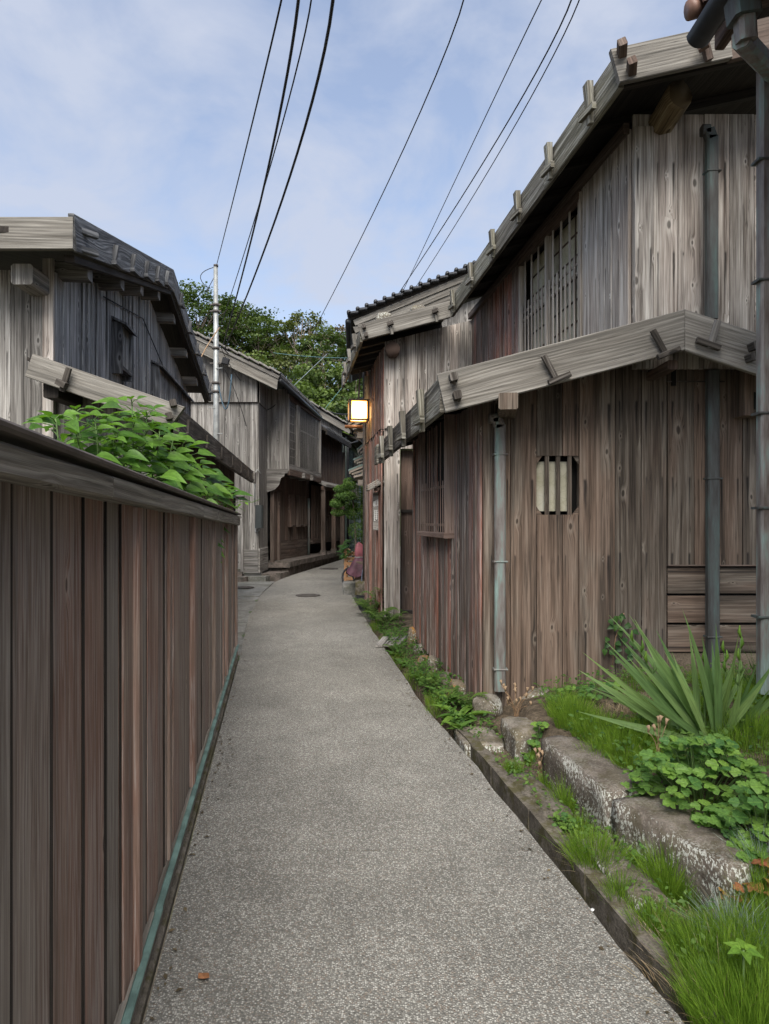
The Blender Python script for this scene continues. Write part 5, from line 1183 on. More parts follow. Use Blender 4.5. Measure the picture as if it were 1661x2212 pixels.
# kerb pieces along the gutter
ky = [1.6, 2.35, 3.05, 3.72, 4.35, 5.12]
KB = root('kerb', (0.85, 3.3, 0.0), 'narrow mossy concrete kerb beside the gutter along the path', 'kerb'); del KB['category'], KB['label']; KB['kind'] = 'structure'
for a, b in zip(ky, ky[1:]):
    n = 4; pa = [Vector((interp(RIGHT, a + (b - a) * i / n) + GUT - .012 + .004 * math.sin(i * 3 + a), a + (b - a) * i / n, 0)) for i in range(n + 1)]
    quad = [p + Vector((0, 0, zg(p.y) + .012 + .006 * math.sin(p.y * 9))) for p in pa] + [p + Vector((.078 + .008 * math.sin(p.y * 13), 0, zg(p.y) + .012 + .005 * math.sin(p.y * 7))) for p in reversed(pa)]
    quad[0].y += .004; quad[n].y -= .004
    slab('kerb_stone', quad[::-1], .25, KERB, KB)
# long lichen blocks
def block(name, poly, z0, z1, mat, label, n=7):
    "a hewn stone block over a plan quad with worn edges"
    import bmesh
    q = [Vector(p) for p in poly]; V = []; F = []; nx, ny, nz = n * 2, 4, 3
    def pt(u, v, w):
        a = q[0].lerp(q[1], u); b = q[3].lerp(q[2], u); p = a.lerp(b, v)
        e = min(u * 9, (1 - u) * 9, 1) ; f = min(v * 5, (1 - v) * 5, 1); ed = 1 - (1 - e) ** 2 * .5
        z = z0 + (z1 - z0) * w
        round_ = .010 * ((1 - f) ** 2 + (1 - e) ** 2) * (1 if w > .9 else 0)
        nn = .010 * nzf(p.x * 5 + w * 3, p.y * 5 + w * 7) + .005 * nzf(p.x * 17, p.y * 19 + w * 23)
        sh = (q[3] - q[0]).normalized() * nn
        return (p.x + sh.x, p.y + sh.y, z - round_ + nn * .6 * (w > .9))
    idx = {}
    def vid(i, j, k):
        key = (i, j, k)
        if key not in idx: idx[key] = len(V); V.append(pt(i / nx, j / ny, k / nz))
        return idx[key]
    for i in range(nx):
        for j in range(ny): F.append([vid(i, j, nz), vid(i + 1, j, nz), vid(i + 1, j + 1, nz), vid(i, j + 1, nz)])
        for k in range(nz):
            F.append([vid(i, 0, k), vid(i + 1, 0, k), vid(i + 1, 0, k + 1), vid(i, 0, k + 1)]); F.append([vid(i + 1, ny, k), vid(i, ny, k), vid(i, ny, k + 1), vid(i + 1, ny, k + 1)])
    for j in range(ny):
        for k in range(nz):
            F.append([vid(0, j + 1, k), vid(0, j, k), vid(0, j, k + 1), vid(0, j + 1, k + 1)]); F.append([vid(nx, j, k), vid(nx, j + 1, k), vid(nx, j + 1, k + 1), vid(nx, j, k + 1)])
    return tag(mesh_obj(name, V, F, mat, smooth=True), label, 'stone block')
block('stone_block', [(1.10, 3.42), (.965, 4.28), (1.20, 4.32), (1.36, 3.46)], -.06, .275, BLOCK, 'long hewn stone block with white lichen, the farther of the two large ones')
block('stone_block', [(1.36, 2.72), (1.115, 3.40), (1.40, 3.46), (1.68, 2.80)], -.08, .255, BLOCK, 'largest hewn stone block with a white lichen face beside the columbine')
block('stone_block', [(.875, 4.62), (.835, 4.98), (1.06, 5.02), (1.10, 4.66)], -.05, .20, STONE, 'squat lichened block on end beyond the two long blocks', 4)
block('stone_block', [(.83, 3.62), (.73, 4.25), (.90, 4.30), (1.00, 3.66)], -.1, .065, KERB, 'low mossy flat stone between the kerb and the farther long block', 5)
block('stone_block', [(1.02, 2.80), (.93, 3.35), (1.07, 3.38), (1.17, 2.83)], -.1, .075, BLOCK, 'low lichened stone in front of the largest block', 5)
block('stone_block', [(.56, 4.80), (.52, 5.22), (.80, 5.25), (.83, 4.78)], -.1, .06, STONE, 'flat stone paver at the head of the kerb', 4)
tag(stone('boulder', (.80, 5.54, .08), (.125, .13, .13), STONE, None, 11, 3), 'big round whitish boulder under the corner post of the right house', 'stone')
tag(stone('boulder', (1.22, 5.62, .14), (.13, .10, .09), STONE, None, 12, 3), 'brownish boulder under the wall right of the copper downpipe', 'stone')
for i, (x, y, z, r, m, lb) in enumerate(((.30, 8.45, .22, (.08, .09, .17), ORANGE, 'tall orange lichened stone at the far foot of the side wall'), (.37, 8.05, .14, (.09, .1, .13), STONE, 'grey pointed stone next to the tall orange one'),
        (.385, 7.55, .11, (.1, .12, .12), ORANGE, 'squat orange stone second from the far foot'), (.46, 7.1, .15, (.09, .13, .16), STONE, 'arched grey foundation stone at the middle of the side wall'), (.55, 6.6, .12, (.09, .12, .14), STONE, 'narrow grey foundation stone before the orange boulder'), (.62, 6.2, .13, (.13, .13, .13), ORANGE, 'broad orange lichened boulder nearest the corner of the side wall'))):
    tag(stone('foundation_stone', (x + .04, y, z - .06), tuple(q * .78 for q in r), m, None, 20 + i, 2), lb, 'stone')
# small stone bridge, trough and things on the far right
tag(block('stone_bridge', [(-.82, 13.75), (-.86, 14.4), (-.56, 14.4), (-.53, 13.75)], .06, .36, CONC, 'x', 3), 'grey concrete block bridging the gutter at the far right', 'block')
block('stone_trough', [(-.55, 13.1), (-.6, 14.3), (-.30, 14.3), (-.26, 13.1)], .2, .46, KERB, 'mossy stone trough below the maroon cover beside the narrow house', 4)['category'] = 'trough'
bx_ = root('wooden_crate', (-.45, 13.7, .46), 'plain brown board crate under the maroon rain cover', 'crate')
for k in range(3): beam('crate_board', (-.56, 13.45, .52 + k * .12), (-.30, 13.45, .52 + k * .12), .11, .02, UP, W_BROWN, bx_); beam('crate_board', (-.56, 13.45, .52 + k * .12), (-.58, 13.95, .52 + k * .12), .11, .02, UP, W_BROWN, bx_)
pb = root('slatted_planter', (-.72, 15.6, .3), 'orange slatted wooden planter holding the hydrangea', 'planter')
for sx in (-.86, -.44):
    for sy in (15.4, 15.85): beam('planter_post', (sx, sy, .16), (sx, sy, .98), .05, .05, (1, 0, 0), W_TAN, pb)
for k in range(6): beam('planter_slat', (-.85, 15.37, .32 + k * .11), (-.44, 15.37, .32 + k * .11), .08, .025, UP, W_TAN, pb); beam('planter_slat', (-.89, 15.4, .32 + k * .11), (-.89, 15.85, .32 + k * .11), .08, .025, UP, W_TAN, pb)
def drape():
    "a rain cover tied round something: flared folds below a tie, knob above"
    V = []; F = []; seg = 28; prof = [(1.16, .03), (1.12, .06), (1.0, .085), (.86, .09), (.78, .07), (.74, .10), (.62, .15), (.5, .19), (.40, .235), (.33, .25)]
    for j, (z, r) in enumerate(prof):
        for k in range(seg):
            a = 2 * math.pi * k / seg; fo_ = max(0, (.78 - z)) * .55; q = r * (1 + fo_ * .5 * math.sin(a * 6 + j * .3) + .12 * math.sin(a * 3 + 1 + j * .2))
            V.append((-.50 + q * math.cos(a), 13.55 + q * .8 * math.sin(a), .33 + z * .72 - (.06 * math.sin(a * 3 + .5) if j > 7 else 0)))
    for j in range(len(prof) - 1):
        for k in range(seg): F.append([j * seg + k, (j + 1) * seg + k, (j + 1) * seg + (k + 1) % seg, j * seg + (k + 1) % seg])
    top = len(V); V.append((-.5, 13.55, 1.18)); F += [[top, k, (k + 1) % seg] for k in range(seg)]
    o = mesh_obj('rain_cover', V, F, CLOTH, smooth=True); tag(o, 'maroon rain cover tied around a post with pink hood beside the narrow house', 'cover')
    V2 = [(v[0] + (v[0] + .5) * .06, v[1] + (v[1] - 13.55) * .06, v[2] + .004) for v in V[:5 * seg]] + [(-.5, 13.55, 1.188)]
    mesh_obj('hood', V2, [f for f in F if max(f) < 5 * seg] + [[5 * seg, k, (k + 1) % seg] for k in range(seg)], CLOTHP, o, smooth=True)
    tube('tie_cord', [(-.5 + .085 * math.cos(a), 13.55 + .07 * math.sin(a), .892) for a in [i * .5236 for i in range(13)]], .008, STEEL, o, 5)
drape()
tag(tube('bicycle_tyre', [(-.60 + .0, 14.3 + .0, .3)] + [(-.72 - .16 * math.sin(t), 14.5 + .1 * math.cos(t), .42 + .2 * math.cos(t)) for t in [i * .4 for i in range(8)]], .022, BLACK, None, 8), 'black curved tyre poking out beside the slatted planter', 'tyre')
tag(tube('water_hose', bez((-.37, 13.3, .78), (-.52, 13.2, .4), (-.33, 13.1, .28), 10), .014, plain('blue_hose', (.06, .07, .1), .4), None, 6), 'dark bluish hose hanging beside the maroon cover', 'hose')
# plank over the gutter, bits on the path
pk = root('gutter_plank', (.02, 8.5, .1), 'grey weathered boards laid over the gutter beside the side wall', 'plank')
for k in range(3): beam('board', (-.07 + .10 * k, 8.3 - .0 * k, .10 + .006 * k), (.02 + .12 * k, 8.95, .10 + .006 * k), .09, .02, (1, 0, 0), W_GREY, pk)
lf = mesh_obj('dead_leaf', [(-0.6375, 2.3745, 0.0355), (-0.6165, 2.364, 0.04), (-0.599, 2.3759, 0.0364), (-0.606, 2.3955, 0.0409), (-0.627, 2.4025, 0.0364), (-0.641, 2.392, 0.0427), (-0.6165, 2.3815, 0.031)], [[0, 1, 6], [1, 2, 6], [2, 3, 6], [3, 4, 6], [4, 5, 6], [5, 0, 6]], LEAFDRY); tag(lf, 'small curled brown dead leaf lying on the near path', 'leaf')
tag(stone('paper_scrap', (.838, 2.80, .032), (.009, .011, .004), WHITE, None, 44, 1), 'tiny white scrap on the path edge by the kerb', 'scrap')

# ------------------------------------------------------------------ plants
def quads_cloud(name, C, N, S, tint, mat, parent=None, aspect=1.0):
    "many small leaf quads; C centres, N normals, S sizes"
    n = len(C); rnd = NPR.normal(size=(n, 3)); N = N / np.linalg.norm(N, axis=1, keepdims=True)
    U = np.cross(N, rnd); U /= np.linalg.norm(U, axis=1, keepdims=True) + 1e-9; W = np.cross(N, U)
    S = S[:, None]; fold = N * S * .12
    V = np.stack([C - U * S * .5, C - W * S * .28 * aspect + fold, C + U * S * .55, C + W * S * .28 * aspect + fold], 1).reshape(-1, 3)
    me = bpy.data.meshes.new(name); c = (V.min(0) + V.max(0)) / 2
    me.vertices.add(4 * n); me.vertices.foreach_set('co', (V - c).ravel()); me.loops.add(4 * n); me.loops.foreach_set('vertex_index', np.arange(4 * n, dtype=np.int32))
    me.polygons.add(n); me.polygons.foreach_set('loop_start', np.arange(0, 4 * n, 4, dtype=np.int32))
    a = me.attributes.new('tint', 'FLOAT', 'FACE'); a.data.foreach_set('value', tint.astype(np.float32)); me.materials.append(mat); me.update(calc_edges=True)
    o = bpy.data.objects.new(name, me); COL.objects.link(o); return place(o, Vector(c), parent)
def blades(name, B, H, Wd, lean, tint, mat, parent=None, droop=.5):
    "grass blades: bases B (n,3), heights H, widths Wd, lean vectors (n,2)"
    n = len(B); ang = NPR.uniform(0, 2 * np.pi, n); sx, sy = np.cos(ang), np.sin(ang); V = np.zeros((n, 7, 3)); ts = (0, .4, .75, 1.0)
    for k, t in enumerate(ts):
        p = B.copy(); p[:, 2] += H * (t - droop * .35 * t * t * np.hypot(lean[:, 0], lean[:, 1])); p[:, 0] += lean[:, 0] * H * t ** 1.7; p[:, 1] += lean[:, 1] * H * t ** 1.7
        if k < 3:
            w = Wd * (1 - .5 * t) * .5; V[:, 2 * k] = p - np.stack([sx * w, sy * w, 0 * w], 1); V[:, 2 * k + 1] = p + np.stack([sx * w, sy * w, 0 * w], 1)
        else: V[:, 6] = p
    V = V.reshape(-1, 3); base = np.arange(n) * 7
    L = np.stack([np.stack([base, base + 1, base + 3, base + 2], 1), np.stack([base + 2, base + 3, base + 5, base + 4], 1)], 1).reshape(-1, 4); T = np.stack([base + 4, base + 5, base + 6], 1)
    me = bpy.data.meshes.new(name); c = (V.min(0) + V.max(0)) / 2; me.vertices.add(len(V)); me.vertices.foreach_set('co', (V - c).ravel())
    li = np.concatenate([L.ravel(), T.ravel()]).astype(np.int32); me.loops.add(len(li)); me.loops.foreach_set('vertex_index', li)
    ls = np.concatenate([np.arange(0, 4 * len(L), 4), 4 * len(L) + np.arange(0, 3 * n, 3)]).astype(np.int32); me.polygons.add(len(ls)); me.polygons.foreach_set('loop_start', ls)
    a = me.attributes.new('tint', 'FLOAT', 'FACE'); a.data.foreach_set('value', np.concatenate([np.repeat(tint, 2), tint]).astype(np.float32)); me.materials.append(mat); me.update(calc_edges=True)
    o = bpy.data.objects.new(name, me); COL.objects.link(o); return place(o, Vector(c), parent)
def tuft(cx, cy, rx, ry, n, h, mat, w=.0028, lean=.45, tb=.5, z=None):
    a = NPR.uniform(0, 2 * np.pi, n); q = np.sqrt(NPR.uniform(0, 1, n)); x = cx + rx * q * np.cos(a); y = cy + ry * q * np.sin(a)
    zz = np.array([(gh(i, j) if z is None else z) for i, j in zip(x, y)]) - .01
    H = h * NPR.uniform(.55, 1.1, n) * (1 - .35 * q); ln = np.stack([np.cos(a) * q, np.sin(a) * q], 1) * lean + NPR.normal(0, .17, (n, 2))
    return np.stack([x, y, zz], 1), H, np.full(n, w) * NPR.uniform(.7, 1.2, n), ln, np.clip(tb + NPR.normal(0, .3, n), 0, 1)
def grass_obj(name, specs, mat, label, cat='grass', **k):
    parts = [tuft(*s, mat, **k) if not isinstance(s[-1], dict) else tuft(*s[:-1], mat, **{**k, **s[-1]}) for s in specs]
    o = blades(name, *[np.concatenate([p[i] for p in parts]) for i in range(5)], mat); tag(o, label, cat, kind='stuff'); return o
def gp(x, y, it=6):
    "garden point seen at frame position"
    Y = 3.0
    for _ in range(30):
        X = (x - PCX) / FOC * Y; z = gh(X, Y) if X > interp(RIGHT, Y) + GUT else zg(Y)
        Yn = (CAM_H - z) * FOC / (y - PHZ); Y = Y * .6 + Yn * .4
    return (x - PCX) / FOC * Y, Y
def T(x, y, r, n, h, **k): X, Y = gp(x, y); return (X, Y, r, r * 1.15, int(n * 1.7), h, k)
grass_obj('grass', [T(1285, 1890, .10, 650, .27), T(1218, 1755, .05, 200, .24), T(1440, 1935, .08, 500, .28), T(1410, 2020, .08, 420, .17), T(1106, 1672, .06, 240, .13), T(1180, 1705, .05, 160, .14), T(1150, 1650, .04, 120, .12), T(1340, 1960, .05, 220, .2), T(1250, 1800, .05, 160, .16), T(1500, 1960, .06, 260, .18), T(1360, 1880, .04, 140, .14)], L_GRASS, 'soft bright green fine grass growing between kerb and stone blocks')
grass_obj('grass', [T(1530, 2080, .10, 800, .2), T(1560, 2120, .16, 1000, .24), T(1640, 2110, .13, 700, .22), T(1590, 2215, .13, 1100, .2), T(1640, 2230, .2, 1500, .24), T(1625, 2010, .08, 400, .2), T(1655, 1950, .1, 500, .24), T(1700, 2100, .2, 1200, .25)], L_GRASS, 'thick mass of soft green grass filling the near right corner')
grass_obj('grass', [T(1240, 1560, .12, 600, .24), T(1215, 1540, .1, 400, .2), T(1290, 1590, .15, 700, .2), T(1350, 1615, .15, 800, .19), T(1400, 1600, .15, 600, .2), T(1290, 1640, .1, 380, .15), T(1360, 1660, .1, 400, .13), T(1570, 1500, .2, 700, .2), T(1640, 1520, .15, 500, .22), T(1620, 1590, .2, 700, .2), T(1440, 1650, .1, 300, .14), T(1480, 1540, .2, 500, .18)], L_GRASS, 'fine green grass carpeting the raised bed below the plank wall', tb=.55)
grass_obj('straw', [T(1215, 1620, .09, 90, .06), T(1330, 1560, .25, 220, .1), T(1370, 1640, .2, 160, .07), T(1100, 1590, .1, 120, .04), T(1400, 1530, .2, 160, .12), T(1330, 1730, .1, 90, .04), T(1560, 2150, .25, 160, .2), T(1620, 2050, .15, 90, .2), T(1290, 1890, .08, 40, .2), T(1260, 1600, .1, 90, .05)], L_STRAW, 'dry straw coloured stems lying over the stones', 'straw', lean=1.4)
def bed_weeds():
    C = []; S = []; N_ = []
    for _ in range(5200):
        y = R.uniform(2.9, 5.55); x = R.uniform(1.15, 2.9)
        wx = interp([(2.5, 1.55), (3.0, 1.45), (3.4, 1.32), (4.3, 1.15), (4.9, 1.0), (5.6, 1.0)], y)
        if x < wx or math.sin(x * 4.3 + 1) * math.sin(y * 3.7) + R.uniform(-.6, .6) < -.25: continue
        C.append((x, y, gh(x, y) + R.random() ** 1.5 * .13)); S.append(R.uniform(.015, .045)); N_.append((R.uniform(-.5, .5), R.uniform(-.9, .2), 1))
    n = len(C); tag(quads_cloud('weeds', np.array(C), np.array(N_), np.array(S), np.clip(NPR.normal(.55, .28, n), 0, 1), L_WEED), 'small leafy weeds spread over the raised bed', 'weeds', kind='stuff')
bed_weeds()
def strip_weeds():
    C = []; S = []; N_ = []
    for _ in range(2600):
        y = R.uniform(2.3, 5.1); e_ = interp(RIGHT, y) + GUT; x = e_ + R.uniform(.05, .36)
        if math.sin(y * 7.3 + 2) + math.sin(x * 11 + y * 3) + R.uniform(-.8, .8) < .1: continue
        C.append((x, y, gh(x, y) + .04 + R.random() ** 1.5 * .09)); S.append(R.uniform(.012, .034)); N_.append((R.uniform(-.6, .4), R.uniform(-.9, .2), 1))
    n = len(C); tag(quads_cloud('weeds', np.array(C), np.array(N_), np.array(S), np.clip(NPR.normal(.55, .28, n), 0, 1), L_WEED), 'small leafy weeds sprouting between the kerb and the stone blocks', 'weeds', kind='stuff')
strip_weeds()
grass_obj('grass', [(R.uniform(1.3, 2.7), R.uniform(3.2, 5.5), .10, .10, 110, R.uniform(.08, .18), {}) for _ in range(46)], L_GRASS, 'scattered thin grass among the weeds on the raised bed', tb=.45)
def fescue(x, y, r, n, h, label):
    X, Y = gp(x, y); p = tuft(X, Y, r, r, n, h, L_BLUE, lean=.9, w=.0036); o = blades('blue_grass_tuft', *p, L_BLUE); tag(o, label, 'grass tuft'); return o
fescue(1580, 2040, .06, 320, .24, 'silvery blue grass tuft in front of the columbine')
fescue(1645, 1900, .06, 280, .24, 'silvery blue grass tuft at the right frame edge')
fescue(1620, 2085, .05, 200, .2, 'small silvery blue grass tuft nearest the camera')

def leaf_mesh(name, prof, nseg, cup=.12, curl=.15, mat=None, fold=.2):
    "leaf along +X, length 1; prof(t) gives half width"
    V = []; F = []; uv = []
    for i in range(nseg + 1):
        t = i / nseg; w = prof(t); z = -curl * t * t
        V += [(t, -w, z + fold * w), (t, 0, z), (t, w, z + fold * w)]
    for i in range(nseg):
        a = 3 * i; F += [[a, a + 3, a + 4, a + 1], [a + 1, a + 4, a + 5, a + 2]]
        t0, t1 = i / nseg, (i + 1) / nseg; uv += [(0, t0), (0, t1), (.5, t1), (.5, t0), (.5, t0), (.5, t1), (1, t1), (1, t0)]
    me = bpy.data.meshes.new(name); me.from_pydata(V, [], F); l = me.uv_layers.new(name='grain'); l.data.foreach_set('uv', np.array(uv, dtype=np.float32).ravel())
    me.polygons.foreach_set('use_smooth', [True] * len(F)); me.materials.append(mat); return me
def put_leaf(me, parent, p, dirv, nrm, ln, wd, name='leaf'):
    d = Vector(dirv).normalized(); n_ = Vector(nrm); n_ = (n_ - d * n_.dot(d)).normalized(); s = n_.cross(d)
    o = bpy.data.objects.new(name, me); COL.objects.link(o); o.parent = parent
    M = Matrix((d * ln, s * wd, n_ * ln)).transposed().to_4x4(); M.translation = Vector(p) - WO[parent.name]; o.matrix_local = M; WO[o.name] = Vector(p); return o
ovate = lambda t: .5 * (math.sin(math.pi * min(1, t ** .62)) ** .9) * (1 - .25 * t) if 0 < t < 1 else 0.012
M_SHRUB = leaf_mesh('shrub_leaf', ovate, 7, mat=L_SHRUB, curl=.28, fold=.25)
M_DOCK = leaf_mesh('dock_leaf', lambda t: .5 * math.sin(math.pi * t ** .8) ** .7 + .01 if t < 1 else 0.005, 7, mat=L_DOCK, curl=.4, fold=.2)
M_HYDR = leaf_mesh('hydrangea_leaf', ovate, 6, mat=L_HYDR, curl=.3)
M_YOUNG = leaf_mesh('young_leaf', ovate, 6, mat=L_BRIGHT, curl=.2)
# leafy shrubs behind the fence
def shrub(base, tops, label, n_leaf, ls=.13, seed=1):
    rr = random.Random(seed); rt = root('leafy_shrub', base, label, 'shrub', 'shrubs behind the fence')
    for tp in tops:
        tp = Vector(tp); b = Vector(base) + Vector((rr.uniform(-.1, .1), rr.uniform(-.15, .15), 0)); mid = b.lerp(tp, .55) + Vector((rr.uniform(-.08, .08), rr.uniform(-.08, .08), .1))
        pts = bez(b, mid, tp, 10); tube('stem', pts, .014, STEM, rt, 6, r1=.005)
        k = max(6, int(n_leaf / len(tops)))
        for i in range(k):
            t = 1 - (i / k) ** 1.25 * .55; f = t * 10; j = min(9, int(f)); p = pts[j].lerp(pts[j + 1], f - j)
            a = i * 2.4 + rr.uniform(-.5, .5); el = .15 + .5 * t * (1 - i / k) + rr.uniform(-.3, .2)
            dv = Vector((math.cos(a), math.sin(a), 0)); l_ = ls * rr.uniform(.6, 1.2) * (1.0 if i > 3 else .6)
            pe = .05 + .22 * (i / k) ** .6 + rr.uniform(0, .04); q = p + dv * pe * (.6 + i / k) + UP * pe * .35
            if (q.x > FX(q.y) - .10 and q.z < 1.80) or q.y > 7.75: continue
            if i % 2 == 0: tube('stem', [p, p.lerp(q, .5) + UP * .01, q], .004, STEM, rt, 4, cap=False)
            put_leaf(M_SHRUB, rt, q, dv + UP * (el - .35), UP + dv * .3 + Vector((rr.uniform(-.35, .35) + .25, rr.uniform(-.35, .35) - .55, 0)), l_, l_ * .62)
def sp(x, y, Y): return tuple(P(x, y, Y))
shrub((-2.0, 4.75, .1), [sp(120, 905, 4.4), sp(165, 890, 4.6), sp(205, 905, 4.7)], 'leafy green shrub nearest the camera behind the fence', 102, .185, 1)
shrub((-2.0, 5.3, .1), [sp(245, 905, 5.0), sp(285, 870, 5.1), sp(318, 895, 5.3), sp(265, 950, 5.0)], 'tallest leafy shrub rising over the middle of the fence', 171, .185, 2)
shrub((-1.95, 6.0, .1), [sp(345, 925, 5.6), sp(375, 945, 5.8), sp(395, 960, 6.0), sp(330, 985, 5.6)], 'leafy shrub right of the tallest one behind the fence', 160, .185, 3)
shrub((-1.95, 6.8, .1), [sp(430, 1010, 6.5), sp(455, 1030, 6.8), sp(470, 1055, 7.1), sp(485, 1065, 7.3), sp(410, 1000, 6.3)], 'low leafy shrub hanging over the far end of the fence', 171, .185, 4)
shrub((-2.05, 5.6, .1), [sp(300, 960, 5.2), sp(350, 1000, 5.5), sp(220, 950, 4.8), sp(400, 1010, 6.0)], 'inner leafy shrub filling the gap low behind the fence top', 171, .185, 5)
VN = root('vine_tendril', sp(505, 1085, 7.6), 'pale yellowish vine tendril reaching past the far fence end', 'vine')
tube('vine_stem', [sp(490, 1095, 7.5), sp(520, 1083, 7.6), sp(545, 1085, 7.6), sp(562, 1078, 7.7)], .004, STEM, VN, 5)
tube('vine_stem', [sp(490, 1095, 7.5), sp(515, 1096, 7.6), sp(530, 1104, 7.6)], .003, STEM, VN, 5)
for i, (x, y) in enumerate(((520, 1088), (530, 1085), (508, 1093), (512, 1105), (500, 1100))): put_leaf(M_YOUNG, VN, sp(x, y, 7.6), (R.uniform(-1, 1), -.2, -.3), (0, -.6, 1), .05, .04)
# sword-leaved clump
sword = lambda t: .5 * (1 - t ** 3) * (.75 + .5 * math.sin(math.pi * min(1, t * 1.1))) if t < 1 else 0.004
M_SW = [leaf_mesh('sword_leaf', sword, 9, mat=L_IRIS, curl=c, fold=.012) for c in (.03, .12, .3, .7)]
ix, iy = gp(1530, 1590); IR = root('sword_leaf_clump', (ix, iy, gh(ix, iy)), 'tall sword-leaved iris-like clump with budding stalks beside the columbine', 'plant')
fan = [(-.58, .58, .60, 1), (-.50, .70, .60, 0), (-.46, .58, .62, 1), (-.64, .42, .50, 2), (-.38, .72, .60, 0), (-.32, .55, .56, 1), (-.25, .66, .55, 0), (-.42, .35, .44, 3), (-.22, .45, .5, 0), (-.12, .6, .5, 1), (-.05, .52, .52, 0), (.02, .62, .5, 0), (.06, .4, .45, 2), (.1, .55, .42, 0), (.16, .48, .42, 1), (.22, .6, .4, 0), (.28, .46, .38, 1), (.34, .5, .36, 0), (.3, .35, .3, 2), (.1, .3, .33, 0), (-.1, .36, .4, 1), (-.28, .32, .42, 2), (.4, .42, .3, 2), (.0, .28, .3, 0), (-.6, .2, .4, 3)]
for i, (a, b, ln, c) in enumerate(fan + [(a * R.uniform(.8, 1.15) + R.uniform(-.05, .05), b * R.uniform(.85, 1.1), ln * R.uniform(.7, 1.05), (c + 1) % 4) for (a, b, ln, c) in fan[:14]]):
    o = Vector((R.uniform(-.10, .10) + a * .12, R.uniform(-.08, .08), -.01)); dv = Vector((a * 1.75, R.uniform(-.35, .25), b * 1.4)); ln *= 1.32; put_leaf(M_SW[c], IR, Vector((ix, iy, gh(ix, iy))) + o, dv, (R.uniform(-.4, .4) + .2, -1, .15), ln * R.uniform(.92, 1.15), .040 * R.uniform(.75, 1.25), 'sword_leaf')
for (dx, dy, hgt, lx) in ((.16, -.02, .60, .02), (.12, .02, .50, -.02), (-.02, 0, .44, .0), (-.22, .05, .56, -.22)):
    b = Vector((ix + dx, iy + dy, gh(ix, iy))); t_ = b + Vector((lx, 0, hgt)); pts = bez(b, b + Vector((lx * .1, 0, hgt * .6)), t_, 8); stx = tube('flower_stalk', pts, .008, STEM, IR, 6, r1=.004)
    for k in range(5):
        q = pts[8 - k].lerp(pts[7 - k], .5) if k < 7 else pts[4]; s = 1 if k % 2 else -1
        tube('bud', [q, q + Vector((s * .012, -.004, .035)), q + Vector((s * .008, -.004, .075))], lambda t: .010 * math.sin(math.pi * (.12 + .8 * t)), L_BRIGHT if k < 3 else STEM, stx, 6)
# columbine: trifoliate, lobed leaves
def lobed_mesh(mat):
    V = [(0, 0, 0)]; n = 20; uv = []
    for i in range(n + 1):
        a = -2.0 + 4.0 * i / n; r = .42 + .44 * abs(math.cos(a * 1.5)) ** .55 + .05 * math.cos(a * 9); V.append((.5 + r * .62 * math.cos(a), r * .62 * math.sin(a), .10 * abs(math.sin(a * 1.5)) - .05))
    V[0] = (.06, 0, 0); F = []
    for i in range(n): F.append([0, i + 1, i + 2]); uv += [(.5, 0), (.5 + V[i + 1][1], V[i + 1][0]), (.5 + V[i + 2][1], V[i + 2][0])]
    me = bpy.data.meshes.new('lobed_leaf'); me.from_pydata(V, [], F); l = me.uv_layers.new(name='grain'); l.data.foreach_set('uv', np.array(uv, dtype=np.float32).ravel()); me.materials.append(mat); return me
M_COL, M_RUS = lobed_mesh(L_COLUMB), lobed_mesh(L_RUSSET)
def columbine(cx, cy, spots, label, ls=.05, seed=1, russet=0.0):
    rr = random.Random(seed); rt = root('columbine', (cx, cy, gh(cx, cy)), label, 'plant')
    for (x, y, z) in spots:
        p = Vector((x, y, z)); b = Vector((cx + (x - cx) * .35, cy + (y - cy) * .35, gh(cx, cy)))
        tube('leaf_stalk', bez(b, b.lerp(p, .5) + UP * .05, p, 4), .0025, STEM, rt, 4, cap=False)
        a0 = rr.uniform(0, 6.28); tilt = Vector((rr.uniform(-.25, .25) + (x - cx) * .6, -.6 + rr.uniform(-.2, .2), 1))
        for k in range(3):
            a = a0 + k * 2.09; dv = Vector((math.cos(a), math.sin(a), rr.uniform(-.1, .15))); m = M_RUS if rr.random() < russet else M_COL
            l_ = ls * rr.uniform(.8, 1.25); put_leaf(m, rt, p + dv * .006, dv, tilt, l_, l_ * rr.uniform(.9, 1.15), 'leaflet')
def dome(cx, cy, rx, ry, h, n, seed, z0=None, lo=.15):
    rr = random.Random(seed); out = []
    for i in range(n):
        a = rr.uniform(0, 6.28); q = math.sqrt(rr.random()); x, y = cx + rx * q * math.cos(a), cy + ry * q * math.sin(a); zb = gh(x, y) if z0 is None else z0
        out.append((x, y, zb + h * (lo + (1 - lo) * (1 - q * q)) * (rr.uniform(.8, 1.02) if rr.random() < .62 else rr.uniform(.25, .75))))
    return out
qx, qy = 1.50, 3.32
columbine(qx, qy, dome(qx, qy, .33, .26, .34, 95, 3), 'large rounded columbine mound with lobed leaves over the lichen block', .056, 3)
qx2, qy2 = 1.62, 2.95
columbine(qx2, qy2, dome(qx2, qy2, .24, .2, .26, 60, 4), 'lower columbine mound tumbling over the near end of the block', .056, 4)
qx3, qy3 = 1.44, 2.74
columbine(qx3, qy3, dome(qx3, qy3, .12, .10, .14, 20, 5), 'russet and yellow columbine leaves at the end of the lichen block', .05, 5, .75)
x_, y_ = gp(1152, 1625); columbine(x_, y_, dome(x_, y_, .07, .07, .16, 12, 6), 'small bluish columbine beside the squat block', .042, 6)
x_, y_ = gp(1380, 1690); columbine(x_, y_, dome(x_, y_, .10, .08, .10, 10, 7), 'sparse columbine seedling on top of the far long block', .04, 7)
x_, y_ = gp(1215, 1800); columbine(x_, y_, dome(x_, y_, .06, .06, .10, 7, 8), 'little columbine seedling between kerb and block', .035, 8)
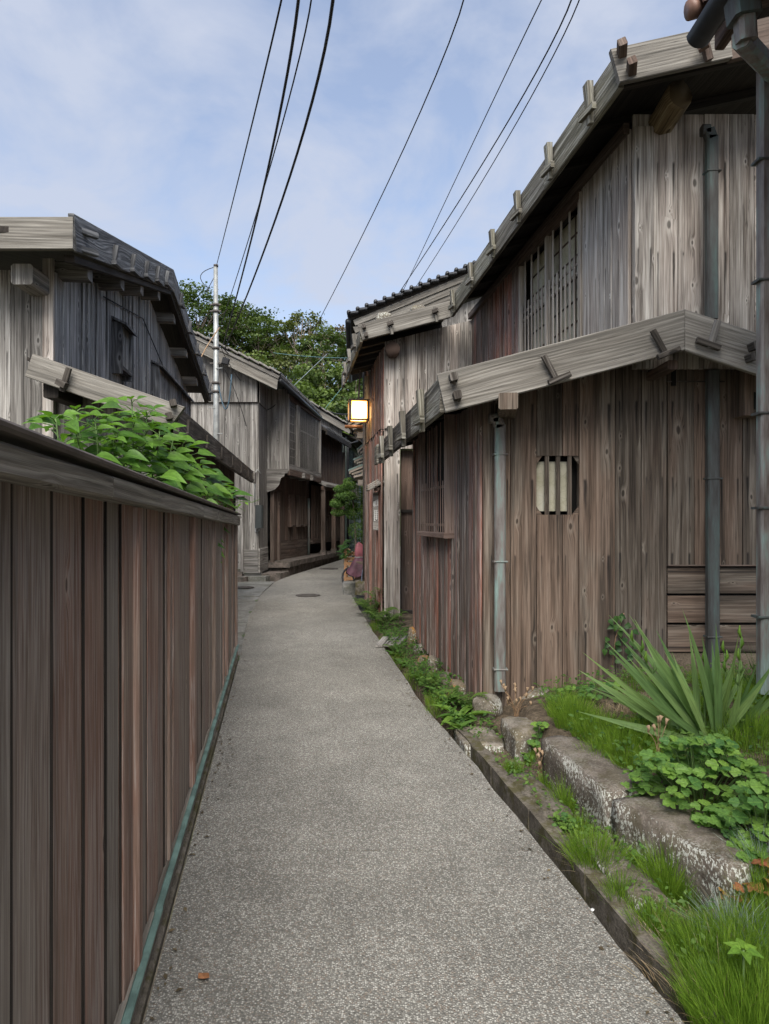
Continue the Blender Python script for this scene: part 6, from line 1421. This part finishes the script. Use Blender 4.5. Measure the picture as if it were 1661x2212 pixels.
x_, y_ = gp(1540, 1520); columbine(1.75, 4.3, dome(1.75, 4.3, .28, .2, .16, 22, 9), 'pale columbine patch behind the sword-leaved clump', .045, 9)
x_, y_ = gp(1420, 1500); columbine(1.55, 4.95, dome(1.55, 4.95, .22, .15, .14, 16, 10), 'columbine patch at the foot of the plank wall', .045, 10)
x_, y_ = gp(1230, 1520); columbine(x_, y_ , dome(x_, y_, .14, .1, .14, 12, 11), 'heart-leaved clump by the brownish boulder', .045, 11)
# creeping vine on the wall
cv = root('creeper', (1.85, 5.62, .42), 'dark creeper climbing a little way up the plank wall behind the sword leaves', 'vine')
for i in range(26): x, z = R.uniform(1.78, 2.02), R.uniform(.45, .85); put_leaf(M_HYDR, cv, (x, 5.63, z), (R.uniform(-1, 1), -.3, R.uniform(-1, .2)), (0, -1, .5), .06, .05)
tube('vine_stem', [(1.85, 5.64, .42), (1.88, 5.65, .65), (1.95, 5.65, .85)], .004, STEMD, cv, 5)
# young bright plant in the near corner
x_, y_ = gp(1606, 2192); yp = root('young_plant', (x_, y_, gh(x_, y_)), 'bright five-leaved seedling in the near right corner grass', 'plant')
c_ = Vector((x_, y_, gh(x_, y_) + .21)); tube('stem', [(x_, y_, gh(x_, y_)), tuple(c_)], .004, STEM, yp, 5)
for k in range(6): a = k * 1.05 + .3; put_leaf(M_YOUNG, yp, c_ + Vector((math.cos(a) * .008, math.sin(a) * .008, 0)), (math.cos(a), math.sin(a), .15), (0, -.25, 1), .06 * R.uniform(.8, 1.1), .036)
# dried seed heads
def seedheads(x, y, n, label, hmax=.22, sp_=.12, seed=1):
    rr = random.Random(seed); X, Y = gp(x, y); z = gh(X, Y); rt = root('dried_seed_heads', (X, Y, z), label, 'plant')
    for i in range(n):
        t_ = Vector((X + rr.uniform(-sp_, sp_), Y + rr.uniform(-.06, .06), z + hmax * rr.uniform(.5, 1.05))); st_ = tube('dry_stem', bez((X + rr.uniform(-.03, .03), Y, z), (X, Y, z + hmax * .5), t_, 5), .002, STEMD, rt, 4)
        tube('seed_pod', [t_, t_ + Vector((rr.uniform(-.006, .006), 0, .02)), t_ + Vector((rr.uniform(-.01, .01), 0, .035))], lambda t: .008 * (.6 + .8 * t), SEED, st_, 6)
seedheads(1115, 1560, 16, 'cluster of pale dried seed heads below the copper downpipe', .27, .12, 1)
seedheads(1165, 1690, 7, 'rusty dried seed heads beside the small bluish columbine', .2, .04, 2)
seedheads(1425, 1650, 5, 'few dry seed pods on a tall stalk left of the columbine mound', .25, .05, 3)
# ferns and dock along the gutter
def fern(x, y, z, n, ln, label, seed=1, up=.6):
    rr = random.Random(seed); rt = root('fern', (x, y, z), label, 'fern')
    for i in range(n):
        a = i * 2.4 + rr.uniform(-.4, .4); dv = Vector((math.cos(a), math.sin(a), 0)); l_ = ln * rr.uniform(.7, 1.15); V = []; F = []; prev = None
        m = 12; side = dv.cross(UP); base = Vector((x, y, z))
        for k in range(1, m + 1):
            t = k / m; p = base + dv * l_ * (t * .85) + UP * l_ * (up * math.sin(t * 2.2) - .12 * t); w = l_ * .24 * math.sin(math.pi * (.12 + .86 * t)) ; fw = dv * l_ * .028
            for s in (-1, 1):
                q = p + side * s * w - UP * w * .25 + dv * w * .35; b = len(V); V += [p - fw, (p + q) / 2 - fw * 1.1, q, (p + q) / 2 + fw * 1.1, p + fw]; F += [[b, b + 1, b + 3, b + 4], [b + 1, b + 2, b + 3]]
        mesh_obj('frond', V, F, L_FERN, rt, tint=[rr.uniform(.25, .8)] * len(F))
fx_l = [(.02, 9.75, 10, .30, 'fern nearest the grey boards at the foot of the narrow house'), (-.10, 10.2, 11, .34, 'bushy fern below the corner board of the narrow house'), (-.22, 10.9, 12, .36, 'arching fern at the foot of the sign wall'), (-.33, 11.7, 10, .32, 'fern farthest along the sign wall'), (.14, 10.2, 8, .26, 'yellowish fern in the doorway recess'), (-.05, 11.0, 8, .5, 'tall upright fern frond against the sign wall')]
for i, (x, y, n, l_, lb) in enumerate(fx_l): fern(x, y, zg(y) + .03, n, l_, lb, i + 1, .9 if 'upright' in lb else .6)
fern(.66, 5.62, .09, 9, .26, 'dark fern beside the whitish boulder', 11); fern(.42, 6.35, .07, 8, .2, 'fern next to the broad orange boulder', 12); fern(.12, 8.1, .07, 7, .2, 'small fern by the grey pointed stone', 13)
def dock(x, y, n, ln, label, seed):
    rr = random.Random(seed); z = gh(x, y); rt = root('broadleaf_weed', (x, y, z), label, 'weed')
    for i in range(n): a = i * 2.4 + rr.uniform(-.3, .3); l_ = ln * rr.uniform(.6, 1.1); put_leaf(M_DOCK, rt, (x + rr.uniform(-.02, .02), y + rr.uniform(-.02, .02), z + .01), (math.cos(a), math.sin(a), rr.uniform(.25, 1.2)), UP + Vector((-math.cos(a), -math.sin(a), 0)) * .3, l_, l_ * .32)
dock(.60, 5.42, 13, .24, 'broad dock leaves beside the whitish boulder', 1); dock(.56, 5.18, 8, .16, 'drooping dock rosette at the head of the kerb', 2); dock(.52, 5.75, 9, .2, 'dock rosette left of the whitish boulder', 3); dock(.33, 6.7, 9, .16, 'dock rosette along the side wall gutter', 4); dock(.20, 7.5, 9, .17, 'dock rosette before the squat orange stone', 5); dock(.08, 8.0, 8, .15, 'dock rosette beside the grey boards', 6)
def weeds():
    C = []; S = []; N_ = []
    for _ in range(4600):
        y = R.uniform(4.9, 12.6); e = interp(RIGHT, y) + GUT; d = R.random() ** 1.6 * (.30 if y < 9 else .34); x = e + d
        cl = .5 + .5 * math.sin(y * 5.1 + 1) * math.sin(y * 2.3)
        if R.random() > cl + .45: continue
        C.append((x + R.uniform(-.03, .05), y, gh(x, y) + R.uniform(0, .13) * (.4 + cl))); S.append(R.uniform(.02, .05)); N_.append((R.uniform(-.6, .4), R.uniform(-.8, .3), 1))
    n = len(C); o = quads_cloud('weeds', np.array(C), np.array(N_), np.array(S), np.clip(NPR.normal(.5, .25, n), 0, 1), L_WEED); tag(o, 'small mixed weeds crowding the gutter beside the side walls', 'weeds', kind='stuff')
weeds()
grass_obj('grass', [(.45, 6.0, .1, .3, 260, .14, {}), (.3, 6.9, .1, .4, 260, .14, {}), (.45, 6.6, .06, .2, 160, .16, {}), (.15, 7.7, .08, .4, 200, .12, {}), (0.0, 8.9, .08, .4, 200, .12, {}), (-.15, 10.0, .1, .4, 240, .14, {}), (.40, 5.65, .06, .15, 160, .13, {})], L_GRASS, 'thin grass mixed with weeds along the side wall gutter')
grass_obj('grass', [(LE(y) - .01, y, .02, .06, 30, .05, {'z': zg(y)}) for y in (7.72, 7.6, 9.1, 11.3, 12.8)], L_WEED, 'tiny weeds in the joint beside the fence end')
# conifer-like shrub on the far right edge and the clipped tree beyond the narrow house
def bush(name, base, blobs, n, size, mat, label, cat, trunk=None, barkm=BARKD, seed=1, group=None, flat=.35):
    rs = np.random.RandomState(seed); rt = root(name, base, label, cat, group); C = []; N_ = []; T_ = []
    tot = sum((b[3] * b[4]) ** .9 for b in blobs)
    for b in blobs:
        k = int(n * ((b[3] * b[4]) ** .9) / tot); v = rs.normal(size=(k, 3)); v /= np.linalg.norm(v, axis=1, keepdims=True); r = rs.uniform(.55, 1.0, k) ** .6
        C.append(np.array(b[:3]) + v * r[:, None] * np.array(b[3:6])); N_.append(v * np.array([.6, .6, .8]) + np.array([0, 0, flat]) + rs.normal(0, .45, (k, 3)))
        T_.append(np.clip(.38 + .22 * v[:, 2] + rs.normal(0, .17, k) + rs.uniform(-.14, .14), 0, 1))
    C = np.concatenate(C); o = quads_cloud('crown', C, np.concatenate(N_), size * rs.uniform(.6, 1.25, len(C)), np.concatenate(T_), mat, rt)
    if trunk:
        V = []; allp = []
        for (pts, r0, r1) in trunk: tube('trunk' if r0 > .05 else 'limb', pts, r0, barkm, rt, 7, r1=r1, wob=.08)
    return rt
rs_ = random.Random(5)
bl = [(-.78 + rs_.uniform(-.25, .2), 15.0 + rs_.uniform(-.3, .3), 1.75 + k * .085 + rs_.uniform(-.08, .08), .17, .17, .10) for k in range(9)] + [(-1.02, 14.9, 1.95, .16, .15, .08), (-.95, 14.9, 2.13, .14, .14, .07), (-.75, 15, 2.45, .16, .15, .09), (-.65, 15, 1.75, .2, .2, .15), (-1.0, 15, 1.78, .17, .15, .09), (-.6, 15, 1.4, .2, .18, .2), (-.55, 15.1, 2.2, .2, .18, .2)]
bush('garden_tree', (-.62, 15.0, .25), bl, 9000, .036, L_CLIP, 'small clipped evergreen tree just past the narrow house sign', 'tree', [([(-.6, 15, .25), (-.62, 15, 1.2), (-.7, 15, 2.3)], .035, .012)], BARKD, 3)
hy = root('hydrangea', (-.66, 15.55, .9), 'broad-leaved hydrangea growing out of the slatted planter', 'shrub')
for i in range(85): a = R.uniform(0, 6.28); q = R.random() ** .5; put_leaf(M_HYDR, hy, (-.68 + .26 * q * math.cos(a), 15.5 + .25 * q * math.sin(a), .78 + .5 * R.random() * (1.1 - q * .6)), (math.cos(a), math.sin(a) - .3, R.uniform(-.5, .4)), UP + Vector((0, -.5, 0)), R.uniform(.12, .2), .09)
for k in range(4): tube('stem', [(-.68, 15.55, .6), (-.68 + R.uniform(-.2, .2), 15.5, 1.2)], .006, STEM, hy, 5)
for k in range(7): tube('flower_stalk', [(-.75 + R.uniform(-.08, .08), 15.28, .95 - .06 * k), (-.75 + R.uniform(-.08, .08), 15.27, .99 - .06 * k)], .012, SEED, hy, 6)
rs2 = np.random.RandomState(9); n = 900
p = tuft(2.5, 4.55, .10, .10, 150, .5, L_WEED, lean=.7, w=.004, tb=.3); o = blades('feathery_plant', *p, L_WEED); tag(o, 'feathery dull green plant against the right frame edge downpipe', 'plant')

def litter():
    C = []; S = []; N_ = []
    for _ in range(420):
        y = R.uniform(1.9, 13); l = R.random() < .45
        x = LE(y) + abs(R.gauss(0, .05)) + .01 if l else interp(RIGHT, y) - abs(R.gauss(0, .05)) - .01
        C.append((x, y, zg(y) + .006)); S.append(R.uniform(.008, .03)); N_.append((R.uniform(-.25, .25), R.uniform(-.25, .25), 1))
    for _ in range(60):
        y = R.uniform(2.2, 12); x = LE(y) + (interp(RIGHT, y) - LE(y)) * R.random(); C.append((x, y, zg(y) + .006)); S.append(R.uniform(.006, .016)); N_.append((R.uniform(-.2, .2), R.uniform(-.2, .2), 1))
    n = len(C); tag(quads_cloud('leaf_litter', np.array(C), np.array(N_), np.array(S), np.clip(NPR.normal(.3, .3, n), 0, 1), L_DEAD), 'tiny dry leaf bits gathered along both path edges', 'leaf litter', kind='stuff')
litter()
# ------------------------------------------------------------------ hill and trees
def hillz(x, y):
    t = max(0, min(1, (y - 33) / 26)); return zg(30) - .3 + 12.0 * (t * t * (3 - 2 * t)) * (1 - .25 * max(0, min(1, (x + 4) / 14))) + .4 * nzf(x * .2, y * .2)
grid('hill', [-60 + 4 * i for i in range(31)], [32 + 3 * i for i in range(22)], hillz, HILLM)
def tree(base, h, spread, label, mat, seed, npad=16, leafn=5200, lsz=.26, bark=BARK, padr=(1.0, 1.9), dense=1.0, lo=.45, lean=0.0, name='hill_tree'):
    rr = random.Random(seed); rs = np.random.RandomState(seed); b = Vector(base); rt = root(name, base, label, 'tree', 'trees on the hill')
    V_ = []; pads = []; top = b + Vector((lean, 0, h * .55)); trunk = bez(b - UP * .4, b.lerp(top, .5) + Vector((rr.uniform(-.4, .4), 0, 0)), top, 8)
    tr = tube('trunk', trunk, .032 * h, bark, rt, 7, r1=.014 * h, wob=.1)
    for i in range(npad):
        a = i * 2.4 + rr.uniform(-.4, .4); q = math.sqrt((i + .6) / npad); z = h * (lo + (1 - lo) * math.sqrt(max(0, 1 - q * q)) * rr.uniform(.82, 1.02)); c = b + Vector((lean + spread * q * math.cos(a), spread * q * math.sin(a) * .8, z)); r = rr.uniform(*padr) * (1.15 - .35 * q); pads.append((c, r, r * .85, r * rr.uniform(.26, .42)))
        s = trunk[rr.randint(4, 8)]; m = s.lerp(c, .5) + Vector((rr.uniform(-.5, .5), rr.uniform(-.4, .4), rr.uniform(-.1, .5)))
        pts = bez(s, m, c - UP * r * .2, 6); tube('limb', pts, .010 * h, bark, tr, 5, r1=.0035 * h, wob=.15, cap=False)
        for k in range(3):
            e = c + Vector((rr.uniform(-r, r) * .8, rr.uniform(-r, r) * .6, rr.uniform(-.1, .25) * r)); tube('limb', bez(pts[4], pts[5].lerp(e, .5) - UP * .1, e, 3), .0042 * h, bark, tr, 4, r1=.0016 * h, cap=False)
    C = []; N_ = []; T_ = []; tot = sum(p_[1] * p_[2] for p_ in pads)
    for (c, rx, ry, rz) in pads:
        k = int(leafn * rx * ry / tot * dense); ns = max(3, int(rx * 7)); sc = rs.normal(size=(ns, 3)); sc /= np.linalg.norm(sc, axis=1, keepdims=True) + 1e-9; sc *= rs.uniform(.35, 1.0, (ns, 1)) ** .5   # sub-clumps give an uneven edge
        pick = rs.randint(0, ns, k); v = rs.normal(0, .24, (k, 3)) ; pos = (sc[pick] + v) * np.array([rx, ry, rz]) ; C.append(np.array(c) + pos)
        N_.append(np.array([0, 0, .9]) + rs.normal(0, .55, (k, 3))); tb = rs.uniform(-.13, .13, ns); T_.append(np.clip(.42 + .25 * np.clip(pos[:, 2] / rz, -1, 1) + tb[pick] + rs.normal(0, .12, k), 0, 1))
    C = np.concatenate(C); quads_cloud('crown', C, np.concatenate(N_), lsz * rs.uniform(.55, 1.3, len(C)), np.concatenate(T_), mat, rt, 1.5); return rt
def onhill(x, Y): X = (x - PCX) / FOC * Y; return (X, Y, hillz(X, Y))
def hgt(x, ytop, Y): b = onhill(x, Y); return CAM_H - (ytop - PHZ) / FOC * Y - b[2]
TR = [(300, 640, 50, 4.6, L_TREE, 'broad dark evergreen half hidden by the gable at the far left', 20, 5200), (415, 622, 50, 5.0, L_TREE, 'broad flat-topped evergreen behind the pole tip', 26, 7000), (500, 652, 52, 4.0, L_TREE, 'rounded evergreen right of the pole', 20, 5600), (556, 690, 50, 3.2, L_TREE, 'lower dark evergreen sloping down beside the thick cables', 16, 4200),
      (600, 725, 54, 2.8, L_TREE2, 'olive crown in the dip between the two high groups', 12, 2600), (655, 672, 50, 2.7, L_TREE2, 'gnarled tree with bare twisting limbs and sparse top', 15, 2600), (690, 712, 47, 2.7, L_TREE, 'layered green tree in front of the gnarled one', 15, 3600), (735, 700, 58, 3.2, L_DEAD, 'thin brownish tree against the sky at the right', 14, 2000), (760, 745, 46, 2.4, L_TREE, 'dark round tree beside the right roofs', 12, 3000), (800, 700, 54, 4.0, L_TREE, 'evergreen mostly hidden by the right roofs', 14, 3000)]
for i, (x, yt, Y, sp_, m, lb, npad, ln_) in enumerate(TR):
    yt += 10
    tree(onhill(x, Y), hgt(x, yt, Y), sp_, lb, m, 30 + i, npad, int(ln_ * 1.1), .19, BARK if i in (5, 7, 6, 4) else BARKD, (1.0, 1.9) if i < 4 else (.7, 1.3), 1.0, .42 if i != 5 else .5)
UN = [(420, 735, 45, 2.6, L_TREE), (480, 745, 46, 2.6, L_TREE2), (530, 760, 44, 2.4, L_TREE), (580, 775, 43, 2.2, L_TREE2), (620, 790, 41, 2.0, L_TREE3), (655, 800, 40, 1.9, L_TREE), (610, 760, 46, 2.2, L_TREE), (650, 765, 45, 2.2, L_TREE2), (690, 785, 43, 2.0, L_TREE), (725, 775, 44, 2.1, L_TREE3), (760, 790, 42, 2.0, L_TREE),
      (670, 830, 38, 1.8, L_TREE3), (710, 825, 38, 1.8, L_TREE), (745, 835, 37, 1.8, L_TREE3), (690, 860, 36, 1.5, L_TREE3), (730, 868, 35.5, 1.5, L_TREE), (765, 860, 36, 1.7, L_TREE3), (540, 735, 50, 2.6, L_TREE), (720, 742, 50, 2.4, L_TREE2), (570, 725, 53, 2.4, L_TREE), (640, 735, 51, 2.2, L_TREE)]
UG = {}
for i, (x, yt, Y, r, m) in enumerate(UN):
    b = onhill(x, Y); z = CAM_H - (yt - PHZ) / FOC * Y; rs = np.random.RandomState(70 + i); hh = max(1.0, z - b[2])
    for _ in range(15):
        c = np.array([b[0] + rs.uniform(-r, r) * .8, Y + rs.uniform(-r, r) * .4, z - hh * rs.uniform(.05, .95)]); rad = np.array([rs.uniform(.3, .6), rs.uniform(.3, .6), rs.uniform(.16, .3)]) * r; k = 230
        v = rs.normal(size=(k, 3)); v /= np.linalg.norm(v, axis=1, keepdims=True)
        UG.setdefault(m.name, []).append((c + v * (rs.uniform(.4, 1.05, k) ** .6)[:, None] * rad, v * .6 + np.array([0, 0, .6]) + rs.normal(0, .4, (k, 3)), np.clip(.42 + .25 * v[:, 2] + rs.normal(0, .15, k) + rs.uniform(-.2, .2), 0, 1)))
        if rs.rand() < .4: UG.setdefault('twig', []).append([Vector(b) + UP * hh * .2, Vector(b).lerp(Vector(c), .6) + Vector((0, -.3, .2)), Vector(c) + Vector((0, -.4, 0))])
for nm, mm, lb in (('evergreen_leaf', L_TREE, 'dark evergreen undergrowth covering the slope'), ('olive_leaf', L_TREE2, 'dull olive undergrowth covering the slope'), ('light_green_leaf', L_TREE3, 'fresh green undergrowth low on the slope above the roofs')):
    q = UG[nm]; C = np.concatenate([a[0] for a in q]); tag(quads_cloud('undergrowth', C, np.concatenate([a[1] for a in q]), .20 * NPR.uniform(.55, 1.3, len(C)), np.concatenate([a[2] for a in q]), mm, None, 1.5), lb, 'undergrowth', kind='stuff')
def twigs():
    V = []; F = []
    for pts in UG['twig']:
        pp = bez(*pts, 5)
        for i in range(5):
            a, b = pp[i], pp[i + 1]; w = Vector((.045, 0, .02)) * (1 - i * .15); k = len(V); V.extend([a - w, a + w, b + w * .85, b - w * .85, (a + b) / 2 + Vector((0, .06, 0))]); F.extend([[k, k + 1, k + 2, k + 3], [k + 1, k, k + 4], [k + 3, k + 2, k + 4]])
    tag(mesh_obj('undergrowth_twigs', V, F, BARK), 'pale bare twigs showing in the hillside undergrowth', 'twigs', kind='stuff')
twigs()
